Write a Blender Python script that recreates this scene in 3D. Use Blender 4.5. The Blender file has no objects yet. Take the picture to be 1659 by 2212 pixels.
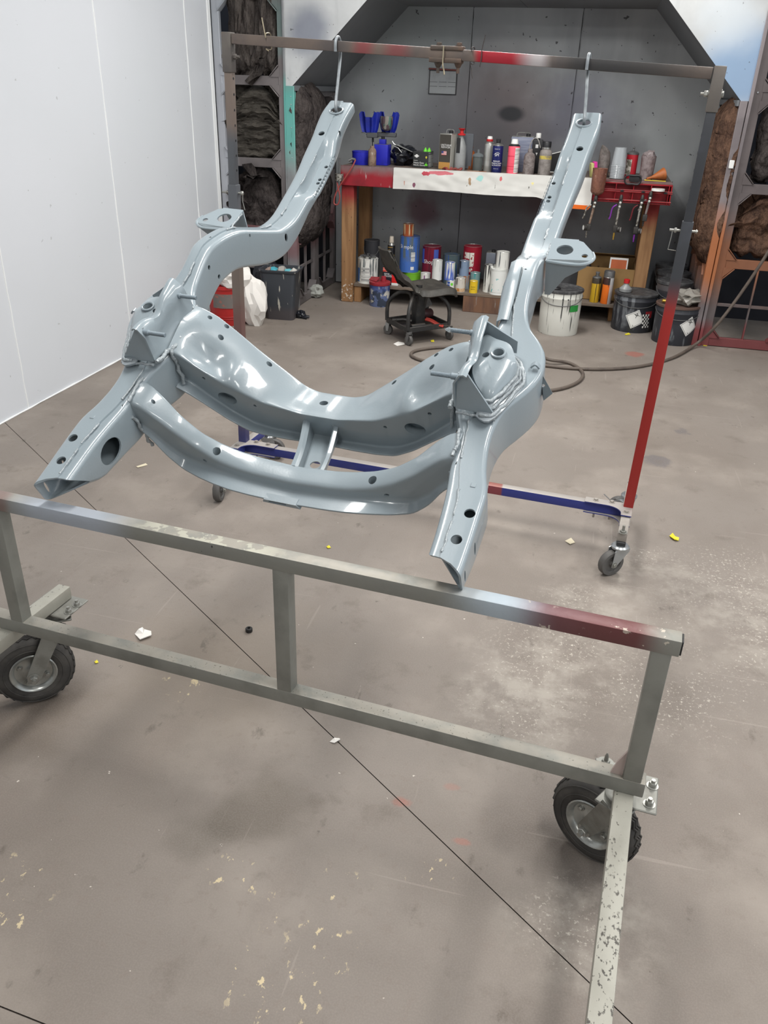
import bpy, bmesh, math, random
import numpy as np
from mathutils import Vector, Matrix, noise as mnoise

scene = bpy.context.scene
COL = scene.collection
rnd = random.Random(7)

# ------------------------------------------------------------------ camera
RC_ = np.array([[0.96938470, 0.13812476, -0.20301442], [0.24382937, -0.44386294, 0.86228355], [0.02899213, -0.88538536, -0.46395282]])            # rows: world axes in camera coordinates (x right, y down, z forward)
FPX = 1752.297
CAMP = np.array([0.0, 0.0, 1.58])
cam = bpy.data.cameras.new('camera')
cam.sensor_fit = 'VERTICAL'
cam.sensor_height = 36.0
cam.lens = FPX * 36.0 / 2212.0
cam.clip_start = 0.05
camo = bpy.data.objects.new('camera', cam)
COL.objects.link(camo)
r_, d_, f_ = RC_[:, 0], RC_[:, 1], RC_[:, 2]
camo.matrix_world = Matrix(((r_[0], -d_[0], -f_[0], CAMP[0]),
                            (r_[1], -d_[1], -f_[1], CAMP[1]),
                            (r_[2], -d_[2], -f_[2], CAMP[2]),
                            (0, 0, 0, 1)))
scene.camera = camo

# ------------------------------------------------------------------ view, world and lamps
vs = scene.view_settings
vs.view_transform = 'Standard'
vs.look = 'None'
vs.gamma = 1.0
vs.use_curve_mapping = False
vs.exposure = 0.25
world = bpy.data.worlds.new('daylight')
scene.world = world
world.use_nodes = True
bgn = world.node_tree.nodes['Background']
bgn.inputs[0].default_value = (0.84, 0.92, 1.0, 1)
bgn.inputs[1].default_value = 1.3

LAMPS = [(-1.05, 1.9, 2.98), (-1.05, 4.3, 2.98), (0.75, 1.3, 2.98), (0.75, 4.0, 2.98), (2.5, 2.4, 2.98), (-0.6, -1.4, 2.98), (2.2, -1.4, 2.98), (-0.6, 5.35, 2.98)]  # fixtures out of view, added to match the light; last one brightens the alcove
for i, (x, y, z) in enumerate(LAMPS):
    ld = bpy.data.lights.new('tube_lamp', 'AREA')
    ld.shape = 'RECTANGLE'; ld.size = 0.30; ld.size_y = 1.2
    ld.energy = 34.0
    ld.color = (1.0, 0.985, 0.955)
    lo = bpy.data.objects.new('tube_lamp', ld)
    lo.location = (x, y, z)
    COL.objects.link(lo)

# ------------------------------------------------------------------ pixel to place helpers (1659 x 2212 photograph)
def ray(u, v): return RC_ @ np.array([u - 829.5, v - 1106.0, FPX])
def fl(u, v, z=0.0):
    r = ray(u, v); return Vector(CAMP + r * ((z - CAMP[2]) / r[2]))
def atY(u, v, Y):
    r = ray(u, v); return Vector(CAMP + r * (Y / r[1]))
def atX(u, v, X):
    r = ray(u, v); return Vector(CAMP + r * (X / r[0]))

# ------------------------------------------------------------------ materials
def _math(nt, op, a, b=None, clamp=False):
    n = nt.nodes.new('ShaderNodeMath'); n.operation = op; n.use_clamp = clamp
    for i, v in enumerate((a, b)):
        if v is None: continue
        if isinstance(v, (int, float)): n.inputs[i].default_value = v
        else: nt.links.new(v, n.inputs[i])
    return n.outputs[0]

def _sstep(nt, x, a, b):
    n = nt.nodes.new('ShaderNodeMapRange'); n.interpolation_type = 'SMOOTHSTEP'
    nt.links.new(x, n.inputs[0])
    n.inputs[1].default_value = a; n.inputs[2].default_value = b
    if a > b:
        n.inputs[1].default_value = b; n.inputs[2].default_value = a
        n.inputs[3].default_value = 1.0; n.inputs[4].default_value = 0.0
    return n.outputs[0]

def _mapped(nt, co, sc, off=(0, 0, 0), rot=(0, 0, 0)):
    n = nt.nodes.new('ShaderNodeMapping')
    nt.links.new(co, n.inputs[0])
    n.inputs[1].default_value = off
    n.inputs[2].default_value = rot
    n.inputs[3].default_value = sc if isinstance(sc, (tuple, list)) else (sc, sc, sc)
    return n.outputs[0]

def _mask(nt, co, L):
    k = L['t']
    if k == 'noise':
        n = nt.nodes.new('ShaderNodeTexNoise')
        nt.links.new(_mapped(nt, co, L.get('sc', 5), L.get('off', (0, 0, 0)), L.get('rot', (0, 0, 0))), n.inputs['Vector'])
        n.inputs['Scale'].default_value = 1.0
        n.inputs['Detail'].default_value = L.get('det', 4)
        n.inputs['Roughness'].default_value = L.get('rg', .55)
        n.inputs['Distortion'].default_value = L.get('dist', 0)
        m = _sstep(nt, n.outputs[0], L['lo'], L['hi'])
    elif k == 'vor':
        n = nt.nodes.new('ShaderNodeTexVoronoi'); n.feature = L.get('feat', 'F1')
        nt.links.new(_mapped(nt, co, L.get('sc', 5), L.get('off', (0, 0, 0))), n.inputs['Vector'])
        n.inputs['Scale'].default_value = 1.0
        m = _sstep(nt, n.outputs[0], L['lo'], L['hi'])
    elif k == 'band':
        s = nt.nodes.new('ShaderNodeSeparateXYZ'); nt.links.new(co, s.inputs[0])
        x = s.outputs[L['ax']]
        if L.get('wob'):
            n = nt.nodes.new('ShaderNodeTexNoise'); nt.links.new(co, n.inputs['Vector'])
            n.inputs['Scale'].default_value = L.get('wsc', 8)
            x = _math(nt, 'ADD', x, _math(nt, 'MULTIPLY', _math(nt, 'SUBTRACT', n.outputs[0], .5), L['wob']))
        a, b, c, d = L['r']
        m = _math(nt, 'MULTIPLY', _sstep(nt, x, a, b), _sstep(nt, x, d, c))
    elif k == 'ball':
        v = nt.nodes.new('ShaderNodeVectorMath'); v.operation = 'SUBTRACT'
        nt.links.new(co, v.inputs[0]); v.inputs[1].default_value = L['c']
        v2 = nt.nodes.new('ShaderNodeVectorMath'); v2.operation = 'MULTIPLY'
        nt.links.new(v.outputs[0], v2.inputs[0]); v2.inputs[1].default_value = L.get('asp', (1, 1, 1))
        v3 = nt.nodes.new('ShaderNodeVectorMath'); v3.operation = 'LENGTH'; nt.links.new(v2.outputs[0], v3.inputs[0])
        x = v3.outputs['Value']
        if L.get('wob'):
            n = nt.nodes.new('ShaderNodeTexNoise'); nt.links.new(co, n.inputs['Vector'])
            n.inputs['Scale'].default_value = L.get('wsc', 8); n.inputs['Detail'].default_value = 4
            x = _math(nt, 'ADD', x, _math(nt, 'MULTIPLY', _math(nt, 'SUBTRACT', n.outputs[0], .5), L['wob']))
        m = _sstep(nt, x, L['r1'], L['r0'])
    elif k == 'up':      # faces that look upward (dust settles there)
        g = nt.nodes.new('ShaderNodeNewGeometry')
        s = nt.nodes.new('ShaderNodeSeparateXYZ'); nt.links.new(g.outputs['Normal'], s.inputs[0])
        m = _sstep(nt, s.outputs[2], L.get('lo', .5), L.get('hi', .9))
    else:
        raise ValueError(k)
    for sub in L.get('x', ()):
        m = _math(nt, 'MULTIPLY', m, _mask(nt, co, sub))
    return m

def mat(name, col, rough=.5, metal=0.0, layers=(), bump=None, coat=0.0, alpha=None, spec=.5, emit=None, trans=0.0, ior=1.45, coatr=.08):
    m = bpy.data.materials.new(name); m.use_nodes = True
    nt = m.node_tree; b = nt.nodes['Principled BSDF']
    b.inputs['Base Color'].default_value = (*col, 1)
    b.inputs['Roughness'].default_value = rough
    b.inputs['Metallic'].default_value = metal
    b.inputs['Coat Weight'].default_value = coat
    b.inputs['Coat Roughness'].default_value = coatr
    b.inputs['Specular IOR Level'].default_value = spec
    b.inputs['Transmission Weight'].default_value = trans
    b.inputs['IOR'].default_value = ior
    if alpha is not None: b.inputs['Alpha'].default_value = alpha
    if layers or bump:
        tc = nt.nodes.new('ShaderNodeTexCoord'); co = tc.outputs['Object']
    prev = None; prevr = None
    for L in layers:
        mk = _mask(nt, co, L)
        if L.get('f', 1.0) != 1.0: mk = _math(nt, 'MULTIPLY', mk, L['f'])
        if 'c2' in L:
            mx = nt.nodes.new('ShaderNodeMix'); mx.data_type = 'RGBA'
            nt.links.new(mk, mx.inputs[0])
            if prev is None: mx.inputs[6].default_value = (*col, 1)
            else: nt.links.new(prev, mx.inputs[6])
            mx.inputs[7].default_value = (*L['c2'], 1)
            prev = mx.outputs[2]
        if 'ro' in L:
            mx = nt.nodes.new('ShaderNodeMix')
            nt.links.new(mk, mx.inputs[0])
            if prevr is None: mx.inputs[2].default_value = rough
            else: nt.links.new(prevr, mx.inputs[2])
            mx.inputs[3].default_value = L['ro']
            prevr = mx.outputs[0]
    if prev is not None: nt.links.new(prev, b.inputs['Base Color'])
    if prevr is not None: nt.links.new(prevr, b.inputs['Roughness'])
    if bump:
        n = nt.nodes.new('ShaderNodeTexNoise')
        nt.links.new(_mapped(nt, co, bump.get('sc', 50)), n.inputs['Vector'])
        n.inputs['Scale'].default_value = 1.0
        n.inputs['Detail'].default_value = bump.get('det', 3)
        bp = nt.nodes.new('ShaderNodeBump')
        bp.inputs['Strength'].default_value = bump.get('s', .2)
        bp.inputs['Distance'].default_value = bump.get('d', .01)
        nt.links.new(n.outputs[0], bp.inputs['Height'])
        nt.links.new(bp.outputs[0], b.inputs['Normal'])
    return m

def srgb(r, g, b):
    f = lambda c: (c / 255 / 12.92) if c / 255 <= .04045 else ((c / 255 + .055) / 1.055) ** 2.4
    return (f(r), f(g), f(b))

# ------------------------------------------------------------------ objects
ORG = {}
def tag(o, label=None, cat=None, group=None, kind=None):
    if label: o['label'] = label
    if cat: o['category'] = cat
    if group: o['group'] = group
    if kind: o['kind'] = kind
    return o

def thing(name, label, cat, loc=(0, 0, 0), rz=0.0, group=None, kind=None):
    o = bpy.data.objects.new(name, None)
    o.empty_display_size = .1
    COL.objects.link(o)
    o.location = loc; o.rotation_euler = (0, 0, rz)
    ORG[o.name] = Vector(loc)
    return tag(o, label, cat, group, kind)

def obj(name, bm, m, parent=None, smooth=40, world=False, label=None):
    """link a bmesh as one mesh object; world=True: the mesh is in world space and parent is an unrotated thing"""
    me = bpy.data.meshes.new(name)
    if isinstance(bm, bmesh.types.BMesh):
        bmesh.ops.recalc_face_normals(bm, faces=bm.faces)
        bm.to_mesh(me); bm.free()
    else:
        vs_, fs_ = bm; me.from_pydata([tuple(v) for v in vs_], [], fs_); me.update()
    if smooth:
        for p in me.polygons: p.use_smooth = True
        me.set_sharp_from_angle(angle=math.radians(smooth))
    o = bpy.data.objects.new(name, me); COL.objects.link(o)
    if isinstance(m, (list, tuple)):
        for q in m: me.materials.append(q)
    elif m: me.materials.append(m)
    if parent is not None:
        o.parent = parent
        root = parent
        while root.parent is not None: root = root.parent
        if world:
            me.transform(Matrix.Translation(-ORG[root.name]))
    if label: o['label'] = label
    return o

def solo(name, bm, m, label, cat, group=None, loc=None, rz=0.0, smooth=40, world=False):
    """a thing that is one mesh"""
    o = obj(name, bm, m, None, smooth)
    if world:
        bb = [Vector(c) for c in o.bound_box]
        c = Vector((sum(p.x for p in bb) / 8, sum(p.y for p in bb) / 8, min(p.z for p in bb)))
        o.data.transform(Matrix.Translation(-c)); o.location = c
        ORG[o.name] = c
    elif loc is not None:
        o.location = loc; o.rotation_euler = (0, 0, rz); ORG[o.name] = Vector(loc)
    else:
        ORG[o.name] = Vector((0, 0, 0))
    return tag(o, label, cat, group)

def dup(root, loc, rz=0.0, label=None, group=None):
    r = root.copy(); COL.objects.link(r)
    r.location = loc; r.rotation_euler = (0, 0, rz); ORG[r.name] = Vector(loc)
    if label: r['label'] = label
    if group: r['group'] = group
    for ch in list(root.children):
        c = ch.copy(); COL.objects.link(c); c.parent = r
        for g in list(ch.children):
            d = g.copy(); COL.objects.link(d); d.parent = c
    return r

# ------------------------------------------------------------------ mesh builders
def BM(): return bmesh.new()

def frame_of(d, up=(0, 0, 1)):
    d = Vector(d).normalized(); up = Vector(up)
    if abs(d.dot(up)) > .98: up = Vector((0, 1, 0)) if abs(d.y) < .9 else Vector((1, 0, 0))
    s = d.cross(up).normalized(); u = s.cross(d).normalized()
    return d, s, u

def box(bm, c, s, M3=None, bev=0.0, seg=1):
    r = bmesh.ops.create_cube(bm, size=1.0)
    vv = r['verts']
    mt = Matrix.Diagonal((*s, 1))
    if M3 is not None: mt = M3.to_4x4() @ mt
    mt = Matrix.Translation(Vector(c)) @ mt
    bmesh.ops.transform(bm, matrix=mt, verts=vv)
    if bev > 0:
        ed = list({e for v in vv for e in v.link_edges})
        bmesh.ops.bevel(bm, geom=ed, offset=bev, offset_type='OFFSET', segments=seg, affect='EDGES', profile=.6)
    return bm

def box2(bm, lo, hi, bev=0.0, seg=1):
    lo = Vector(lo); hi = Vector(hi)
    return box(bm, (lo + hi) / 2, hi - lo, None, bev, seg)

def beam(bm, p, q, w, h, up=(0, 0, 1), bev=.002, seg=1):
    p = Vector(p); q = Vector(q); d, s, u = frame_of(q - p, up)
    M3 = Matrix((d, s, u)).transposed()
    return box(bm, (p + q) / 2, ((q - p).length, w, h), M3, bev, seg)

def ring_loft(bm, rings, close=True, cap0=True, cap1=True):
    R = [[bm.verts.new(p) for p in r] for r in rings]
    n = len(R[0])
    for a, b in zip(R, R[1:]):
        for i in range(n if close else n - 1):
            j = (i + 1) % n
            try: bm.faces.new((a[i], a[j], b[j], b[i]))
            except ValueError: pass
    if close and cap0: bm.faces.new(list(reversed(R[0])))
    if close and cap1: bm.faces.new(R[-1])
    return R

def lathe(bm, prof, seg=24, M4=None, cap=True):
    rings = []
    for r, z in prof:
        r = max(r, 1e-4)
        rings.append([Vector((r * math.cos(2 * math.pi * i / seg), r * math.sin(2 * math.pi * i / seg), z)) for i in range(seg)])
    if M4 is not None: rings = [[M4 @ p for p in r] for r in rings]
    ring_loft(bm, rings, True, cap, cap)
    return bm

def axis_m(p, d, up=(0, 0, 1)):
    """matrix that puts local z along d at p"""
    d = Vector(d).normalized()
    q = Vector((0, 0, 1)).rotation_difference(d).to_matrix().to_4x4()
    return Matrix.Translation(Vector(p)) @ q

def cyl(bm, p, q, r, seg=16, r2=None):
    p = Vector(p); q = Vector(q); h = (q - p).length
    return lathe(bm, [(r, 0), (r if r2 is None else r2, h)], seg, axis_m(p, q - p))

def smooth_path(pts, n=6, closed=False):
    pts = [Vector(p) for p in pts]; out = []
    m = len(pts)
    rng = range(m if closed else m - 1)
    for i in rng:
        p0 = pts[(i - 1) % m] if (closed or i > 0) else pts[0]
        p1 = pts[i]; p2 = pts[(i + 1) % m]
        p3 = pts[(i + 2) % m] if (closed or i + 2 < m) else pts[-1]
        for k in range(n):
            t = k / n
            out.append(.5 * ((2 * p1) + (-p0 + p2) * t + (2 * p0 - 5 * p1 + 4 * p2 - p3) * t * t + (-p0 + 3 * p1 - 3 * p2 + p3) * t ** 3))
    if not closed: out.append(pts[-1])
    return out

def tube(bm, pts, r, seg=8, closed=False, rf=None):
    pts = [Vector(p) for p in pts]; m = len(pts); rings = []
    ref = None
    for i, p in enumerate(pts):
        a = pts[i - 1] if (i > 0 or closed) else pts[i]
        b = pts[(i + 1) % m] if (i < m - 1 or closed) else pts[i]
        d = (b - a).normalized()
        if ref is None:
            ref = Vector((0, 0, 1)) if abs(d.z) < .9 else Vector((1, 0, 0))
        s = d.cross(ref)
        if s.length < 1e-5: s = d.cross(Vector((.3, .8, .2)))
        s.normalize(); u = s.cross(d).normalized(); ref = u
        rr = r if rf is None else r * rf(i / max(m - 1, 1))
        rings.append([p + rr * (math.cos(2 * math.pi * k / seg) * s + math.sin(2 * math.pi * k / seg) * u) for k in range(seg)])
    if closed:
        rings.append(rings[0]); R = ring_loft(bm, rings, True, False, False)
        bmesh.ops.remove_doubles(bm, verts=bm.verts, dist=1e-6)
    else: ring_loft(bm, rings)
    return bm

def slab(bm, pts, n, t):
    """flat polygon extruded by t along n (list of 3d points)"""
    n = Vector(n).normalized() * t
    a = [bm.verts.new(Vector(p)) for p in pts]; b = [bm.verts.new(Vector(p) + n) for p in pts]
    bm.faces.new(a); bm.faces.new(list(reversed(b)))
    m = len(a)
    for i in range(m): bm.faces.new((a[i], b[i], b[(i + 1) % m], a[(i + 1) % m]))
    return bm

def sheet(bm, grid, t):
    """a grid of points turned into a sheet of thickness t along its own normals"""
    nr = len(grid); nc = len(grid[0])
    G = [[Vector(p) for p in r] for r in grid]
    N = [[None] * nc for _ in range(nr)]
    for i in range(nr):
        for j in range(nc):
            du = G[min(i + 1, nr - 1)][j] - G[max(i - 1, 0)][j]
            dv = G[i][min(j + 1, nc - 1)] - G[i][max(j - 1, 0)]
            c = du.cross(dv)
            N[i][j] = c.normalized() if c.length > 1e-9 else Vector((0, 0, 1))
    A = [[bm.verts.new(G[i][j]) for j in range(nc)] for i in range(nr)]
    B = [[bm.verts.new(G[i][j] - N[i][j] * t) for j in range(nc)] for i in range(nr)]
    for i in range(nr - 1):
        for j in range(nc - 1):
            bm.faces.new((A[i][j], A[i][j + 1], A[i + 1][j + 1], A[i + 1][j]))
            bm.faces.new((B[i][j], B[i + 1][j], B[i + 1][j + 1], B[i][j + 1]))
    for j in range(nc - 1):
        bm.faces.new((A[0][j], B[0][j], B[0][j + 1], A[0][j + 1]))
        bm.faces.new((A[-1][j], A[-1][j + 1], B[-1][j + 1], B[-1][j]))
    for i in range(nr - 1):
        bm.faces.new((A[i][0], A[i + 1][0], B[i + 1][0], B[i][0]))
        bm.faces.new((A[i][-1], B[i][-1], B[i + 1][-1], A[i + 1][-1]))
    return bm

def hexnut(bm, p, d, r, h):
    return lathe(bm, [(r * .92, 0), (r, h * .1), (r, h * .85), (r * .88, h)], 6, axis_m(p, d))

def bolt(bm, p, d, r=.008, h=.006):
    d = Vector(d).normalized(); p = Vector(p)
    lathe(bm, [(r * 1.5, 0), (r * 1.5, .0015)], 14, axis_m(p, d))
    hexnut(bm, p + d * .0015, d, r, h)
    return bm

def jitter(bm, amp, sc, seed=0.0):
    for v in bm.verts:
        n = mnoise.noise_vector(v.co * sc + Vector((seed, seed * 1.7, -seed)))
        v.co += n * amp
    return bm

def boolean_cut(bm_target, bm_cut):
    """difference of two closed meshes, returned as a new bmesh"""
    def mk(b):
        bmesh.ops.recalc_face_normals(b, faces=b.faces)
        me = bpy.data.meshes.new('tmp'); b.to_mesh(me); b.free()
        o = bpy.data.objects.new('tmp', me); COL.objects.link(o); return o
    A = mk(bm_target); B = mk(bm_cut)
    md = A.modifiers.new('b', 'BOOLEAN'); md.operation = 'DIFFERENCE'; md.object = B; md.solver = 'EXACT'
    md.use_self = True
    dg = bpy.context.evaluated_depsgraph_get()
    me = bpy.data.meshes.new_from_object(A.evaluated_get(dg))
    b = bmesh.new(); b.from_mesh(me)
    for o in (A, B):
        d = o.data; bpy.data.objects.remove(o); bpy.data.meshes.remove(d)
    bpy.data.meshes.remove(me)
    return b

def text_mesh(s, size, depth=.0006, align='CENTER'):
    cu = bpy.data.curves.new('txt', 'FONT'); cu.body = s; cu.size = size; cu.align_x = align
    cu.extrude = depth; cu.resolution_u = 2
    o = bpy.data.objects.new('txt', cu); COL.objects.link(o)
    dg = bpy.context.evaluated_depsgraph_get()
    me = bpy.data.meshes.new_from_object(o.evaluated_get(dg))
    bpy.data.objects.remove(o); bpy.data.curves.remove(cu)
    b = bmesh.new(); b.from_mesh(me); bpy.data.meshes.remove(me)
    return b

# ================================================================== the setting
XL, YF, XA, XR, YB, ZC = -2.80, 6.117, -2.205, 0.785, 7.155, 3.0
XRW, YOPEN = 3.6, -3.6

def P2(u, v):
    p = fl(u, v); return (p.x, p.y, 0.0)

# ---- floor: a slab with two saw-cut joints
jA, jB = fl(310, 1200), fl(1270, 2120)
jd = (jB - jA).normalized(); jn = Vector((-jd.y, jd.x, 0))
offs = [0.0]
kA, kB = fl(0, 2174), fl(95, 2212)
kA.z = kB.z = 0
kd = (kB - kA).normalized(); kn = Vector((-kd.y, kd.x, 0))
offs = sorted(offs)
FD = srgb(131, 123, 116)
lay = [
    dict(t='noise', sc=.7, lo=.35, hi=.7, det=5, c2=srgb(116, 107, 99)),
    dict(t='noise', sc=2.3, lo=.45, hi=.75, det=6, c2=srgb(152, 143, 134), f=.7),
    dict(t='noise', sc=(9, 3, 9), lo=.5, hi=.85, det=6, c2=srgb(120, 110, 103), f=.6),
    dict(t='noise', sc=38, lo=.58, hi=.66, det=3, c2=srgb(124, 113, 105), f=.35),
]
def stain(u, v, r0, r1, c, f=.8, wob=.25, asp=(1, 1, 1), x=(), wsc=6):
    lay.append(dict(t='ball', c=P2(u, v), r0=r0, r1=r1, c2=c, f=f, wob=wob, asp=asp, x=x, wsc=wsc))
stain(560, 1745, .06, .16, srgb(92, 84, 74), .5, .2)
stain(430, 1815, .02, .10, srgb(92, 86, 78), .45, .15)
stain(1190, 1780, .05, .22, srgb(92, 84, 78), .55, .2)
stain(1225, 1930, .03, .16, srgb(100, 92, 86), .4, .2)
stain(40, 1560, .05, .25, srgb(104, 92, 80), .5, .3)
stain(120, 1480, .03, .2, srgb(80, 72, 66), .5, .25)
stain(870, 1733, .015, .035, srgb(165, 90, 75), .45, .06, (1, 2, 1), (), 20)
stain(998, 1818, .01, .03, srgb(165, 95, 80), .4, .06, (1, 2, 1), (), 20)
stain(975, 1700, .01, .03, srgb(165, 95, 80), .25, .06, (1, 2, 1), (), 20)
stain(1370, 765, .04, .08, srgb(160, 80, 66), .6, .08, (1, 1, 1), (), 14)
stain(1420, 995, .05, .09, srgb(96, 92, 94), .7, .16, (1, 1, 1), (), 10)
stain(1475, 933, .03, .05, srgb(96, 92, 94), .6, .12, (1, 1, 1), (), 14)
stain(460, 1430, .0, .5, srgb(165, 150, 132), .3, .3)
chip = (dict(t='noise', sc=80, lo=.56, hi=.60, det=8, rg=.8), dict(t='noise', sc=6, lo=.38, hi=.56, det=5))
for (u, v, r) in ((1200, 1420, .36), (1130, 1520, .26), (1240, 1990, .18), (1400, 1200, .14), (1640, 1360, .5), (1600, 1240, .35), (1250, 1300, .2), (1450, 1500, .3)):
    stain(u, v, r * .2, r, srgb(212, 205, 192), .85, .3, (1, 1, 1), chip)
chip2 = (dict(t='noise', sc=(40, 26, 30), lo=.60, hi=.63, det=6, rg=.65),)
for (u, v, r) in ((690, 2040, .10), (600, 2150, .10), (530, 2110, .07), (40, 1930, .12), (500, 1890, .08), (720, 1920, .06), (590, 1980, .06), (395, 1480, .09), (930, 1890, .06)):
    stain(u, v, r * .5, r, srgb(205, 188, 152), .9, .2, (1, 1, 1), chip2)
for (u, v, r) in ((1190, 1440, .42), (1110, 1540, .3), (1640, 1340, .5), (1250, 2000, .25), (1260, 1290, .25), (1400, 1230, .25)):
    stain(u, v, r * .1, r, srgb(170, 163, 153), .55, .35, (1, 1, 1), (dict(t='noise', sc=8, lo=.40, hi=.66, det=7, rg=.7),))
lay.append(dict(t='noise', sc=5.5, off=(9, 2, 0), lo=.56, hi=.72, det=6, rg=.65, c2=srgb(104, 95, 87), f=.55))
lay.append(dict(t='noise', sc=(14, 8, 8), off=(1, 7, 0), rot=(0, 0, .7), lo=.63, hi=.72, det=6, rg=.6, c2=srgb(92, 84, 77), f=.6))
lay.append(dict(t='noise', sc=260, lo=.35, hi=.7, det=2, c2=srgb(150, 142, 134), f=.22))
lay.append(dict(t='noise', sc=44, lo=.735, hi=.75, det=4, c2=srgb(214, 206, 195), f=.85))
lay.append(dict(t='noise', sc=26, off=(3, 8, 0), lo=.72, hi=.75, det=4, c2=srgb(90, 82, 77), f=.7))
lay.append(dict(t='noise', sc=(1.2, 42, 1), rot=(0, 0, .5), lo=.70, hi=.73, det=2, c2=srgb(168, 159, 150), f=.22))
lay.append(dict(t='noise', sc=(36, 1.6, 1), rot=(0, 0, -.35), off=(2, 5, 0), lo=.70, hi=.73, det=2, c2=srgb(168, 159, 150), f=.2))
m_floor = mat('concrete_floor', FD, .62, 0, lay, dict(sc=55, s=.12, d=.006, det=5), spec=.3)
m_joint = mat('joint_dirt', srgb(90, 82, 75), .9)

bm = BM()
y0, y1, x0, x1 = YOPEN - 1.5, 7.6, XL - .25, XRW + .3
gw, gd = .0014, .003
segs = []
FAR = 14
edges = []
for o in offs: edges += [o - gw, o + gw]
cuts = [-30] + edges + [30]
corners = [Vector((x0, y0, 0)), Vector((x1, y0, 0)), Vector((x1, y1, 0)), Vector((x0, y1, 0))]
def clip(poly, o, keep_greater, A=None, N=None):
    out = []
    A = jA if A is None else A; N = jn if N is None else N
    g = lambda p: (p - A).dot(N) - o
    for i, p in enumerate(poly):
        q = poly[(i + 1) % len(poly)]
        a, b = g(p), g(q)
        ina = a >= 0 if keep_greater else a <= 0
        inb = b >= 0 if keep_greater else b <= 0
        if ina: out.append(p)
        if ina != inb: out.append(p + (q - p) * (a / (a - b)))
    return out
jA.z = 0
for k in range(len(cuts) - 1):
    poly = clip(clip(corners, cuts[k], True), cuts[k + 1], False)
    if len(poly) < 3: continue
    for q, (lo_, hi_) in enumerate(((-30, -gw), (-gw, gw), (gw, 30))):
        pl_ = clip(clip(poly, lo_, True, kA, kn), hi_, False, kA, kn)
        if len(pl_) < 3: continue
        low_ = k % 2 == 1 or q == 1
        f = bm.faces.new([bm.verts.new((p.x, p.y, -gd if low_ else 0)) for p in pl_]); f.material_index = 1 if low_ else 0
box2(bm, (x0, y0, -.12), (x1, y1, -.02))
floor = obj('floor', bm, [m_floor, m_joint], None, 0)
tag(floor, kind='structure')

# ---- left wall: white panels with caulked joints
m_white = mat('white_panel', srgb(210, 213, 218), .33, 0, [
    dict(t='noise', sc=.5, lo=.35, hi=.7, det=3, c2=srgb(203, 207, 211), f=.7),
    dict(t='noise', sc=24, lo=.74, hi=.76, det=2, c2=srgb(150, 150, 150), f=.5)], dict(sc=3, s=.08, d=.02), spec=.4)
m_caulk = mat('caulk', srgb(236, 238, 238), .4)
m_dustdark = mat('wall_foot_dirt', srgb(120, 112, 106), .8)
bm = BM(); box2(bm, (XL - .12, YOPEN, 0), (XL - .012, 6.11, ZC))
wl = obj('wall_left', bm, m_white, None, 0); tag(wl, kind='structure'); ORG[wl.name] = Vector((0, 0, 0))
ys = [6.09, 5.716, 4.62]
while ys[-1] > YOPEN: ys.append(ys[-1] - 1.096)
ys[-1] = YOPEN
for a, b in zip(ys[1:], ys):
    bm = BM(); box2(bm, (XL - .0122, a + .0015, 0.0), (XL, b - .0015, ZC), .0015)
    obj('panel', bm, m_white, wl)
for y in ys[1:-1]:
    bm = BM()
    tube(bm, [(XL, y + rnd.uniform(-.002, .002), z) for z in np.linspace(.0, ZC, 40)], .005, 6, rf=lambda t: .8 + .4 * mnoise.noise(Vector((t * 30, y, 0))))
    obj('joint_bead', bm, m_caulk, wl)
bm = BM()
tube(bm, [(XL + .004, y, .003 + rnd.uniform(0, .002)) for y in np.linspace(YOPEN, 6.05, 120)], .006, 6, rf=lambda t: .8 + .7 * mnoise.noise(Vector((t * 70, 3, 0))))
obj('foot_bead', bm, m_caulk, wl)
bm = BM(); box2(bm, (XL - .02, 6.06, 0), (XL + .006, 6.11, ZC), .004)
obj('edge_trim', bm, m_caulk, wl)

# ---- right wall and front wall (outside the view), ceiling
bm = BM()       # right wall; its door opening is added to let daylight in
box2(bm, (XRW, YOPEN, 0), (XRW + .12, -1.6, ZC)); box2(bm, (XRW, 2.6, 0), (XRW + .12, YB + .2, ZC)); box2(bm, (XRW, -1.6, 2.7), (XRW + .12, 2.6, ZC))
tag(obj('wall_right', bm, m_white, None, 0), kind='structure')
bm = BM(); box2(bm, (XL - .12, YOPEN - .12, 0), (XRW + .12, YOPEN, ZC))
tag(obj('wall_front', bm, mat('front_wall_grey', srgb(112, 114, 116), .6), None, 0), kind='structure')  # unseen wall, closed and grey so front-facing parts reflect a dark surface
bm = BM(); box2(bm, (XL - .12, YOPEN - .12, ZC), (XRW + .12, YF + .06, ZC + .1)); ce = tag(obj('ceiling', bm, m_white, None, 0), kind='structure')
ORG[ce.name] = Vector((0, 0, 0))
m_fix = mat('lamp_housing', (.8, .8, .8), .4)
for (x, y, z) in LAMPS:
    bm = BM(); box2(bm, (x - .2, y - .66, z + .002), (x + .2, y + .66, ZC)); obj('lamp_housing', bm, m_fix, ce, 0)

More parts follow.
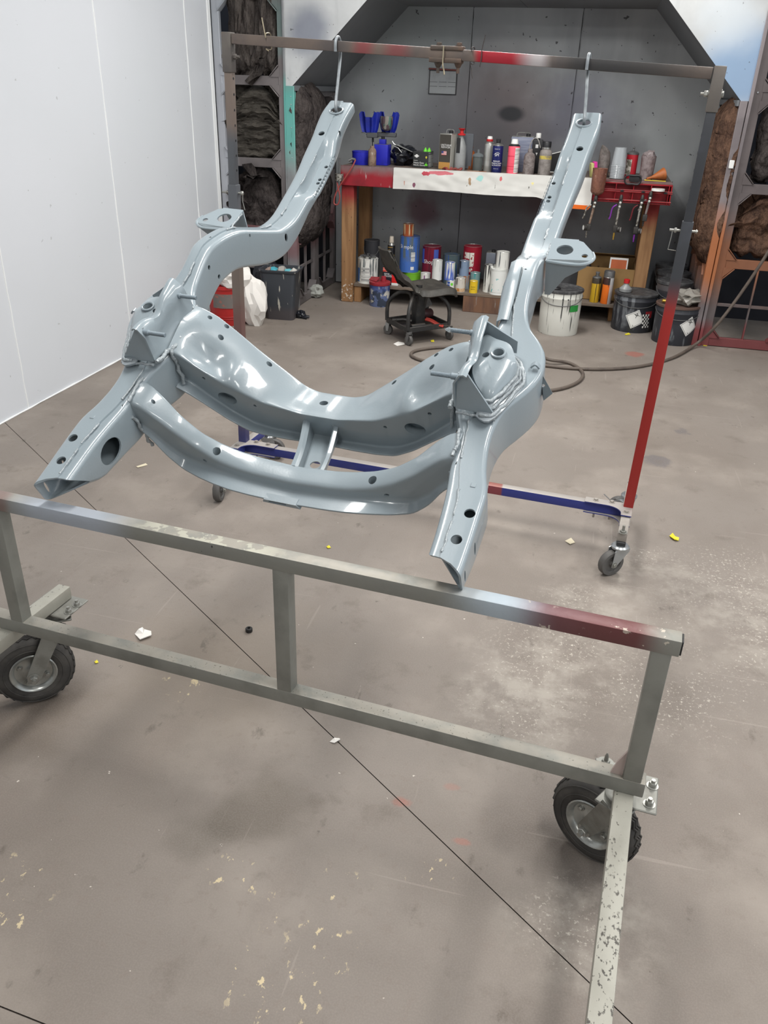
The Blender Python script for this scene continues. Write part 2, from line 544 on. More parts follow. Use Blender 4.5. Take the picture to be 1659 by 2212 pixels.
# ---- galvanised back wall of the alcove, with overspray and dark areas low down
def wpos(u, v, Y=YB): p = atY(u, v, Y); return (p.x, p.y, p.z)
G0 = srgb(178, 182, 184)
wl_ = [dict(t='noise', sc=1.1, lo=.35, hi=.7, det=4, c2=srgb(150, 153, 157)),
       dict(t='noise', sc=(6, 6, 1.2), lo=.45, hi=.75, det=5, c2=srgb(190, 194, 196), f=.5)]
def spray(lst, u, v, r0, r1, c, f, Y=YB, asp=(1, 1, 1), wob=.3):
    lst.append(dict(t='ball', c=wpos(u, v, Y), r0=r0, r1=r1, c2=c, f=f, wob=wob, asp=asp, wsc=4))
for (u, v, r0, r1, c, f) in (
        (1080, 240, .1, .62, srgb(104, 84, 84), .75), (960, 250, .1, .5, srgb(124, 124, 128), .5), (1250, 260, .1, .42, srgb(116, 116, 134), .65),
        (830, 200, .1, .4, srgb(178, 183, 185), .6), (1430, 330, .1, .34, srgb(165, 170, 172), .7), (900, 60, .15, .6, srgb(160, 168, 168), .6),
        (740, 250, .05, .3, srgb(104, 106, 110), .7), (1120, 500, .2, 1.3, srgb(84, 80, 84), .85), (1440, 520, .2, .55, srgb(84, 86, 90), .9),  # includes the wide dark grey areas low behind the bench
        (1000, 330, .1, .7, srgb(104, 104, 108), .7), (1330, 330, .05, .35, srgb(90, 90, 94), .6), (910, 460, .02, .2, srgb(92, 44, 56), .7), (1190, 440, .05, .25, srgb(84, 50, 54), .6)):
    spray(wl_, u, v, r0, r1, c, f)
wl_.append(dict(t='ball', c=wpos(1104, 246), r0=.05, r1=.1, c2=srgb(50, 52, 56), f=.9, wob=.02, asp=(.75, 1, 1.4), wsc=9))
wl_.append(dict(t='noise', sc=30, lo=.72, hi=.74, det=2, c2=srgb(52, 50, 52), f=.8))
m_galv = mat('sprayed_sheet_metal', G0, .38, .25, wl_, dict(sc=(20, 20, 3), s=.04, d=.01), spec=.5)
m_seam = mat('dark_seam', srgb(60, 60, 62), .7)
bm = BM(); box2(bm, (XA - .7, YB + .004, 0), (XRW + .1, YB + .12, 2.6))
wb = obj('wall_back', bm, m_seam, None, 0); tag(wb, kind='structure'); ORG[wb.name] = Vector((0, 0, 0))
sx = [XA, atY(1015, 150, YB).x, atY(1246, 150, YB).x, XR]
m_dark = mat('chamber_shade', srgb(46, 48, 56), .8)
for k, (a, b) in enumerate(zip(sx, sx[1:])):
    bm = BM(); box2(bm, (a + .003, YB - .002, 0.01), (b - .003, YB + .006, 2.135), .001)
    obj('panel', bm, m_galv, wb)
for x in sx[1:-1]:
    bm = BM(); tube(bm, [(x + .004 + rnd.uniform(-.002, .002), YB - .003, z) for z in np.linspace(.02, 2.13, 36)], .0035, 6)
    obj('seam_lip', bm, m_galv, wb)

# ---- hood over the alcove: sloped soffits, flat top, light front gussets
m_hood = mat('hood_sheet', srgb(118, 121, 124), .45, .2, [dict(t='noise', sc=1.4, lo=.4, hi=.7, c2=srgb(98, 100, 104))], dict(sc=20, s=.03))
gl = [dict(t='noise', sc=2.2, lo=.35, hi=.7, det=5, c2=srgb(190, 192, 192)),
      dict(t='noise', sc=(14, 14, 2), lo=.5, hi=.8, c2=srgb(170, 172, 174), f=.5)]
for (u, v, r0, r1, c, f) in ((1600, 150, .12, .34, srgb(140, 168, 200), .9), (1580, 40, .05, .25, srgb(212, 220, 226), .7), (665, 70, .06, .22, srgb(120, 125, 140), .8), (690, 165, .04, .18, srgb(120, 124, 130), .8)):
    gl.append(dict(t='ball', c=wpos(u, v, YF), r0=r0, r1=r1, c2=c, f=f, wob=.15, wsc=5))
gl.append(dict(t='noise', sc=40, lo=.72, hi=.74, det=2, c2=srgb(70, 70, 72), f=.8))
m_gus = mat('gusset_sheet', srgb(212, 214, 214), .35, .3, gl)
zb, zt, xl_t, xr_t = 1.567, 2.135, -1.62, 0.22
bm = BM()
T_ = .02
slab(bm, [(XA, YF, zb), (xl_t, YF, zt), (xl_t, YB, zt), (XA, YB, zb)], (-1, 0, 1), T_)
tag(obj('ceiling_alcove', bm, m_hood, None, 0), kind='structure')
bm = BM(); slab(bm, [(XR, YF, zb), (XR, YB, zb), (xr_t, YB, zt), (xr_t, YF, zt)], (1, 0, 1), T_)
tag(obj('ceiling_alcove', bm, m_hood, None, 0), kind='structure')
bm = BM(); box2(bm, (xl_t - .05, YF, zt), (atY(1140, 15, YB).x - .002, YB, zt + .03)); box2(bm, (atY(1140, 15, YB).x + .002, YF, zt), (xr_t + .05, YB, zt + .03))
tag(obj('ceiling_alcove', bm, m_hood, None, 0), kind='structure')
for nm, pts in (('l', [(XA - .05, zb), (XA, zb), (xl_t, zt), (xl_t, ZC), (XA - .05, ZC)]), ('r', [(XR, zb), (XR + .06, zb), (XR + .06, ZC), (xr_t, ZC), (xr_t, zt)])):
    bm = BM(); slab(bm, [(x, YF - .004, z) for x, z in pts], (0, 1, 0), .02)
    g_ = tag(obj('wall_back', bm, m_gus, None, 0), kind='structure'); ORG[g_.name] = Vector((0, 0, 0))
    bm = BM()
    for (x, z) in (pts[1], pts[2], ((pts[1][0] + pts[2][0]) / 2, (pts[1][1] + pts[2][1]) / 2)):
        s_ = -1 if nm == 'l' else 1
        lathe(bm, [(.006, 0), (.004, .003)], 8, axis_m((x + s_ * .03, YF - .004, z + .05), (0, -1, 0)))
    obj('rivet', bm, m_galv, g_)
bm = BM(); box2(bm, (xl_t, YF - .004, zt), (xr_t, YF + .016, ZC)); tag(obj('wall_back', bm, m_gus, None, 0), kind='structure')

# ---- chamber behind the bays, its shade put into a dark wall colour
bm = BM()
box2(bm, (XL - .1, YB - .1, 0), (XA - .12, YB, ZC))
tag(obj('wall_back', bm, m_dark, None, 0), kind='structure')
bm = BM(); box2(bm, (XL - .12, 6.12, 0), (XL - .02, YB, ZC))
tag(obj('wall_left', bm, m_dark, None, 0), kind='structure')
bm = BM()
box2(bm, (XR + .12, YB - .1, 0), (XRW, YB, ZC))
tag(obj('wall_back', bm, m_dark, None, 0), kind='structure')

# ---- bay frames: posts, rails, corner plates, mesh bars
def overspray_mat(name, base, extra=()):
    return mat(name, base, .5, .25, [dict(t='noise', sc=3, lo=.35, hi=.7, det=5, c2=tuple(c * .62 for c in base)), *extra], dict(sc=30, s=.05))
LP = [dict(t='band', ax=2, r=(1.7, 1.85, 2.0, 2.2), wob=.2, c2=srgb(96, 150, 144), f=.3),
      dict(t='band', ax=2, r=(.35, .5, .62, .75), wob=.1, c2=srgb(130, 70, 72), f=.6),
      dict(t='band', ax=0, r=(-1, -.6, -.19, -.10), c2=srgb(190, 194, 202), f=.8)]
m_fr_l = overspray_mat('bay_frame_grey', srgb(124, 118, 118), LP)
RP = [dict(t='band', ax=2, r=(.25, .55, .62, .95), wob=.2, c2=srgb(150, 92, 54), f=.7), dict(t='band', ax=2, r=(-.1, 0, .12, .2), wob=.1, c2=srgb(130, 50, 52), f=.7)]
m_fr_r = overspray_mat('bay_frame_rust', srgb(108, 100, 100), RP)
m_post_r = overspray_mat('post_rust', srgb(140, 132, 134), [dict(t='band', ax=2, r=(.25, .5, .75, 1.0), wob=.15, c2=srgb(176, 106, 58), f=.85), dict(t='band', ax=2, r=(-.1, 0, .1, .18), wob=.1, c2=srgb(140, 52, 54), f=.8)])

def bay(idx, x0, x1, y, mt, zs_, plane='Y', label=None, low=True, deep=.035):
    """a rectangular frame in the plane Y=y (x0..x1 along X) or X=y (x0..x1 along Y) with rails at zs_"""
    def pt(a, z, d=0.0): return (a, y + d, z) if plane == 'Y' else (y + d, a, z)
    root = thing('trim_%d' % idx, None, None, pt((x0 + x1) / 2, 0), kind='structure')
    w = .055
    for a in (x0 + w / 2, x1 - w / 2):
        bm = BM(); beam(bm, pt(a, 0), pt(a, zs_[-1]), w, deep, (0, 1, 0) if plane == 'Y' else (1, 0, 0)); obj('post', bm, mt, root, world=True)
    for z in zs_:
        bm = BM(); beam(bm, pt(x0 + .004, z), pt(x1 - .004, z), deep - .008, .062); obj('rail', bm, mt, root, world=True)
        for a, s in ((x0 + w, 1), (x1 - w, -1)):
            for t in (1, -1):
                if z + t * .1 < 0 or z + t * .1 > zs_[-1] + .05: continue
                bm = BM()
                slab(bm, [pt(a - s * .01, z + t * .025, -deep / 2 - .003), pt(a + s * .06, z + t * .025, -deep / 2 - .003), pt(a - s * .01, z + t * .095, -deep / 2 - .003)], (0, 1, 0) if plane == 'Y' else (1, 0, 0), deep + .006)
                obj('corner_plate', bm, mt, root, world=True)
                d0 = Vector(pt(a + s * .062, z + t * .03)) ; d1 = Vector(pt(a - s * .004, z + t * .1))
                bm = BM(); beam(bm, d0, d1, .006, deep + .03, (0, 1, 0) if plane == 'Y' else (1, 0, 0)); obj('brace_strap', bm, mt, root, world=True)
    if low:
        zl = (zs_[0] + zs_[1]) / 2 - .01
        bm = BM(); beam(bm, pt(x0 + w, zl), pt(x1 - w, zl), .012, .022); obj('mesh_bar', bm, mt, root, world=True)
        n = max(1, int(round((x1 - x0) / .30)) - 1)
        for i in range(n):
            a = x0 + (x1 - x0) * (i + 1) / (n + 1)
            bm = BM(); beam(bm, pt(a, zs_[0]), pt(a, zs_[1]), .012, .022, (0, 1, 0) if plane == 'Y' else (1, 0, 0)); obj('mesh_bar', bm, mt, root, world=True)
    return root

ZR = [.035, .575, 1.055, 1.595, 2.115, 2.6]
bay(1, XL + .005, -2.256, YF + .02, m_fr_l, ZR)
bay(2, .853, 1.40, YF + .02, m_fr_r, ZR)
bay(3, 1.40, 1.95, YF + .02, m_fr_r, ZR)
bay(4, YF + .035, 6.63, XA - .02, m_fr_l, [.035, .575, 1.055, 1.53], 'X')
bay(5, 6.63, YB - .01, XA - .02, m_fr_l, [.035, .575, 1.055, 1.53], 'X')
bay(6, YF + .035, 6.63, XR + .02, m_fr_r, [.035, .575, 1.055, 1.53], 'X')
bay(7, 6.63, YB - .01, XR + .02, m_fr_r, [.035, .575, 1.055, 1.53], 'X')
bm = BM(); box2(bm, (1.95, YF, 0), (XRW, YF + .05, ZC)); tag(obj('wall_back', bm, m_galv, None, 0), kind='structure')

# corner posts of the alcove (angle iron)
m_post_l = overspray_mat('post_green', srgb(150, 152, 154), [dict(t='band', ax=2, r=(.95, 1.25, 1.5, 1.68), wob=.1, c2=srgb(100, 178, 168), f=.9), dict(t='band', ax=2, r=(.3, .45, .55, .7), wob=.1, c2=srgb(128, 64, 68), f=.6)])
bm = BM(); box2(bm, (-2.256, YF - .012, 0), (-2.192, YF + .03, zb), .002); box2(bm, (-2.27, YF - .01, 0), (-2.253, YF + .05, ZC), .002)
t8 = obj('trim_8', bm, m_post_l); tag(t8, kind='structure'); ORG[t8.name] = Vector((0, 0, 0))
bm = BM()
for z in (1.1, 1.3, 1.45, 1.5): lathe(bm, [(.004, 0), (.003, .003)], 8, axis_m((-2.215, YF - .012, z), (0, -1, 0)))
obj('rivet', bm, m_galv, t8)
bm = BM(); box2(bm, (.782, YF - .012, 0), (.828, YF + .03, zb), .002); box2(bm, (.832, YF - .02, 0), (.853, YF + .05, ZC), .002)
t9 = obj('trim_9', bm, m_post_r); tag(t9, kind='structure'); ORG[t9.name] = Vector((0, 0, 0))
p = atY(1580, 355, YF - .012)
bm = BM(); box(bm, (p.x, YF - .018, p.z), (.03, .012, .05), None, .003)
solo('wall_switch', bm, mat('switch_white', srgb(225, 226, 224), .4), 'small white switch plate fixed on the rusty steel post at right', 'switch', world=True)
# flange under the hood along both side walls
for x, s in ((XA, 1), (XR, -1)):
    bm = BM(); box2(bm, (x - .005, YF, zb - .03), (x + s * .02, YB, zb + .004)); tag(obj('trim_10' if s > 0 else 'trim_11', bm, m_hood, None, 0), kind='structure')

# ---- fibrous insulation batts hanging in the bays
def fibre_mat(name, a, b, sc):
    return mat(name, a, .95, 0, [dict(t='noise', sc=sc, lo=.35, hi=.68, det=7, rg=.7, c2=b), dict(t='noise', sc=90, lo=.55, hi=.75, det=3, c2=tuple(min(1, c * 1.7) for c in a), f=.45)], dict(sc=tuple(3 * c for c in sc), s=.9, d=.03, det=6), spec=.05)
m_fib1 = fibre_mat('insulation_vertical', srgb(92, 86, 82), srgb(52, 47, 45), (26, 26, 5))
m_fib2 = fibre_mat('insulation_horizontal', srgb(88, 84, 78), srgb(56, 52, 48), (6, 6, 26))
m_fib3 = fibre_mat('insulation_brown', srgb(104, 80, 66), srgb(58, 45, 40), (14, 14, 8))
m_fib4 = fibre_mat('insulation_dark', srgb(78, 72, 70), srgb(44, 40, 40), (16, 16, 9))
def batt(a0, a1, z0, z1, y, m, label, plane='Y', seed=1.0, fold=(22, 3), amp=.045, top=.1, side=.05, thick=.12):
    """a lumpy batt between a0..a1 and z0..z1, bulging toward the viewer"""
    nu, nv = 30, 44
    grid = []
    for i in range(nv + 1):
        row = []
        v = i / nv
        for j in range(nu + 1):
            u = j / nu
            ue = min(u, 1 - u); ve = min(v, 1 - v)
            edge = min(1, ue / .12) ** .5 * min(1, ve / .1) ** .5
            n = mnoise.noise(Vector((u * fold[0] * .3 + seed, v * fold[1] * .8, seed))) + .5 * mnoise.noise(Vector((u * fold[0] + seed, v * fold[1] * 2.5, seed * 2)))
            n2 = mnoise.noise(Vector((u * 40, v * 40, seed)))
            d = -(.02 + .07 * edge + amp * n * edge + .008 * n2)
            a = a0 + (a1 - a0) * u + .03 * mnoise.noise(Vector((v * 5, seed, 0))) * (1 if u < .5 else -1)
            sag = top * (abs(2 * u - 1) ** 2) * (v ** 3) + .03 * mnoise.noise(Vector((u * 6, seed, 3)))
            z = z0 + (z1 - z0) * v - sag + (.04 * mnoise.noise(Vector((u * 9, seed, 7))) if v < .06 else 0)
            row.append((a, y + d, z) if plane == 'Y' else (y + (d if plane == 'X+' else -d), a, z))
        grid.append(row)
    bm = BM(); sheet(bm, grid, -thick if plane != 'X-' else thick)
    return solo('insulation_batt', bm, m, label, 'insulation', 'grimy insulation batts in the steel bays', world=True, smooth=70)
yb_ = YF + .10
batt(-2.70, -2.31, 1.64, 2.35, yb_, m_fib1, 'grey insulation with vertical folds at the very top of the left bay', seed=1.3, fold=(26, 3))
batt(-2.72, -2.31, 1.06, 1.57, yb_ + .03, m_fib2, 'rolled insulation with horizontal creases in the left bay, middle opening', seed=4.1, fold=(4, 18), top=.22)
batt(-2.70, -2.30, .45, 1.03, yb_ + .02, m_fib4, 'dark brown insulation lobe in the lower left bay behind the stand post', seed=7.7, fold=(6, 6), top=.3)
batt(6.22, 6.62, .56, 1.50, XA - .09, m_fib4, 'frayed dark insulation on the alcove side wall left of the workbench', 'X-', seed=9.2, fold=(9, 5), top=.03)
batt(.94, 1.36, 1.64, 2.4, yb_, m_fib3, 'brown insulation in the top opening of the right bay', seed=12.4, fold=(12, 4))
batt(.95, 1.36, 1.10, 1.57, yb_ + .02, m_fib4, 'brown draped insulation in the upper right bay beside the white switch', seed=15.6, fold=(10, 5), top=.05)
batt(.93, 1.38, .62, 1.03, yb_ + .02, m_fib3, 'reddish brown insulation bulging in the right bay above the wire grid', seed=18.9, fold=(7, 5), top=.18)
batt(6.22, 6.58, .64, 1.50, XR + .10, m_fib3, 'hanging reddish brown insulation on the alcove side wall right of the bench', 'X+', seed=21.2, fold=(8, 3), top=.05)

# ================================================================== the freshly painted subframe
SL = np.array([[0.99570798, -0.09231672, -0.00657547], [0.08648626, 0.90281851, 0.42123493], [-0.03295057, -0.41999567, 0.90692772]])
SO = np.array([-0.6122167, 1.6562389, 1.0508181])
SK = 1.009
MF = Matrix(((SL[0, 0] * SK, SL[1, 0] * SK, SL[2, 0] * SK, SO[0]), (SL[0, 1] * SK, SL[1, 1] * SK, SL[2, 1] * SK, SO[1]), (SL[0, 2] * SK, SL[1, 2] * SK, SL[2, 2] * SK, SO[2]), (0, 0, 0, 1)))
FC1 = srgb(138, 149, 155)
m_sub = mat('blue_grey_gloss_paint', FC1, .30, 0, (), dict(sc=190, s=.10, d=.002, det=3), coat=.45, coatr=.07)
m_weld = mat('painted_weld', srgb(148, 156, 160), .2, 0, (), dict(sc=170, s=.7, d=.006, det=4), coat=.5)
m_rough = mat('painted_pitted_metal', srgb(142, 150, 155), .26, 0, (), dict(sc=190, s=.45, d=.004, det=5), coat=.5)
m_stud = mat('painted_stud', srgb(120, 132, 140), .5, .1, (), dict(sc=120, s=.3, d=.003))
sub = thing('vehicle_subframe', 'blue-grey painted car subframe with two crossmembers, hung from the stand and resting on the cart', 'car part', (MF @ Vector((0, 0, -.1))))

def fobj(name, bm, m=m_sub, parent=sub, smooth=38, label=None):
    bm.transform(MF)
    return obj(name, bm, m, parent, smooth, True, label)

ST = [  # y, z top, z bottom, x inner, x outer
    (-.397, -.117, -.187, .412, .487), (-.33, -.116, -.207, .411, .488), (-.25, -.113, -.218, .408, .488), (-.19, -.112, -.222, .402, .486), (-.14, -.11, -.225, .395, .472),
    (-.08, -.105, -.228, .393, .462), (-.03, -.098, -.228, .384, .462), (.016, -.09, -.226, .364, .472), (.05, -.086, -.224, .356, .492), (.09, -.084, -.222, .353, .514),
    (.13, -.082, -.22, .353, .527), (.17, -.080, -.214, .357, .528), (.205, -.076, -.205, .370, .520), (.235, -.070, -.195, .388, .500), (.262, -.064, -.178, .398, .476),
    (.30, -.05, -.162, .40, .460), (.35, -.033, -.148, .40, .455), (.39, -.026, -.142, .397, .455), (.46, -.038, -.152, .389, .450),
    (.52, -.06, -.182, .381, .448), (.57, -.09, -.211, .373, .445), (.64, -.134, -.241, .362, .440), (.70, -.168, -.252, .356, .440),
    (.78, -.184, -.246, .351, .438), (.88, -.180, -.229, .352, .440), (1.0, -.172, -.222, .353, .445), (1.10, -.157, -.215, .357, .452), (1.19, -.143, -.205, .366, .456),
    (1.26, -.130, -.182, .371, .462), (1.32, -.122, -.170, .372, .465), (1.378, -.116, -.160, .370, .460)]
_sy = np.array([s[0] for s in ST])
def stn(y, k):
    """smooth interpolation of a station value"""
    i = int(np.clip(np.searchsorted(_sy, y) - 1, 0, len(ST) - 2))
    p0 = ST[max(i - 1, 0)]; p1 = ST[i]; p2 = ST[i + 1]; p3 = ST[min(i + 2, len(ST) - 1)]
    h = p2[0] - p1[0]; t = (y - p1[0]) / h
    m1 = (p2[k] - p0[k]) / max(p2[0] - p0[0], 1e-6) * h; m2 = (p3[k] - p1[k]) / max(p3[0] - p1[0], 1e-6) * h
    t2, t3 = t * t, t * t * t
    return (2 * t3 - 3 * t2 + 1) * p1[k] + (t3 - 2 * t2 + t) * m1 + (-2 * t3 + 3 * t2) * p2[k] + (t3 - t2) * m2
def sst(x, a, b):
    t = min(1, max(0, (x - a) / (b - a))); return t * t * (3 - 2 * t)
def seam_t(y): return float(np.interp(y, [-.4, -.27, -.18, -.1, -.03, .02, .2, .3, .45, .6, .75, .9, 1.1, 1.2, 1.38], [.35, .37, .31, .24, .26, .42, .45, .46, .46, .58, .64, .6, .52, .45, .42]))

def rail_section(y, inset, r=.012):
    zt, zb, xi, xo = (stn(y, k) for k in (1, 2, 3, 4))
    xi += inset; xo -= inset; zt -= inset; zb += inset; r = max(r - inset, .003)
    sx = xi + (xo - xi) * seam_t(y)
    pk = .026 * sst(y, .88, .97) * (1 - sst(y, 1.12, 1.20))
    P = []
    def arc(cx, cz, a0):
        for k in range(5):
            a = a0 + math.pi / 2 * k / 4
            P.append((cx + r * math.cos(a), cz + r * math.sin(a)))
    # start: inner bottom, go up the inner side, across the top, down the outer side, along the bottom
    def arcs(cx, cz, a0, a1):
        for k in range(5):
            a = a0 + (a1 - a0) * k / 4
            P.append((cx + r * math.cos(a), cz + r * math.sin(a)))
    arcs(xi + r, zb + r, -math.pi / 2, -math.pi)
    P.append((xi, (zt + zb) / 2))
    arcs(xi + r, zt - .0045 - r - pk, math.pi, math.pi / 2)
    P.append((xi + (sx - xi) * .60, zt - .0045 - pk)); P.append((xi + (sx - xi) * .80, zt - .0045 - pk)); P.append((sx - .001, zt - .0045))
    P.append((sx, zt)); P.append((sx + (xo - sx) * .5, zt))
    arcs(xo - r, zt - r, math.pi / 2, 0)
    P.append((xo, (zt + zb) / 2))
    arcs(xo - r, zb + r, 0, -math.pi / 2)
    out = []
    w = max(0, 1 - (y + .397) / .13)
    for x, z in P:
        u = min(1, max(0, (xo - x) / (xo - xi))); v = min(1, max(0, (zt - z) / (zt - zb)))
        sh = u * (.028 + .058 * v) + (1 - u) * .006 * v + .012 * math.sin(math.pi * u) * (1 - v)
        out.append((x, y + sh * w, z))
    return out

def build_rail():
    ysamp = []
    for a, b in zip(_sy, _sy[1:]):
        n = max(2, int(round((b - a) / .016)))
        ysamp += list(np.linspace(a, b, n, endpoint=False))
    ysamp.append(_sy[-1])
    bm = BM()
    A = [[bm.verts.new(p) for p in rail_section(y, 0)] for y in ysamp]
    B = [[bm.verts.new(p) for p in rail_section(y, .0045)] for y in ysamp]
    n = len(A[0])
    for R, flip in ((A, False), (B, True)):
        for a, b in zip(R, R[1:]):
            for i in range(n):
                j = (i + 1) % n
                q = (a[i], a[j], b[j], b[i]); bm.faces.new(tuple(reversed(q)) if flip else q)
    for i in range(n):
        j = (i + 1) % n
        bm.faces.new((A[0][j], A[0][i], B[0][i], B[0][j])); bm.faces.new((A[-1][i], A[-1][j], B[-1][j], B[-1][i]))
    ct = BM()
    def zhole(x, y, z, r, h=.03):
        lathe(ct, [(r, -h), (r, h)], 22, Matrix.Translation((x, y, z)))
    def xhole(x, y, z, ry, rz, h=.03):
        M4 = axis_m((x, y, z), (1, 0, 0)) @ Matrix.Diagonal((rz, ry, 1, 1))
        lathe(ct, [(1, -h), (1, h)], 22, M4)
    zhole(.414, 1.324, stn(1.324, 1), .0215); zhole(.424, 1.203, stn(1.2, 1), .0105)
    for y in (1.086, 1.025, 1.007): zhole(.371, y, stn(y, 1) - .026, .0062, .016)
    zhole(.467, -.255, -.113, .0112); zhole(.458, -.321, -.116, .0112)
    zhole(.425, .43, stn(.43, 1), .003)
    xhole(.409, -.228, -.172, .036, .031, .02); xhole(.377, .546, -.096, .003, .005, .02); xhole(.356, .705, -.203, .008, .013, .02)
    xhole(.40, .35, -.068, .0055, .0065, .02); xhole(.398, .378, -.116, .0055, .0065, .02)
    xhole(.372, 1.23, -.155, .008, .012, .012)
    xhole(.488, -.372, -.158, .0045, .018, .015); xhole(.488, -.30, -.165, .005, .02, .015)
    return boolean_cut(bm, ct)

def mirror_x(bm):
    b = bm.copy()
    for v in b.verts: v.co.x = -v.co.x
    bmesh.ops.reverse_faces(b, faces=b.faces)
    return b

rb = build_rail()
rails = []
for s in (-1, 1):
    b = mirror_x(rb) if s < 0 else rb.copy()
    rails.append(fobj('rail', b))
rb.free()

def bead(pts, r, seed, parent, name='weld_bead', n=4, amp=.45, m=m_weld):
    P = smooth_path(pts, n)
    P = [p + Vector((mnoise.noise(p * 60 + Vector((seed, 0, 0))), mnoise.noise(p * 60 + Vector((0, seed, 0))), .3 * mnoise.noise(p * 70))) * r * .9 for p in P]
    bm = BM(); tube(bm, P, r, 7, rf=lambda t: .75 + amp * mnoise.noise(Vector((t * len(P) * .55, seed, 0))))
    return fobj(name, bm, m, parent, 60)

for s, ro in ((-1, rails[0]), (1, rails[1])):
    # beads along the seam, broken into runs
    for k, (a, b) in enumerate(((-.355, -.28), (-.265, -.2), (-.12, -.02), (.2, .33), (.5, .545), (.66, .72), (.79, .84), (.95, 1.0), (1.04, 1.1))):
        if s > 0 and k in (5, 7): continue
        pts = [(s * (stn(y, 3) + (stn(y, 4) - stn(y, 3)) * seam_t(y)), y, stn(y, 1) - .001) for y in np.linspace(a, b, max(4, int((b - a) / .006)))]
        bead(pts, .0031, k * 3.1 + s, ro, n=1, amp=.7)
    # turned lip around the hook hole
    bm = BM()
    tube(bm, [(s * .414 + .0225 * math.cos(t), 1.324 + .0225 * math.sin(t), stn(1.324, 1) - .001) for t in np.linspace(0, 2 * math.pi, 30, endpoint=False)], .0028, 7, True)
    fobj('hole_lip', bm, m_sub, ro)
    # pressed square on the horn
    bm = BM(); box(bm, (s * .456, -.185, stn(-.185, 1)), (.011, .011, .003), None, .001); fobj('pressed_mark', bm, m_sub, ro)

# ---- crossmembers
def round_poly(P, rad, n=4):
    """fillet the corners of a closed 2d polygon"""
    out = []
    m = len(P)
    for i in range(m):
        p0 = Vector(P[i - 1]); p = Vector(P[i]); p2 = Vector(P[(i + 1) % m]); r = rad[i]
        if r <= 0: out += [p.copy() for _ in range(n + 1)]; continue
        a = (p0 - p); b = (p2 - p)
        ra = min(r, a.length * .45, b.length * .45)
        q0 = p + a.normalized() * ra; q1 = p + b.normalized() * ra
        for k in range(n + 1):
            t = k / n; out.append((1 - t) ** 2 * q0 + 2 * t * (1 - t) * p + t * t * q1)
    return out

RCS = [  # a, T, F, B, Lo  (y,z) of the rear crossmember
    (.395, (.19, -.058), (.035, -.066), (.045, -.16), (.012, -.165)), (.37, (.19, -.060), (.035, -.075), (.046, -.17), (.013, -.175)), (.34, (.19, -.065), (.036, -.09), (.05, -.19), (.016, -.195)),
    (.30, (.188, -.084), (.037, -.122), (.052, -.233), (.02, -.231)), (.25, (.181, -.121), (.041, -.166), (.058, -.284), (.023, -.276)),
    (.20, (.175, -.165), (.044, -.196), (.062, -.318), (.026, -.310)), (.15, (.172, -.208), (.046, -.222), (.062, -.329), (.027, -.318)),
    (.085, (.167, -.262), (.047, -.234), (.062, -.331), (.028, -.320)), (.05, (.165, -.274), (.047, -.241), (.062, -.333), (.028, -.318)), (0, (.165, -.275), (.047, -.241), (.062, -.333), (.028, -.318))]
def cinterp(tab, a, k):
    xs = [t[0] for t in reversed(tab)]
    return np.array([np.interp(a, xs, [t[k][c] for t in reversed(tab)]) for c in (0, 1)])
def smooth_c(tab, a, k, w=.010):
    return sum(cinterp(tab, abs(a + d), k) for d in (-w, -w / 2, 0, w / 2, w)) / 5

def rc_section(x):
    a = abs(x)
    T, F, B, Lo = (smooth_c(RCS, a, k) for k in (1, 2, 3, 4))
    top = []
    nt = 9
    for i in range(1, nt):
        t = i / nt
        p = T + (F - T) * t
        bulge = .010 * math.sin(math.pi * t) * sst(a, .1, .2)
        scoop = .030 * math.exp(-((a - .29) / .042) ** 2) * math.exp(-((t - .72) / .2) ** 2)
        ridge = .012 * math.exp(-((a - .225) / .02) ** 2) * math.exp(-((t - .8) / .22) ** 2)
        pad = .0025 if (-.082 < x < .012 and .06 < t < .68) else 0
        top.append((p[0], p[1] + bulge - scoop + ridge + pad))
    poly = [tuple(T)] + top + [tuple(F), tuple(B), tuple(Lo), (Lo[0], Lo[1] - .005), (B[0] + .006, B[1] - .012), (T[0] - .004, B[1] - .012), (T[0], T[1] - .03)]
    rad = [.006] + [0] * len(top) + [.013, .008, .0015, .0015, .004, .004, .004]
    return [Vector((x, q[0], q[1])) for q in round_poly(poly, rad, 4)]
def loft_x(fn, xs):
    bm = BM(); ring_loft(bm, [fn(float(x)) for x in xs]); return bm
bm = loft_x(rc_section, np.linspace(-.362, .362, 89))
bmesh.ops.remove_doubles(bm, verts=bm.verts, dist=1e-5)
def inner_loft(tabs, xs, shrink, fn_pts):
    rings = []
    for x in xs:
        P = [Vector(p) for p in fn_pts(float(x))]
        c = sum(P, Vector((0, 0))) / len(P)
        rings.append([Vector((float(x), c.x + (p.x - c.x) * shrink, c.y + (p.y - c.y) * shrink)) for p in P])
    b = BM(); ring_loft(b, rings); return b
def rc_core(x):
    a = abs(x); T, F, B, Lo = (smooth_c(RCS, a, k) for k in (1, 2, 3, 4))
    m = (T + F) / 2; sc_ = .030 * math.exp(-((a - .29) / .042) ** 2)
    return [tuple(T), (m[0], m[1] - sc_ - .002), (F[0], F[1] - sc_ * .5), tuple(B), (B[0] + .006, B[1] - .010), (T[0] - .004, B[1] - .010)]
bm = boolean_cut(bm, inner_loft(RCS, np.linspace(-.357, .357, 45), .90, rc_core))
ct = BM()
def yhole(ct, x, y, z, rx, rz, d0=.03, d1=.03):
    M4 = Matrix.Translation((x, y, z)) @ Matrix(((1, 0, 0, 0), (0, 0, 1, 0), (0, -1, 0, 0), (0, 0, 0, 1))) @ Matrix.Diagonal((rx, rz, 1, 1))
    lathe(ct, [(1, -d0), (1, d1)], 24, M4)
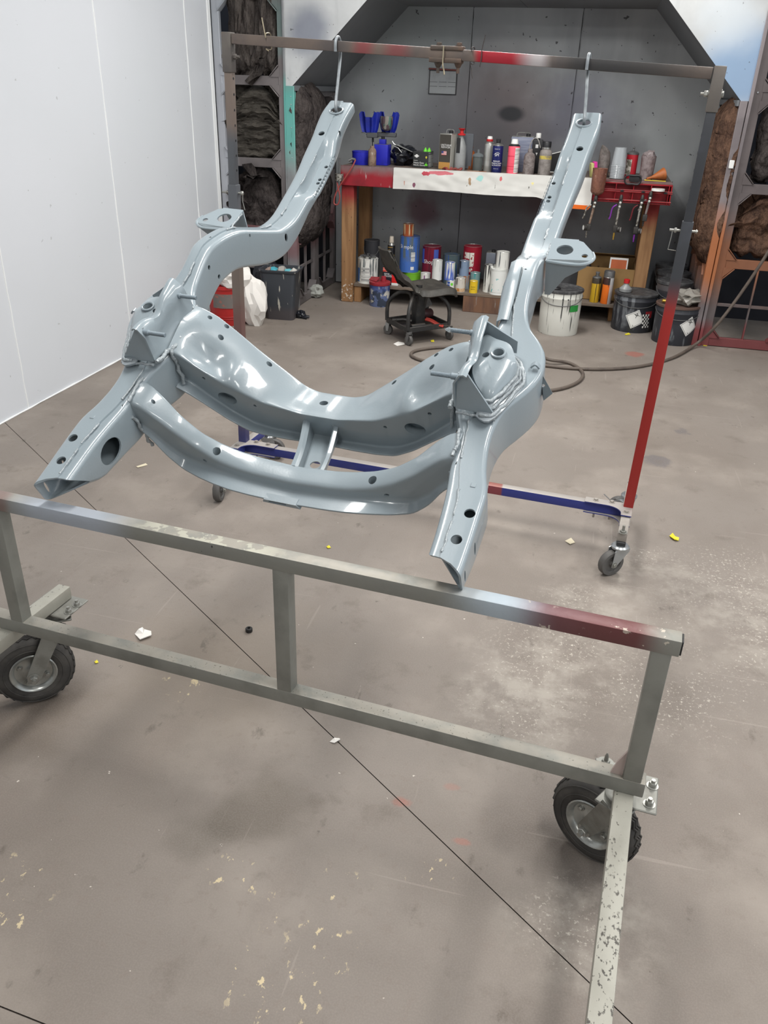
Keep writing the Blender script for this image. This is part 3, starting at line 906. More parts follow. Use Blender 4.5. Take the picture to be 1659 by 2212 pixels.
for s in (-1, 1):
    yhole(ct, s * .25, .047, -.232, .026, .022, .03, .03); yhole(ct, s * .174, .045, -.242, .0045, .005); yhole(ct, s * .293, .047, -.165, .0045, .005)
    for (x, y, z, r) in ((.274, .174, -.104, .0055), (.274, .137, -.105, .0065), (.168, .154, -.197, .0065), (.312, .17, -.088, .0055)):
        lathe(ct, [(r, -.025), (r, .05)], 16, Matrix.Translation((s * x, y, z)))
lathe(ct, [(.011, -.05), (.011, .06)], 20, Matrix.Translation((-.012, .11, -.26)))
rear_cm = fobj('rear_crossmember', boolean_cut(bm, ct))

FCS = [  # a, T2, F2, G, L2
    (.40, (-.05, -.102), (-.12, -.112), (-.122, -.175), (-.13, -.185)), (.37, (-.055, -.110), (-.12, -.124), (-.12, -.20), (-.133, -.212)), (.34, (-.063, -.136), (-.121, -.154), (-.119, -.245), (-.139, -.260)),
    (.30, (-.076, -.178), (-.122, -.196), (-.119, -.283), (-.145, -.297)), (.25, (-.087, -.213), (-.128, -.231), (-.128, -.287), (-.16, -.299)), (.20, (-.092, -.234), (-.138, -.247), (-.139, -.285), (-.177, -.290)),
    (.15, (-.096, -.246), (-.144, -.256), (-.146, -.287), (-.187, -.287)), (.10, (-.095, -.257), (-.147, -.259), (-.150, -.290), (-.19, -.288)), (0, (-.095, -.266), (-.148, -.263), (-.152, -.296), (-.19, -.293))]
def fc_section(x):
    a = abs(x)
    T, F, Gp, L2 = (smooth_c(FCS, a, k) for k in (1, 2, 3, 4))
    zb_ = min(Gp[1], L2[1]) - .006
    poly = [tuple(T), tuple((T + F) / 2 + np.array([0, .003])), tuple(F), tuple(Gp), tuple(L2), (L2[0], L2[1] - .005), (Gp[0] + .008, zb_ - .006), (T[0], zb_ - .006), (T[0], (T[1] + zb_) / 2)]
    return [Vector((x, q[0], q[1])) for q in round_poly(poly, [.007, 0, .011, .010, .0015, .0015, .004, .004, 0], 4)]
bm = loft_x(fc_section, np.linspace(-.40, .40, 91))
bmesh.ops.remove_doubles(bm, verts=bm.verts, dist=1e-5)
ct = BM()
for s in (-1, 1):
    lathe(ct, [(.0098, -.12), (.0098, .06)], 20, Matrix.Translation((s * .2, -.118, -.236)))
    yhole(ct, s * .235, -.13, -.268, .006, .0045)
lathe(ct, [(.0045, -.03), (.0045, .05)], 12, Matrix.Translation((-.352, -.09, -.135)))
front_cm = fobj('front_crossmember', boolean_cut(bm, ct))
# ragged welded lip at both ends of the front crossmember
for s in (-1, 1):
    pts = [(s * (.392 - .002 * k), -.132 + .002 * k, -.15 - .022 * k + (.004 if k % 2 else 0)) for k in range(6)]
    bead(pts, .006, 31 + s, front_cm, n=5)
    pts = [(s * .394, -.12 + .012 * k, -.108 + .0012 * k) for k in range(7)]
    bead(pts, .0055, 35 + s, front_cm, n=5)
    pts = [(s * .354, .19 - .024 * k, -.066 - .003 * k) for k in range(7)] + [(s * .354, .036, -.095), (s * .350, .036, -.14), (s * .347, .03, -.180)]
    bead(pts, .0065, 39 + s, rear_cm, n=5)
# slotted clip hanging under the front lip
bm = BM()
x0c, x1c = -.055, .028
slab(bm, [(x0c, -.193, -.291), (x1c, -.193, -.291), (x1c + .01, -.193, -.303), (x0c - .004, -.193, -.301)], (0, 1, 0), .02)
ct = BM(); box(ct, (-.02, -.19, -.2965), (.045, .06, .006))
fobj('lower_clip', boolean_cut(bm, ct), m_sub, front_cm)

# ---- link bracket between the crossmembers: a floor plate and two curved fins
bm = BM()
slab(bm, [(-.036, .06, -.325), (.036, .06, -.325), (.048, -.095, -.306), (-.012, -.095, -.306)], (0, 0, 1), .004)
ct = BM(); lathe(ct, [(.013, -.03), (.013, .03)], 20, Matrix.Translation((.018, -.05, -.308)))
link = fobj('link_plate', boolean_cut(bm, ct))
for k, (xa, xb) in enumerate(((-.034, -.004), (.033, .052))):
    grid = []
    for i in range(13):
        t = i / 12; y = .056 + (-.100 - .056) * t; x = xa + (xb - xa) * t
        h0 = -.322 + .016 * t; h1 = -.272 + .002 * t - .012 * math.sin(math.pi * t)
        row = [(x + (0.016 if k == 0 else -.0) * .0, y, h0 + (h1 - h0) * j / 4) for j in range(5)]
        e = -1 if k == 0 else 1
        row += [(x + e * .004, y, h1 + .003), (x + e * .013, y, h1 + .002)]
        grid.append(row)
    bm = BM(); sheet(bm, grid, .004); fobj('fin', bm, m_sub, link)
    bead([(xa, .054, -.268 - .008 * i) for i in range(6)], .004, 50 + k, link)

# ---- suspension towers
for s in (-1, 1):
    X = lambda x, y, z: (s * x, y, z)
    # inner mount plate with a rolled upper edge
    grid = []
    ny = 22
    for i in range(ny + 1):
        t = i / ny; y = -.012 + .19 * t
        zb_ = -.074 - .012 * math.sin(math.pi * min(1, t * 1.1)) + .02 * sst(t, .85, 1)
        ztop = .013 - .026 * math.exp(-((t - .46) / .2) ** 2) + .005 * sst(t, .8, .95)
        row = []
        for j in range(9):
            v = j / 8
            x = .373 + .012 * math.sin(math.pi * v) * (math.sin(math.pi * t) ** 2) * 1.2 - .014 * (1 - v) * sst(t, .1, .7) + .012 * sst(v, .75, 1)
            row.append(X(x, y, zb_ + (ztop - zb_) * v))
        zz = row[-1][2]
        row.append(X(.392, y, zz + .002)); row.append(X(.397, y, zz - .002))
        grid.append(row)
    bm = BM(); sheet(bm, grid, .004 * s)
    mount = fobj('arm_mount', bm, m_sub, sub, 55)
    # front triangular gusset and rear end gusset
    bm = BM(); slab(bm, [X(.372, -.012, -.078), X(.459, -.014, -.082), X(.396, .002, .012), X(.378, .002, .010)], (0, 1, 0), .004); fobj('gusset', bm, m_sub, mount)
    bm = BM(); slab(bm, [X(.374, .176, -.066), X(.462, .176, -.07), X(.464, .174, -.035), X(.43, .172, -.012), X(.396, .168, .015), X(.378, .17, .013)], (0, 1, 0), .004); fobj('gusset', bm, m_sub, mount)
    # threaded studs
    for (y, z) in ((0.0, .001), (.154, -.009)):
        bm = BM()
        prof = [(.0068, -.01), (.0068, .008)]
        zz = .010
        while zz < .052: prof += [(.0052, zz), (.0046, zz + .0008)]; zz += .0016
        prof += [(.0045, .0525)]
        lathe(bm, prof, 14, axis_m(X(.372, y, z), (-s, 0, 0))); fobj('stud', bm, m_stud, mount, 30)
        if s > 0 and y > .1:
            bm = BM(); lathe(bm, [(.004, .05), (.0085, .056), (.002, .066)], 4, axis_m(X(.372, y, z), (-s, 0, 0))); fobj('paint_drip', bm, m_weld, mount, 60)
    # upper pad with two holes
    out = [(.392, .166, -.022), (.42, .157, -.020), (.451, .150, -.024), (.468, .125, -.03), (.475, .100, -.034), (.466, .062, -.044), (.444, .014, -.058), (.417, .026, -.052), (.394, .052, -.030), (.388, .11, -.030)]
    c0 = Vector((.432, .10, -.024))
    O_ = smooth_path([Vector(p) for p in out], 4, True)
    ring0 = [X(*p) for p in O_]
    low = [X(*(p + (p - c0) * Vector((.10, .10, 0)).x + Vector((0, 0, -.022)))) for p in O_]
    low2 = [X(*(p + (p - c0) * .14 + Vector((0, 0, -.05)))) for p in O_]
    inn = [X(*(c0 + (p - c0) * .72 + Vector((0, 0, .004)))) for p in O_]
    inn2 = [X(*(c0 + (p - c0) * .35 + Vector((0, 0, .005)))) for p in O_]
    bm = BM(); ring_loft(bm, [low2, low, ring0, inn, inn2])
    ct = BM()
    lathe(ct, [(.0115, -.05), (.0115, .05)], 20, Matrix.Translation(X(.436, .112, -.02))); lathe(ct, [(.008, -.05), (.008, .05)], 16, Matrix.Translation(X(.410, .104, -.02)) )
    pad = fobj('spring_pad', boolean_cut(bm, ct), m_sub, sub, 50)
    bm = BM(); tube(bm, [Vector(X(.436, .112, -.0185)) + Vector((.0145 * math.cos(t), .0145 * math.sin(t), 0)) for t in np.linspace(0, 2 * math.pi, 24, endpoint=False)], .003, 7, True); fobj('hole_lip', bm, m_sub, pad)
    # stacked rims and beads around the pad
    def rim(f, dz): return [X(*(c0 + (Vector((p.x, p.y, c0.z)) - c0) * f + Vector((0, 0, dz)))) for p in O_]
    n_ = len(O_)
    for q, (f, dz, r) in enumerate(((1.10, -.034, .0055), (1.24, -.046, .0055), (1.42, -.053, .006))):
        ring = rim(f, dz)
        idx = [i % n_ for i in range(int(n_ * .02), int(n_ * .70))]
        pts = [ring[i] for i in idx]
        bead([pts[i] for i in range(0, len(pts), 2)], r, 60 + q + s, pad, 'rim_bead', 3, .4)
    for q, (f0, f1, dz) in enumerate(((1.02, 1.28, -.045), (1.2, 1.55, -.056))):
        a = rim(f0, dz + .006); b = rim(f1, dz)
        idx = list(range(int(n_ * .02), int(n_ * .70)))
        bm = BM(); sheet(bm, [[a[i % n_], b[i % n_]] for i in idx], .006 * s); fobj('rim_step', bm, m_rough, pad, 50)
    # bead along the plate foot and the horn joint
    bead([X(.362 - .004 * math.sin(math.pi * t), -.012 + .19 * t, -.078 - .006 * math.sin(math.pi * t) + .02 * sst(t, .85, 1)) for t in np.linspace(0, 1, 14)], .0072, 71 + s, mount)
    bead([X(.375 + .085 * t, -.018, -.083 - .004 * t) for t in np.linspace(0, 1, 8)], .0045, 75 + s, mount)
    # outer curled tab and pierced ear
    grid = [[X(.50 + .022 * t, .15 - .012 * k / 6, -.072 - .0 + .010 * math.sin(t * math.pi) - .0 * k) for t in np.linspace(0, 1, 7)] for k in range(7)]
    bm = BM(); sheet(bm, grid, .004 * s); fobj('rolled_tab', bm, m_sub, pad)
    bm = BM(); slab(bm, [X(.520, .176, -.105), X(.522, .150, -.09), X(.552, .142, -.140), X(.534, .136, -.160), X(.522, .16, -.15)], (s * .3, -1, .2), .004)
    ct = BM(); lathe(ct, [(.004, -.03), (.004, .03)], 12, axis_m(X(.531, .152, -.125), (0, -1, .3)))
    fobj('bump_ear', boolean_cut(bm, ct), m_sub, pad)

    # body mount bracket on the outside of the rail: pierced top plate with a deep skirt
    zt_ = -.092
    out = [(.447, .655), (.452, .560), (.50, .556), (.536, .558), (.558, .572), (.565, .592), (.558, .612), (.528, .652), (.515, .657)]
    bm = BM(); slab(bm, [X(x, y, zt_) for x, y in out], (0, 0, -1), .004)
    ct = BM(); lathe(ct, [(.021, -.03), (.021, .03)], 24, Matrix.Translation(X(.488, .612, zt_))); lathe(ct, [(.008, -.03), (.008, .03)], 16, Matrix.Translation(X(.541, .594, zt_)))
    brk = fobj('body_mount', boolean_cut(bm, ct), m_sub, sub)
    for pl in ([(.450, .562, zt_), (.536, .560, zt_), (.556, .572, zt_), (.549, .572, zt_ - .018), (.50, .565, zt_ - .05), (.464, .566, zt_ - .108), (.450, .566, zt_ - .108)],
               [(.449, .655, zt_), (.515, .657, zt_), (.498, .655, zt_ - .045), (.449, .655, zt_ - .075)]):
        bm = BM(); slab(bm, [X(*p) for p in pl], (0, 1, 0), .004); fobj('skirt', bm, m_sub, brk)
    bm = BM(); tube(bm, smooth_path([Vector(X(x, y, zt_ - .002)) for x, y in out[1:7]], 4), .004, 7); fobj('rolled_edge', bm, m_sub, brk)
    bead([X(.449, .56 + .012 * k, zt_ - .004) for k in range(8)], .004, 81 + s, brk)
    # stepped doubler that wraps the rail hump on the inboard side
    grid = []
    for i in range(9):
        y = .27 + .2 * i / 8
        grid.append([X(stn(y, 3) - .004 - .010 * math.sin(math.pi * i / 8), y, stn(y, 1) - .03), X(stn(y, 3) - .003, y, stn(y, 1) - .004), X(stn(y, 3) + .008, y, stn(y, 1) + .003), X(stn(y, 3) + .022, y, stn(y, 1) + .003)])
    bm = BM(); sheet(bm, grid, .003 * s); 
    if s > 0: fobj('doubler', bm, m_sub, rails[1])
    else: bm.free()

# ================================================================== rolling cart under the front horns
ax = Vector((.9963, -.0864, 0)); bx = Vector((.0864, .9963, 0)); ZV = Vector((0, 0, 1))
A0 = Vector((.252, 1.276, 0))         # front right foot of the lower beam, on plan
def cp(a, b, z): return A0 + ax * a + bx * b + ZV * z
G1 = srgb(134, 134, 127)
dust = dict(t='up', lo=.6, hi=.9, c2=srgb(156, 150, 139), f=.75, x=(dict(t='noise', sc=14, lo=.3, hi=.6, det=4),))
spk = dict(t='noise', sc=170, lo=.66, hi=.7, det=2, c2=srgb(70, 66, 60), f=.8)
m_cart = mat('cart_grey_paint', G1, .45, .15, [dict(t='noise', sc=9, lo=.4, hi=.7, det=5, c2=srgb(112, 112, 106), f=.8), dust, dict(t='up', lo=.6, hi=.9, x=(spk,), c2=srgb(80, 76, 70), f=.8)], dict(sc=60, s=.06))
cart = thing('steel_cart', 'grey welded steel cart on pneumatic casters carrying the front of the subframe', 'cart', tuple(cp(-.76, 0, 0)))
cl = lambda a, b, z: tuple(cp(a, b, z) - cp(-.76, 0, 0))
b36 = .036
# upper beam with zones of old paint
ul = [dict(t='noise', sc=9, lo=.4, hi=.7, det=5, c2=srgb(126, 126, 121), f=.7), dust,
      dict(t='band', ax=0, r=(.30, .42, .52, .64), wob=.1, c2=srgb(176, 190, 202), f=.75),
      dict(t='band', ax=0, r=(.42, .55, .69, .755), wob=.06, c2=srgb(100, 50, 52), f=.92),
      dict(t='band', ax=0, r=(-.74, -.62, -.5, -.36), wob=.1, c2=srgb(172, 180, 192), f=.8),
      dict(t='band', ax=0, r=(-.9, -.8, -.74, -.70), wob=.1, c2=srgb(120, 84, 80), f=.6),
      dict(t='noise', sc=46, lo=.62, hi=.66, det=3, c2=srgb(196, 186, 172), f=.85, x=(dict(t='band', ax=0, r=(.45, .5, .74, .76)), dict(t='noise', sc=6, lo=.40, hi=.5))),
      dict(t='noise', sc=30, lo=.5, hi=.54, det=3, c2=srgb(176, 174, 160), f=.9, x=(dict(t='band', ax=0, r=(-.40, -.32, -.1, .0)), dict(t='up', lo=.6, hi=.9))),
      dict(t='noise', sc=60, lo=.66, hi=.68, det=3, c2=srgb(54, 52, 50), f=.9, x=(dict(t='ball', c=cl(-.96, 0, .70), r0=.03, r1=.06),))]
m_top = mat('cart_top_beam_paint', G1, .42, .15, ul, dict(sc=60, s=.08))
def sqbeam(bm, a0, a1, b0, b1, z0, z1):
    c = cp((a0 + a1) / 2, (b0 + b1) / 2, (z0 + z1) / 2)
    M3 = Matrix((ax, bx, ZV)).transposed()
    return box(bm, c, (a1 - a0, b1 - b0, z1 - z0), M3, .003, 2)
bm = BM(); sqbeam(bm, -1.62, .003, 0, b36, .683, .717); ub = obj('upper_beam', bm, m_top, cart, world=True)
bm = BM(); M3 = Matrix((ax, bx, ZV)).transposed(); box(bm, cp(.0045, b36 / 2, .70), (.003, .030, .030), M3, .001)
obj('end_cap', bm, mat('black_plug', (.02, .02, .02), .5), ub, world=True)
bm = BM(); sqbeam(bm, -1.62, .0, 0, b36, .33, .366); obj('lower_beam', bm, m_cart, cart, world=True)
for a0 in (-.045, -.808, -1.545):
    bm = BM(); sqbeam(bm, a0, a0 + b36, .001, b36 - .001, .364, .685); obj('upright', bm, m_cart, cart, world=True)
bm = BM(); slab(bm, [cp(-.046, .01, .366), cp(-.070, .01, .366), cp(-.060, .01, .40), cp(-.046, .01, .43)], bx, .006); obj('weld_tab', bm, mat('pinkish_tab', srgb(168, 152, 146), .5), cart, world=True)
m_side = mat('cart_side_beam_paint', srgb(162, 160, 150), .45, .15, [dict(t='noise', sc=9, lo=.4, hi=.7, det=5, c2=srgb(146, 144, 134), f=.7),
    dict(t='noise', sc=(150, 90, 120), lo=.57, hi=.61, det=3, c2=srgb(62, 58, 54), f=.85, x=(dict(t='up', lo=.6, hi=.9), dict(t='band', ax=1, r=(-3, -2, -.45, -.15), wob=.2))),
    dict(t='noise', sc=(150, 90, 120), lo=.64, hi=.67, det=3, c2=srgb(70, 66, 62), f=.8, x=(dict(t='up', lo=.6, hi=.9),))], dict(sc=60, s=.06))
# side beams run back toward the viewer and stick out behind
for a0, b0, b1 in ((-.055, -.95, .10), (-1.585, -.95, .225)):
    bm = BM(); sqbeam(bm, a0, a0 + .038, b0, b1, .294, .33); obj('side_beam', bm, m_side, cart, world=True)
bm = BM(); sqbeam(bm, -1.62, .0, -.95, -.914, .294, .33); obj('rear_beam', bm, m_cart, cart, world=True)

m_tyre = mat('tyre_rubber', srgb(58, 56, 54), .75, 0, [dict(t='noise', sc=18, lo=.4, hi=.7, det=4, c2=srgb(82, 79, 75), f=.7)], dict(sc=60, s=.1))
m_rim = mat('zinc_rim', srgb(176, 178, 174), .3, .7, [dict(t='noise', sc=20, lo=.45, hi=.7, c2=srgb(120, 120, 116), f=.6)])
m_zinc = mat('zinc_plate', srgb(138, 138, 132), .45, .45, [dict(t='noise', sc=26, lo=.4, hi=.7, det=5, c2=srgb(112, 110, 104), f=.7)], dict(sc=80, s=.05))
m_bolt = mat('bolt_zinc', srgb(160, 160, 155), .38, .7)
def caster(parent, plate, hub, axis, Rw=.107, wt=.058, tag_=''):
    """plate: swivel point (top), hub: wheel centre, axis: axle direction toward the viewer"""
    plate = Vector(plate); hub = Vector(hub); ax_ = Vector(axis).normalized()
    up = ZV; fwd = ax_.cross(up).normalized()
    M4 = Matrix.Translation(hub) @ Matrix((fwd, up, ax_)).transposed().to_4x4()
    bm = BM()
    w = wt / 2; R = Rw
    prof = [(R * .52, -w * .72), (R * .60, -w * .9), (R * .74, -w * 1.0), (R * .88, -w * .92), (R * .965, -w * .6), (R * .992, -w * .3), (R, -w * .1), (R, w * .1), (R * .992, w * .3), (R * .965, w * .6), (R * .88, w * .92), (R * .74, w), (R * .60, w * .9), (R * .52, w * .72)]
    n = 44
    rings = []
    for r, z in prof: rings.append([M4 @ Vector((r * math.cos(2 * math.pi * i / n), r * math.sin(2 * math.pi * i / n), z)) for i in range(n)])
    rings.append(rings[0])
    ring_loft(bm, rings, True, False, False); bmesh.ops.remove_doubles(bm, verts=bm.verts, dist=1e-5)
    tyre = obj('tyre', bm, m_tyre, parent, 50, True)
    for zz in (-.25, 0, .25):   # zigzag tread ribs
        bm = BM(); tube(bm, [M4 @ Vector(((R + .0005) * math.cos(t), (R + .0005) * math.sin(t), w * zz + .004 * (1 if k % 2 else -1))) for k, t in enumerate(np.linspace(0, 2 * math.pi, 60, endpoint=False))], .003, 5, True)
        obj('tread_rib', bm, m_tyre, tyre, 50, True)
    for q in (.72, .9):         # sidewall rings
        bm = BM(); tube(bm, [M4 @ Vector((R * q * math.cos(t), R * q * math.sin(t), w * (1.0 if q < .8 else .9))) for t in np.linspace(0, 2 * math.pi, 48, endpoint=False)], .0016, 5, True)
        obj('sidewall_ring', bm, m_tyre, tyre, 50, True)
    bm = BM()
    lathe(bm, [(R * .57, w * .80), (R * .585, w * .95), (R * .56, w * 1.02), (R * .50, w * .92), (R * .46, w * .55), (R * .30, w * .45), (R * .2, w * .65), (R * .13, w * .8), (R * .001, w * .8)], 36, M4, False)
    lathe(bm, [(R * .57, -w * .80), (R * .585, -w * .95), (R * .56, -w * 1.02), (R * .50, -w * .92), (R * .46, -w * .55), (R * .30, -w * .45), (R * .001, -w * .8)], 36, M4, False)
    rim = obj('wheel_rim', bm, m_rim, parent, 45, True)
    for k in range(4):
        t = k * math.pi / 2 + .5
        bm = BM(); bolt(bm, M4 @ Vector((R * .36 * math.cos(t), R * .36 * math.sin(t), w * .48)), ax_, .006, .006); obj('rim_bolt', bm, m_bolt, rim, 30, True)
    # fork: two legs and a crown
    off = w + .014
    top = Vector((plate.x, plate.y, plate.z - .012))
    for sd in (1, -1):
        base = hub + ax_ * off * sd
        ptop = top + ax_ * off * sd - ZV * .006
        dvec = (ptop - base).normalized(); sv = ax_.cross(dvec).normalized()
        bm = BM()
        slab(bm, [base - dvec * .020 - sv * .010, base - dvec * .020 + sv * .010, base + sv * .019, ptop + sv * .024, ptop - sv * .024, base - sv * .019], ax_ * sd, .005)
        lg = obj('fork_leg', bm, m_zinc, parent, 30, True)
        bm = BM(); bolt(bm, base + ax_ * sd * .005, ax_ * sd, .0105, .010)
        if sd > 0: cyl(bm, base + ax_ * .012, base + ax_ * .026, .0055, 12)
        obj('axle_bolt', bm, m_bolt, lg, 30, True)
    bm = BM(); box(bm, top - ZV * .006, (.075, 2 * off + .01, .006), Matrix((fwd, ax_, ZV)).transposed(), .002)
    lathe(bm, [(.036, -.004), (.036, .006), (.028, .012)], 24, Matrix.Translation(top))
    obj('fork_crown', bm, m_zinc, parent, 40, True)
def caster_plate(c, sa, sb, bolts, washer=None):
    bm = BM(); box(bm, cp(*c), (sa, sb, .006), Matrix((ax, bx, ZV)).transposed(), .002)
    pl = obj('caster_plate', bm, m_zinc, cart, 30, True)
    for (a, b) in bolts:
        bm = BM(); bolt(bm, cp(a, b, c[2] + .003), ZV, .0085, .009); cyl(bm, cp(a, b, c[2] + .012), cp(a, b, c[2] + .02), .0045, 10)
        obj('plate_bolt', bm, m_bolt, pl, 30, True)
    if washer:
        bm = BM(); lathe(bm, [(.019, 0), (.019, .0025), (.0, .0025)], 22, Matrix.Translation(cp(*washer, c[2] + .003)))
        hexnut(bm, cp(*washer, c[2] + .0055), ZV, .009, .008); lathe(bm, [(.0048, 0), (.0042, .014), (.001, .022)], 10, Matrix.Translation(cp(*washer, c[2] + .012)))
        obj('washer_nut', bm, m_zinc, pl, 30, True)
caster_plate((-.010, .058, .289), .088, .105, ((.018, .028), (.022, .082)))
caster_plate((-.075, .100, .289), .05, .05, (), (-.078, .112))
caster(cart, cp(-.034, .050, .286), tuple(fl(1287, 1768, .107)), (-.52, -.85, 0))
caster_plate((-1.566, .185, .289), .13, .10, ((-1.512, .20), (-1.512, .165)))
caster(cart, cp(-1.566, .175, .286), tuple(fl(72, 1443, .107)), (.60, -.80, 0))
# far corners, out of the picture
caster_plate((-.036, -.70, .289), .11, .10, ())
caster(cart, cp(-.036, -.70, .286), cp(-.036, -.64, .107), (-1, 0, 0))
caster_plate((-1.566, -.70, .289), .11, .10, ())
caster(cart, cp(-1.566, -.70, .286), cp(-1.566, -.64, .107), (-1, 0, 0))

# ================================================================== panel stand (rack) with hooks
ra = Vector((.9962, -.0866, 0)); rbv = Vector((.0866, .9962, 0))
RB = Vector((.272, 2.935, 0)); RT = Vector((.300, 2.935, 1.645))
LB = Vector((-1.372, 3.078, 0)); LT = Vector((-1.346, 3.078, 1.715))
m_steel = mat('stand_bare_steel', srgb(110, 105, 100), .45, .45, [dict(t='noise', sc=7, lo=.4, hi=.7, det=5, c2=srgb(88, 84, 84), f=.8), dict(t='noise', sc=4, lo=.5, hi=.75, det=4, c2=srgb(140, 118, 98), f=.6)], dict(sc=60, s=.05))
stand = thing('panel_stand', 'tall wheeled tube stand with a brown top bar, red right leg and blue base', 'stand', (-.53, 3.0, 0))
so = Vector((-.53, 3.0, 0))
def rbeam(bm, p, q, w, up=rbv, h=None): return beam(bm, p, q, w, h or w, up, .003, 2)
def lerp(a, b, t): return a + (b - a) * t
m_barp = mat('stand_bar_paint', srgb(112, 100, 92), .42, .4, [dict(t='noise', sc=6, lo=.4, hi=.7, det=5, c2=srgb(84, 80, 80), f=.8),
    dict(t='band', ax=0, r=(.30, .42, .62, .9), wob=.1, c2=srgb(52, 54, 56), f=.85),
    dict(t='band', ax=0, r=(.06, .085, .20, .28), wob=.04, c2=srgb(156, 34, 48), f=.95),
    dict(t='band', ax=0, r=(.20, .27, .28, .33), wob=.04, c2=srgb(196, 190, 192), f=.7),
    dict(t='band', ax=0, r=(-.36, -.31, -.30, -.25), wob=.04, c2=srgb(140, 50, 60), f=.6),
    dict(t='band', ax=0, r=(-.26, -.2, -.18, -.12), wob=.04, c2=srgb(140, 50, 60), f=.5)], dict(sc=60, s=.04))
bm = BM(); rbeam(bm, LT + ra * .02, RT - ra * .02, .030, ZV, .032); bar = obj('top_bar', bm, m_barp, stand, world=True)
def zat(P0, P1, z): return lerp(P0, P1, z / P1.z)
legs = {}
m_legR = mat('stand_right_leg_paint', srgb(64, 66, 70), .4, .3, [dict(t='band', ax=2, r=(-.2, -.1, atY(1440, 690, 2.935).z, atY(1462, 590, 2.935).z), wob=.06, c2=srgb(160, 48, 44), f=.96), dict(t='noise', sc=5, lo=.5, hi=.75, c2=srgb(84, 88, 98), f=.5, x=(dict(t='band', ax=2, r=(1.1, 1.2, 3, 4)),))], dict(sc=60, s=.04))
m_legL = mat('stand_left_leg_paint', srgb(120, 108, 100), .42, .3, [dict(t='band', ax=2, r=(1.02, 1.1, 1.36, 1.44), wob=.1, c2=srgb(84, 92, 100), f=.8), dict(t='band', ax=2, r=(.35, .45, .7, .85), wob=.12, c2=srgb(116, 72, 72), f=.6), dict(t='band', ax=2, r=(-.2, -.1, .2, .34), c2=srgb(58, 64, 118), f=.9)], dict(sc=60, s=.04))
for nm, P0, P1, mm, zs_ in (('r', RB, RT, m_legR, atY(1486, 478, 2.935).z), ('l', LB, LT, m_legL, 1.235)):
    bm = BM(); rbeam(bm, zat(P0, P1, .15), zat(P0, P1, zs_), .036); ol = obj('outer_leg', bm, mm, stand, world=True)
    bm = BM(); rbeam(bm, zat(P0, P1, zs_ - .05), zat(P0, P1, P1.z - .05), .029); il = obj('inner_leg', bm, mm, stand, world=True)
    s = 1 if nm == 'l' else -1
    # adjustment holes in the inner leg, their shade painted as black discs
    z = zs_ + .05; mh = mat('hole_shade', (.01, .01, .012), .9)
    while z < P1.z - .12:
        p = zat(P0, P1, z); bm = BM(); lathe(bm, [(.0045, 0), (.0045, .0008), (.001, .0008)], 10, axis_m(p + ra * s * .0143, ra * s)); z += .051
        obj('pin_hole', bm, mh, il, 0, True)
    # locking pin with hanging wire clip
    p = zat(P0, P1, zs_ - .03)
    bm = BM(); cyl(bm, p - ra * .052, p + ra * .036, .004, 10); lathe(bm, [(.008, 0), (.008, .006), (.004, .009)], 12, axis_m(p + ra * .03 * s, ra * s)); lathe(bm, [(.007, 0), (.007, .003)], 12, axis_m(p - ra * .03 * s, -ra * s))
    pin = obj('lock_pin', bm, m_bolt, stand, 30, True)
    bm = BM()
    if nm == 'r': tube(bm, [p - ra * .042, p - ra * .043 - ZV * .03, p - ra * .046 - ZV * .062, p - ra * .02 - ZV * .064], .0016, 6)
    else: tube(bm, [p + ra * .036, p + ra * .034 - ZV * .03, p + ra * .042 - ZV * .06], .0016, 6); 
    obj('pin_wire', bm, m_bolt, pin, 30, True)
    # top socket with its clamping bolt
    tp = zat(P0, P1, P1.z - .045)
    bm = BM(); rbeam(bm, zat(P0, P1, P1.z - .105), zat(P0, P1, P1.z + .020), .036); sk = obj('corner_socket', bm, m_steel, stand, world=True)
    bm = BM(); bolt(bm, zat(P0, P1, P1.z - .055) - ra * s * .018, -ra * s, .009, .006)
    obj('socket_bolt', bm, m_bolt if nm == 'r' else m_steel, sk, 30, True)
    bm = BM(); bolt(bm, zat(P0, P1, P1.z - .055) + ra * s * .018, ra * s, .009, .012); cyl(bm, zat(P0, P1, P1.z - .055) + ra * s * .02, zat(P0, P1, P1.z - .055) + ra * s * .042, .004, 8)
    obj('socket_bolt', bm, m_bolt if nm == 'r' else m_steel, sk, 30, True)

# centre coupling of the two bar halves
def bp(t, dz=0, db=0): return lerp(LT, RT, t) + ZV * dz + rbv * db
tc = ((atY(965, 130, 3.0).x) - LT.x) / (RT.x - LT.x)
cc = bp(tc)
m_iron = mat('dark_iron', srgb(84, 76, 70), .55, .5, [dict(t='noise', sc=12, lo=.4, hi=.7, c2=srgb(118, 92, 78), f=.6)])
bm = BM(); rbeam(bm, bp(tc) - ra * .055 + ZV * .018, bp(tc) + ra * .055 + ZV * .016, .038, ZV, .013); rbeam(bm, bp(tc) - ra * .058 - ZV * .017, bp(tc) + ra * .052 - ZV * .019, .038, ZV, .014); cpl = obj('coupling', bm, m_iron, stand, world=True)
for d in (-.03, .038):
    bm = BM(); bolt(bm, bp(tc) + ra * d + ZV * .024, ZV, .009, .008); lathe(bm, [(.014, 0), (.008, -.012), (.0055, -.014), (.0055, -.03)], 10, Matrix.Translation(bp(tc) + ra * d - ZV * .025))
    obj('coupling_bolt', bm, m_iron, cpl, 30, True)

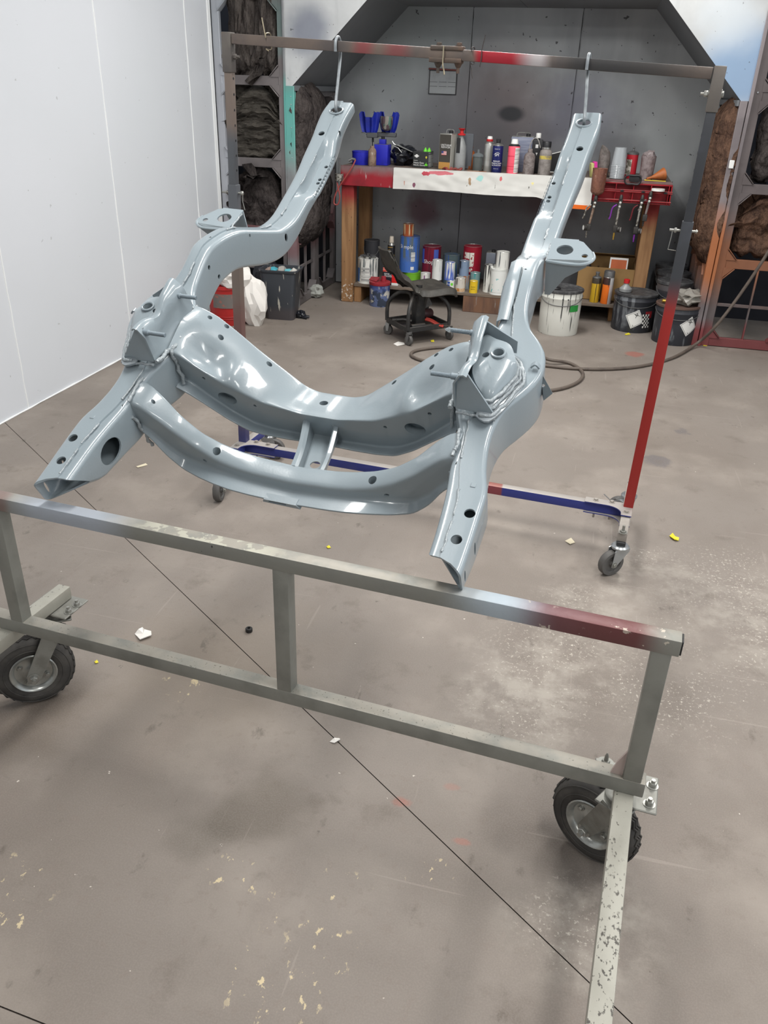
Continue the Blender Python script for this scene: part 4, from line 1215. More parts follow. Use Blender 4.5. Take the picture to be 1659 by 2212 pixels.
# base: blue cross rail, two feet, gusset plates
m_blue = mat('stand_blue_paint', srgb(52, 60, 128), .4, .1, [dict(t='up', lo=.6, hi=.9, c2=srgb(170, 164, 154), f=.9), dict(t='noise', sc=8, lo=.5, hi=.75, c2=srgb(80, 84, 130), f=.5),
    dict(t='band', ax=0, r=(.20, .22, .31, .32), c2=srgb(140, 66, 54), f=.85)], dict(sc=60, s=.04))
m_foot = mat('stand_foot_paint', srgb(158, 152, 144), .5, .2, [dict(t='noise', sc=10, lo=.4, hi=.7, c2=srgb(130, 124, 118), f=.7)])
zb0 = .155
bm = BM(); rbeam(bm, LB + ZV * zb0 + ra * .018, RB + ZV * zb0 - ra * .018, .036, ZV); obj('base_rail', bm, m_blue, stand, world=True)
for P0, s in ((RB, -1), (LB, 1)):
    f0 = P0 - rbv * .225 + ZV * zb0; f1 = P0 + rbv * .26 + ZV * zb0
    bm = BM(); rbeam(bm, f0, f1, .034, ZV); ft = obj('foot', bm, m_foot if s < 0 else m_blue, stand, world=True)
    bm = BM()
    for dz in (.0205, -.0225):
        c = P0 + ZV * (zb0 + dz) - rbv * .005
        arc_ = [c + ra * s * (.16), c + ra * s * .16 - rbv * .022, c + ra * s * .075 - rbv * .022] + [c + ra * s * (.019 + .056 * (1 - math.sin(t))) - rbv * (.022 + .05 * (1 - math.cos(t))) for t in np.linspace(.2, math.pi / 2, 6)] + [c + ra * s * .019 - rbv * .085, c - ra * s * .02 - rbv * .085, c - ra * s * .02 + rbv * .022, c + ra * s * .16 + rbv * .022]
        arc_ = arc_[1:]
        slab(bm, arc_, ZV, .004)
    gp = obj('gusset_plate', bm, m_blue if True else None, stand, world=True)
    for d, e in ((.12, 0), (.06, .005), (0, -.06)):
        bm = BM(); bolt(bm, P0 + ra * s * d + rbv * e + ZV * (zb0 + .0245), ZV, .008, .006); cyl(bm, P0 + ra * s * d + rbv * e + ZV * (zb0 - .05), P0 + ra * s * d + rbv * e + ZV * (zb0 - .02), .004, 8); obj('plate_bolt', bm, m_foot, gp, 30, True)
m_swheel = mat('caster_wheel_grey', srgb(84, 82, 80), .6, 0, [dict(t='noise', sc=30, lo=.45, hi=.7, c2=srgb(78, 76, 74), f=.7)])
m_bright = mat('bright_zinc', srgb(172, 176, 178), .3, .75)
m_blk = mat('black_plastic', (.025, .026, .028), .45)
def small_caster(parent, stem, wdir, R=.05, nut=True, lever=False, up=zb0):
    stem = Vector(stem); wdir = Vector(wdir).normalized(); axl = wdir.cross(ZV).normalized()
    hub = Vector((stem.x, stem.y, R)) + wdir * .03
    M4 = Matrix.Translation(hub) @ Matrix((wdir, ZV, axl)).transposed().to_4x4()
    w = .014
    bm = BM(); lathe(bm, [(R * .001, -w), (R * .2, -w * 1.1), (R * .25, -w * .6), (R * .62, -w * .6), (R * .68, -w), (R * .93, -w), (R, -w * .6), (R, w * .6), (R * .93, w), (R * .68, w), (R * .62, w * .6), (R * .25, w * .6), (R * .2, w * 1.1), (R * .001, w)], 32, M4, False)
    wh = obj('caster_wheel', bm, m_swheel, parent, 40, True)
    bm = BM()
    for sd in (1, -1):
        b0 = hub + axl * sd * (w + .004); t0 = Vector((stem.x, stem.y, R * 2.02)) + axl * sd * (w + .004)
        slab(bm, [b0 - ZV * .012 - wdir * .006, b0 - ZV * .010 + wdir * .010, t0 + wdir * .034 + ZV * .006, t0 + wdir * .02 + ZV * .01, t0 - wdir * .03 + ZV * .01, t0 - wdir * .028 - ZV * .004], axl * sd, .003)
    lathe(bm, [(.0, .0), (.032, 0), (.033, .008), (.027, .014), (.0, .014)], 22, Matrix.Translation((stem.x, stem.y, R * 2.04 + .006)), False)
    fk = obj('caster_fork', bm, m_bright, parent, 40, True)
    bm = BM()
    for sd in (1, -1): bolt(bm, hub + axl * sd * (w + .007), axl * sd, .008, .006)
    obj('axle_nut', bm, m_zinc, fk, 30, True)
    bm = BM(); box2(bm, (stem.x - .016, stem.y - .016, R * 2.04 + .02), (stem.x + .016, stem.y + .016, up - .017), .002); obj('stem_block', bm, m_blk, parent, 30, True)
    if nut:
        bm = BM(); bolt(bm, Vector((stem.x, stem.y, up + .017)), ZV, .011, .007); cyl(bm, (stem.x, stem.y, up + .02), (stem.x, stem.y, up + .045), .005, 10); obj('stem_nut', bm, m_zinc, parent, 30, True)
    if lever:
        bm = BM(); q = Vector((stem.x, stem.y, R * 2.0)); slab(bm, [q - ra * .02 - rbv * .02, q + ra * .02 - rbv * .02, q - ra * .015 - rbv * .06 + ZV * .004, q - ra * .05 - rbv * .05 + ZV * .01], ZV, .003); tube(bm, [q - ra * .03 - rbv * .04, q - ra * .07 - rbv * .045, q - ra * .1 - rbv * .04 + ZV * .02], .002, 6); obj('brake_lever', bm, m_bright, parent, 30, True)
small_caster(stand, RB - rbv * .215, (-.75, -.55, 0))
small_caster(stand, RB + rbv * .235, (-.9, .2, 0), lever=True)
small_caster(stand, LB - rbv * .215, (.1, -.9, 0))
small_caster(stand, LB + rbv * .235, (.9, .1, 0))

# ---- hooks from the top bar into the rear holes of the subframe
m_rod = mat('grey_sprayed_rod', srgb(140, 146, 150), .4, .2, [dict(t='noise', sc=40, lo=.4, hi=.7, c2=srgb(110, 116, 120), f=.6)])
for s, lab in ((-1, 'bent steel rod hook holding the left rail end from the top bar'), (1, 'bent steel rod hook holding the right rail end from the top bar')):
    hole = MF @ Vector((s * .414, 1.324, stn(1.324, 1)))
    t = (atY(728 if s < 0 else 1270, 110 if s < 0 else 140, 3.03 if s < 0 else 2.96).x - LT.x) / (RT.x - LT.x)
    q = bp(t)
    top = [q - rbv * .0225 - ZV * .016, q - rbv * .0225 + ZV * .012, q - rbv * .010 + ZV * .026, q + rbv * .008 + ZV * .026, q + rbv * .0205 + ZV * .010, q + rbv * .021 - ZV * .03]
    nrm = Vector((SL[2][0], SL[2][1], SL[2][2]))
    low = [lerp(q + rbv * .021, hole, .5), hole + nrm * .02 + rbv * .004, hole - nrm * .012, hole - nrm * .034 - rbv * .008, hole - nrm * .040 - rbv * .024, hole - nrm * .028 - rbv * .038]
    bm = BM(); tube(bm, smooth_path([*top, *low], 6), .0052, 10)
    solo('steel_hook', bm, m_rod, lab, 'hook', 'hooks on the top bar', world=True)

# ---- scraps of tie wire on the bar
m_wire = mat('tie_wire', srgb(150, 140, 118), .4, .6)
m_wired = mat('dark_tie_wire', srgb(70, 66, 64), .5, .5)
def wire(pts, r, m, label):
    bm = BM(); tube(bm, smooth_path(pts, 5), r, 6); return solo('tie_wire', bm, m, label, 'wire', world=True)
def barpx(u): return ((atY(u, 110, 3.0).x) - LT.x) / (RT.x - LT.x)
def wrap(t, r=.021):
    q = bp(t); return [q - rbv * r + ZV * .01, q - rbv * r * .9 + ZV * r * 1.1, q + rbv * r * .9 + ZV * r, q + rbv * r - ZV * r, q - rbv * r - ZV * r * 1.1]
t = barpx(566)
q = bp(t)
wire([q - rbv * .022 + ZV * .07 - ra * .012, q - rbv * .022 + ZV * .03 - ra * .004] + wrap(t) + [q - rbv * .024 - ZV * .03 + ra * .012], .0018, m_wire, 'brass coloured tie wire twisted round the left end of the top bar')
t = barpx(961); q = bp(t)
wire([q - rbv * .024 + ZV * .022, q - rbv * .024, q - rbv * .024 - ZV * .03, q - rbv * .03 - ZV * .045 + ra * .006, q - rbv * .034 - ZV * .06 + ra * .010], .0024, m_wire, 'bent bright wire hanging over the coupling in the middle of the bar')
t = barpx(1022); q = bp(t)
wire(wrap(t) + [q - rbv * .022 - ZV * .04 + ra * .004, q - rbv * .024 - ZV * .065 + ra * .010], .0016, m_wired, 'thin dark wire looped on the bar right of the coupling')
t = barpx(1044); q = bp(t)
wire([q - rbv * .018 + ZV * .060 + ra * .008, q - rbv * .018 + ZV * .02, q - rbv * .018, q - rbv * .018 - ZV * .03 - ra * .003], .0016, m_wired, 'straight dark wire sticking up from the red patch of the bar')

# ================================================================== workbench in the alcove
m_wood = mat('old_timber', srgb(158, 118, 78), .7, 0, [dict(t='noise', sc=(30, 30, 3), lo=.35, hi=.7, det=5, c2=srgb(126, 90, 58), f=.8), dict(t='noise', sc=(60, 60, 24), lo=.70, hi=.73, det=3, c2=srgb(60, 46, 36), f=.8)], dict(sc=(50, 50, 6), s=.15))
m_woodr = mat('old_timber_red_top', srgb(160, 122, 84), .7, 0, [dict(t='noise', sc=(30, 30, 3), lo=.35, hi=.7, det=5, c2=srgb(128, 92, 60), f=.8),
    dict(t='noise', sc=(60, 60, 24), lo=.70, hi=.73, det=3, c2=srgb(60, 46, 36), f=.8),
    dict(t='band', ax=2, r=(.66, .86, 1.5, 2), wob=.1, c2=srgb(140, 30, 36), f=.95),
    dict(t='noise', sc=60, lo=.58, hi=.62, det=4, c2=srgb(220, 215, 205), f=.9, x=(dict(t='band', ax=2, r=(-.2, -.1, .12, .2)),))], dict(sc=(50, 50, 6), s=.15))
m_plank = mat('dusty_plank', srgb(122, 108, 94), .8, 0, [dict(t='noise', sc=(3, 30, 30), lo=.35, hi=.7, det=5, c2=srgb(96, 84, 74), f=.8), dict(t='up', lo=.5, hi=.9, c2=srgb(106, 98, 92), f=.6)], dict(sc=40, s=.1))
m_crate = mat('stained_crate_wood', srgb(118, 86, 66), .8, 0, [dict(t='noise', sc=(14, 14, 3), lo=.4, hi=.7, det=5, c2=srgb(84, 64, 56), f=.9), dict(t='noise', sc=(30, 30, 5), lo=.6, hi=.66, c2=srgb(140, 136, 132), f=.7)])
m_btop = mat('bench_top_grime', srgb(98, 88, 82), .75, 0, [dict(t='noise', sc=7, lo=.4, hi=.7, det=5, c2=srgb(124, 108, 96), f=.7), dict(t='noise', sc=24, lo=.62, hi=.68, c2=srgb(70, 46, 44), f=.7)], dict(sc=40, s=.15))
m_apr = mat('bench_red_apron', srgb(148, 30, 42), .45, 0, [dict(t='band', ax=2, r=(.96, 1.03, 1.2, 1.3), wob=.08, c2=srgb(122, 108, 108), f=.9), dict(t='noise', sc=(50, 50, 5), lo=.64, hi=.68, c2=srgb(186, 178, 176), f=.8), dict(t='noise', sc=5, lo=.45, hi=.7, c2=srgb(112, 24, 34), f=.7)])
BX0, BX1, BY0, BY1, BZ = -1.945, .49, 6.45, 7.13, 1.04
bench = thing('workbench', 'long wooden workbench with a red front board and a low plank shelf', 'bench', ((BX0 + BX1) / 2, 6.8, 0))
bm = BM(); box2(bm, (BX0, BY0 + .018, BZ - .03), (BX1, BY1, BZ), .003); obj('bench_top', bm, m_btop, bench, world=True)
bm = BM(); box2(bm, (BX0 - .005, BY0 - .004, .898), (BX1, BY0 + .017, BZ + .002), .003); obj('front_board', bm, m_apr, bench, world=True)
for (x, y, mm) in ((-1.948, 6.475, m_woodr), (-1.955, 7.0, m_wood), (.345, 6.605, m_woodr), (.345, 7.0, m_wood)):
    bm = BM(); box2(bm, (x, y, 0), (x + .098, y + .095, BZ - .03), .004); obj('leg', bm, mm, bench, world=True)
SZ = .150
bm = BM(); box2(bm, (-1.845, 6.49, SZ - .022), (.30, 7.08, SZ), .002); obj('shelf_board', bm, m_plank, bench, world=True)
bm = BM(); box2(bm, (-1.845, 6.50, 0), (-1.785, 7.06, SZ - .022), .003); obj('shelf_riser', bm, m_wood, bench, world=True)
xa, xb = atY(1000, 655, 6.5).x, atY(1093, 655, 6.5).x
bm = BM(); box2(bm, (xa, 6.492, 0), (xb, 6.9, SZ - .022), .003); obj('shelf_riser', bm, m_crate, bench, world=True)
bm = BM(); box2(bm, (.20, 6.6, 0), (.26, 7.06, SZ - .022), .003); obj('shelf_riser', bm, m_wood, bench, world=True)

# paint spattered white paper over the front board
sp = [dict(t='noise', sc=1.4, lo=.45, hi=.7, det=3, c2=srgb(214, 212, 206), f=.8)]
def px_(u, v): p = atY(u, v, BY0 - .02); return (p.x, p.y, p.z)
for (u, v, r0, r1, c, asp, f) in ((920, 375, .02, .035, srgb(176, 40, 62), (.8, .3, 1.2), .95), (950, 374, .05, .075, srgb(200, 80, 96), (.55, .3, 4), .85), (893, 400, .008, .015, srgb(110, 30, 70), (1, .3, .6), .9),
        (1015, 390, .02, .04, srgb(150, 110, 60), (2.0, .3, .8), .8), (1036, 386, .02, .04, srgb(130, 205, 200), (.9, .3, 1.2), .7), (1082, 385, .015, .03, srgb(205, 60, 70), (2, .3, .9), .85), (1150, 396, .01, .02, srgb(235, 220, 120), (1, .3, 1), .7), (873, 396, .008, .02, srgb(180, 110, 90), (2.5, .3, .7), .8), (1008, 402, .006, .012, srgb(60, 40, 34), (2.5, .3, .5), .9)):
    sp.append(dict(t='ball', c=(0, 0, 0), px=(u, v), r0=r0 * 1.0, r1=r0 * 1.2, c2=c, f=f, asp=asp, wob=.06, wsc=30))
sp.append(dict(t='noise', sc=(34, 20, 12), rot=(0, .6, 0), lo=.70, hi=.72, det=3, c2=srgb(70, 66, 64), f=.9))
pa, pb = px_(850, 361), px_(1284, 384)
po = Vector(((pa[0] + pb[0]) / 2, BY0 - .02, .85))
for L_ in sp:
    if 'px' in L_: q = px_(*L_['px']); L_['c'] = tuple(Vector(q) - po)
m_paper = mat('spattered_paper', srgb(206, 205, 200), .6, 0, sp)
grid = []
nx, nz = 60, 10
for i in range(nx + 1):
    t = i / nx; x = pa[0] + (pb[0] - pa[0]) * t
    zl = .896 + .004 * math.sin(t * 9) - .05 * sst(t, .72, .86) 
    row = []
    row.append((x, BY0 + .03, BZ + .0035)); 
    for j in range(nz + 1):
        v = j / nz; z = BZ + .003 + (zl - BZ - .003) * v
        bulge = .006 + .010 * abs(mnoise.noise(Vector((t * 14, v * 3, 2.2)))) + .008 * v * (1 + mnoise.noise(Vector((t * 30, v * 2, 5)))) + (.02 * sst(t, .75, .9) * v)
        row.append((x, BY0 - .004 - bulge, z))
    grid.append(row)
bm = BM(); sheet(bm, grid, -.0008)
pc = solo('paper_cover', bm, m_paper, 'white paint-spattered paper covering the red front board of the workbench', 'paper', world=True, smooth=60)
pc.data.transform(Matrix.Translation(pc.location - po)); pc.location = po
q = px_(1228, 444); q2 = px_(1276, 452)
bm = BM(); slab(bm, [(q[0] - .02, BY0 - .045, q[2] + .012), (q2[0], BY0 - .045, q[2] + .010), (q2[0] - .02, BY0 - .045, q[2] - .018), (q[0] - .02, BY0 - .045, q[2] - .016)], (0, 1, 0), .004)
solo('scraper_strip', bm, mat('orange_plastic', srgb(222, 104, 30), .4), 'flat orange plastic strip stuck at the lower edge of the white paper', 'strip', world=True)

# ================================================================== containers: shared builders
m_tin = mat('bare_tin', srgb(176, 176, 172), .32, .7, [dict(t='noise', sc=30, lo=.45, hi=.7, c2=srgb(120, 118, 114), f=.6)])
m_dtin = mat('dull_tin', srgb(112, 112, 112), .5, .5, [dict(t='noise', sc=20, lo=.45, hi=.7, c2=srgb(80, 80, 80), f=.7)])
m_bcap = mat('black_cap', (.018, .018, .02), .45)
m_wcap = mat('white_cap', srgb(226, 226, 222), .4)
m_rcap = mat('red_cap', srgb(186, 34, 36), .4)
_pc = [0]
def paint(col, drips=(), rough=.4, dirt=.4, metal=0.0, h=.2):
    """label or paint colour with runs down the side"""
    _pc[0] += 1
    ls = [dict(t='noise', sc=16, off=(_pc[0], 0, 0), lo=.5, hi=.8, det=4, c2=tuple(c * .6 for c in col), f=dirt)]
    for k, d in enumerate(drips):
        c, lo = d[0], d[1]
        z0 = d[2] if len(d) > 2 else .15
        ls.append(dict(t='noise', sc=(52, 52, 2.5), off=(_pc[0] * 3.1 + k * 7, k * 2.3, 0), lo=lo, hi=lo + .03, det=2, c2=c, f=.95, x=(dict(t='band', ax=2, r=(z0 * h, (z0 + .35) * h, 9, 10), wob=.5 * h, wsc=30),)))
    return mat('paint_%d' % _pc[0], col, rough, metal, ls)

def text_on_cyl(s, size, r, z, ang0=-math.pi / 2, squeeze=1.0):
    b = text_mesh(s, size, .0004)
    bmesh.ops.remove_doubles(b, verts=b.verts, dist=1e-6)
    for v in b.verts:
        a = ang0 + v.co.x * squeeze / r
        rr = r + .0005 + v.co.z
        v.co = Vector((rr * math.cos(a), rr * math.sin(a), z + v.co.y))
    return b
def text_on_face(s, size, M4):
    b = text_mesh(s, size, .0004, 'LEFT'); b.transform(M4); return b
FRONT = lambda x, y, z: Matrix.Translation((x, y, z)) @ Matrix.Rotation(math.pi / 2, 4, 'X')

def cyl_label(r, z0, z1, a0, a1, n=18, t=.0008):
    bm = BM()
    A = [[Vector(((r + d) * math.cos(a), (r + d) * math.sin(a), z)) for a in np.linspace(a0, a1, n)] for z in (z0, z1) for d in (t,)]
    sheet(bm, A, -t); return bm

def tin_can(name, label, cat, loc, r, h, body, group=None, lid=None, rz=0.0, ring=None, bail=False):
    t = thing(name, label, cat, loc, rz, group)
    bm = BM(); lathe(bm, [(r * .985, 0), (r * 1.0, .003), (r * .985, .006), (r * .98, .01), (r * .98, h - .010), (r * .985, h - .007), (r * 1.005, h - .004), (r * .99, h)], 28); obj('body', bm, body, t)
    bm = BM(); lathe(bm, [(r * .99, h), (r * .955, h + .002), (r * .93, h - .004), (r * .86, h - .004), (r * .84, h - .001), (r * .80, h - .006), (r * .001, h - .006)], 28, None, False); obj('lid', bm, lid or m_tin, t)
    if bail:
        bm = BM(); tube(bm, [(r * 1.02 * math.cos(a), r * 1.02 * math.sin(a), h * .82 - .5 * r * math.sin(a) * 0 - .25 * h * abs(math.sin(a))) for a in np.linspace(math.pi, 2 * math.pi, 16)], .0015, 6); obj('bail_handle', bm, m_tin, t)
    return t
def spray_can(label, loc, r, h, body, cap, group=None, capkind='cap', rz=0.0, dome=None):
    t = thing('spray_can', label, 'can', loc, rz, group)
    hb = h * .80
    bm = BM(); lathe(bm, [(r * .96, 0), (r, .003), (r, hb - .004), (r * .97, hb)], 24); bd = obj('body', bm, body, t)
    bm = BM(); lathe(bm, [(r * .97, hb), (r * 1.02, hb + .002), (r * .95, hb + .006), (r * .66, hb + h * .055), (r * .42, hb + h * .06), (r * .42, hb + h * .075)], 24); obj('dome', bm, dome or m_tin, t)
    bm = BM()
    if capkind == 'cap': lathe(bm, [(r * .62, hb + h * .06), (r * .64, hb + h * .065), (r * .52, h - .004), (r * .46, h)], 20)
    elif capkind == 'full': lathe(bm, [(r * .98, hb + .004), (r * .98, h - .006), (r * .9, h)], 24)
    else:
        lathe(bm, [(r * .38, hb + h * .07), (r * .4, h - .01), (r * .3, h - .006)], 16); box(bm, (0, -r * .2, h - .005), (r * .9, r * .3, .012), None, .002)
    obj('cap', bm, cap, t)
    return t
def place(x0, x1, yb, yt, zb_, Y=None):
    """centre, radius and height of an upright round thing from its place in the picture"""
    xm = (x0 + x1) / 2
    if Y is None: Y = min(7.02, max(6.49, fl(xm, yb, zb_).y))
    a, b = atY(x0, yb, Y), atY(x1, yb, Y)
    r = (b.x - a.x) / 2
    top = atY(xm, yt, Y + r)
    return Vector(((a.x + b.x) / 2, Y + r, zb_)), r, top.z - zb_

# ================================================================== things on the bench top
GB = 'containers on the bench top'
B_BLUE = srgb(40, 44, 176); m_gblue = mat('deep_blue_plastic', srgb(30, 44, 150), .35, 0, [dict(t='noise', sc=10, lo=.5, hi=.75, c2=srgb(22, 30, 100), f=.7)])
m_gblue2 = mat('royal_blue_plastic', B_BLUE, .4, 0, [dict(t='up', lo=.5, hi=.9, c2=srgb(96, 90, 92), f=.9), dict(t='noise', sc=12, lo=.5, hi=.75, c2=srgb(30, 34, 130), f=.6)])
m_brk = mat('gun_stand_bracket', srgb(96, 98, 100), .45, .5)
c, r, h = place(754, 794, 357, 326, BZ)
t = thing('plastic_tub', 'round royal blue tub at the left end of the workbench', 'tub', (c.x, 6.62, BZ))
bm = BM(); lathe(bm, [(r * .96, 0), (r * .98, .004), (r, h * .92), (r * 1.03, h * .93), (r * 1.03, h), (r * .95, h), (r * .95, h - .008), (.001, h - .008)], 28, None, False); obj('body', bm, m_gblue2, t)
bm = BM(); box(bm, (r + .006, -.02, h * .4), (.012, .02, h * .32), None, .002); obj('yellow_tab', bm, mat('yellow_tab', srgb(205, 170, 40), .5), t)
# stand with two blue winged cradles
c, r, h = place(811, 837, 357, 318, BZ)
gs = thing('gun_stand', 'gun stand with two blue winged cradles on a blue base', 'stand', (c.x, 6.66, BZ))
bm = BM(); box(bm, (0, 0, .075), (.11, .12, .15), None, .008, 2); box(bm, (0, 0, .165), (.05, .05, .04), None, .006, 2); obj('base', bm, m_gblue2, gs)
bm = BM(); cyl(bm, (0, 0, .18), (0, 0, .235), .014, 12); cyl(bm, (-.078, -.01, .12), (-.078, -.01, .235), .008, 10); obj('column', bm, m_bcap, gs)
zc = atY(800, 290, 6.66).z - BZ
bm = BM(); box(bm, (-.078, -.02, zc - .004), (.085, .05, .036), None, .004); box(bm, (.02, 0, zc + .002), (.17, .035, .030), None, .004); tube(bm, [(-.105, -.03, zc - .02), (-.125, -.03, zc - .0), (-.14, -.03, zc + .012), (-.165, -.03, zc + .012)], .003, 6); obj('arm_bracket', bm, m_brk, gs)
def cradle(cx, cy, z0, hh, w0, w1, m, parent):
    grid = []
    for i in range(21):
        u = i / 20; s_ = 2 * u - 1
        lobe = 1.0 if abs(s_) > .45 else .74
        top = hh * (lobe if abs(s_) > .5 else .74 + (.26 * max(0, (abs(s_) - .38) / .12)))
        if abs(s_) > .5: top = hh * (.80 + .20 * math.sqrt(max(0, 1 - ((abs(s_) - .75) / .26) ** 2)))
        row = []
        for j in range(9):
            v = j / 8
            w = w0 + (w1 - w0) * (v ** .6)
            row.append((cx + s_ * w, cy - .03 * (1 - s_ * s_) * (.4 + .6 * v) + .01 * math.cos(s_ * 9), z0 + top * v))
        grid.append(row)
    bm = BM(); sheet(bm, grid, .005); return obj('cradle', bm, m, parent, 60)
hh = atY(800, 244, 6.66).z - atY(800, 290, 6.66).z
cradle(atY(799, 270, 6.64).x - c.x, -.02, zc + .010, hh, .052, .084, m_gblue, gs)
cr2 = cradle(atY(840, 270, 6.67).x - c.x, .01, zc + .018, hh * .97, .045, .082, m_gblue, gs)
bm = BM(); lathe(bm, [(.012, 0), (.035, .012), (.048, .05), (.05, .10), (.046, .10), (.04, .05), (.001, .014)], 22, Matrix.Translation((atY(838, 270, 6.67).x - c.x, -.035, zc + .03)), False)
obj('cup_insert', bm, mat('paint_crusted_cup', srgb(150, 146, 140), .35, .4, [dict(t='noise', sc=(40, 40, 10), lo=.48, hi=.54, det=3, c2=srgb(84, 64, 76), f=.9), dict(t='noise', sc=(50, 50, 10), off=(4, 0, 0), lo=.54, hi=.6, c2=srgb(80, 130, 120), f=.8)]), gs)
# grubby bottle in front of the stand
c, r, h = place(793, 810, 358, 308, BZ, 6.50)
t = thing('squeeze_bottle', 'grubby brown bottle in front of the blue gun stand', 'bottle', (c.x, 6.53, BZ), group=GB)
m_grub = mat('grubby_plastic', srgb(140, 120, 104), .6, 0, [dict(t='noise', sc=30, lo=.4, hi=.65, det=4, c2=srgb(108, 84, 72), f=.8), dict(t='noise', sc=40, off=(3, 0, 0), lo=.62, hi=.68, c2=srgb(180, 172, 160), f=.7)], dict(sc=60, s=.3))
bm = BM(); lathe(bm, [(r * .95, 0), (r, .004), (r * 1.0, h * .62), (r * .85, h * .72), (r * .5, h * .78), (r * .5, h * .86)], 20); obj('body', bm, m_grub, t)
bm = BM(); cyl(bm, (-r * .25, 0, h * .85), (-r * .25, 0, h * 1.02), .003, 8); cyl(bm, (r * .2, 0, h * .85), (r * .2, 0, h * 1.02), .003, 8); obj('tube_stub', bm, m_tin, t)
# crumpled black bag with foil edge
def crumple(name, label, cat, loc, size, m, seed, group=None, sub_=3, amp=.35, flat=.0, world_m=None, sc=2.2):
    bm = BM(); bmesh.ops.create_icosphere(bm, subdivisions=sub_, radius=1.0)
    for v in bm.verts:
        d = v.co.normalized()
        k = 1 + amp * mnoise.noise(d * sc + Vector((seed, 0, 0))) + amp * .6 * mnoise.noise(d * sc * 2.4 + Vector((0, seed, 0))) + amp * .35 * mnoise.noise(d * sc * 5 + Vector((0, 0, seed)))
        v.co = Vector((d.x * k * size[0] / 2, d.y * k * size[1] / 2, (d.z * k + 1) * size[2] / 2))
        if v.co.z < size[2] * .06: v.co.z = 0.0
    return solo(name, bm, m, label, cat, group, loc, smooth=18)
m_bag = mat('black_bag', (.012, .013, .018), .3, 0, (), dict(sc=40, s=.6, d=.01))
p = atY(862, 355, 6.62)
bag = crumple('plastic_bag', 'crumpled black plastic bag on the bench between the gun stand and the glove box', 'bag', (p.x, 6.72, BZ), (.2, .2, .15), m_bag, 3.3, amp=.4)
bm = BM(); P0 = Vector((-.07, -.09, .10)); tube(bm, [P0, (-.05, -.11, .145), (-.01, -.11, .13), (.02, -.11, .10)], .0035, 6); slab(bm, [(-.03, -.1, .15), (.10, -.1, .105), (.10, -.06, .10), (-.02, -.05, .15)], (0, 0, 1), .002); tube(bm, [(-.06, -.1, .175), (-.045, -.1, .155), (-.03, -.1, .15)], .004, 6)
obj('foil_edge', bm, mat('foil', srgb(190, 192, 188), .3, .6), bag)
# glove box
p0, p1 = atY(887, 364, 6.52), atY(921, 364, 6.52)
t = thing('glove_box', 'black carton of nitrile gloves with green glove tips sticking out', 'box', ((p0.x + p1.x) / 2, 6.60, BZ), -.12)
w = (p1.x - p0.x) * 1.02; hb = atY(904, 328, 6.52).z - BZ - .002
m_carton = mat('black_carton', srgb(44, 46, 46), .55, 0, [dict(t='up', lo=.5, hi=.9, c2=srgb(72, 72, 72), f=.7)])
m_wprint = mat('white_print', srgb(222, 222, 220), .5)
m_green = mat('glove_green', srgb(104, 208, 50), .5)
bm = BM(); box(bm, (0, .05, hb / 2), (w, .12, hb), None, .002); bx_ = obj('carton', bm, m_carton, t)
bm = BM(); box(bm, (w / 2 + .0006, .05, hb / 2), (.001, .11, hb * .92), None); obj('side_print', bm, mat('side_print', srgb(150, 152, 150), .6, 0, [dict(t='noise', sc=(5, 5, 90), lo=.5, hi=.6, c2=srgb(80, 80, 82))]), bx_)
for (s, sz, x, z) in (('Heavy Duty', .020, -.45, .26), ('Nitrile Gloves', .019, -.45, .12), ('Premium', .010, -.44, .42)):
    obj('print', text_on_face(s, sz * hb / .13, FRONT(w * x, -.0105, hb * z)), m_wprint, bx_, 0)
bm = BM(); lathe(bm, [(.012, 0), (.012, .0006), (.008, .0006)], 18, axis_m((-w * .26, -.0102, hb * .72), (0, -1, 0))); box(bm, (-w * .26, -.0108, hb * .72), (.036, .001, .008)); obj('print', bm, m_wprint, bx_, 0)
bm = BM(); slab(bm, [(w * .28, -.0105, hb * .14), (w * .46, -.0105, hb * .14), (w * .46, -.0105, hb * .24), (w * .39, -.0105, hb * .26), (w * .37, -.0105, hb * .36), (w * .34, -.0105, hb * .26), (w * .28, -.0105, hb * .24)], (0, -1, 0), .0006); obj('print', bm, m_green, bx_, 0)
bm = BM(); slab(bm, [(w * .36, -.0105, hb * .56), (w * .42, -.0105, hb * .68), (w * .36, -.0105, hb * .74), (w * .30, -.0105, hb * .68)], (0, -1, 0), .0006); obj('print', bm, mat('yellow_print', srgb(214, 200, 70), .5), bx_, 0)
for x in (.18, .42):
    bm = BM(); lathe(bm, [(.016, 0), (.012, .012), (.003, .028)], 7, Matrix.Translation((w * x, .03, hb))); obj('glove_tip', bm, m_green, t)
# tall solvent can with printed panel
def rect_can(name, label, loc, w, d, h, m, rz=0.0, handle=True, group=None):
    t = thing(name, label, 'can', loc, rz, group)
    bm = BM(); box(bm, (0, d / 2, h / 2), (w, d, h), None, .006, 2); b_ = obj('body', bm, m, t)
    bm = BM(); box(bm, (0, d / 2, h + .001), (w * .98, d * .98, .006), None, .002); obj('top_seam', bm, m_tin, t)
    bm = BM(); lathe(bm, [(.016, 0), (.016, .02), (.014, .022)], 16, Matrix.Translation((w * .22, d * .3, h))); obj('screw_cap', bm, m_bcap, t)
    if handle: bm = BM(); tube(bm, smooth_path([(-w * .3, d * .5, h), (-w * .28, d * .5, h + .022), (-w * .15, d * .5, h + .028), (w * .15, d * .5, h + .028), (w * .28, d * .5, h + .022), (w * .3, d * .5, h)], 4), .003, 7); obj('wire_handle', bm, m_tin, t)
    return t, b_
Yc = 6.53
a, b = atY(944, 364, Yc), atY(967, 364, Yc); hc = atY(955, 289, Yc).z - BZ
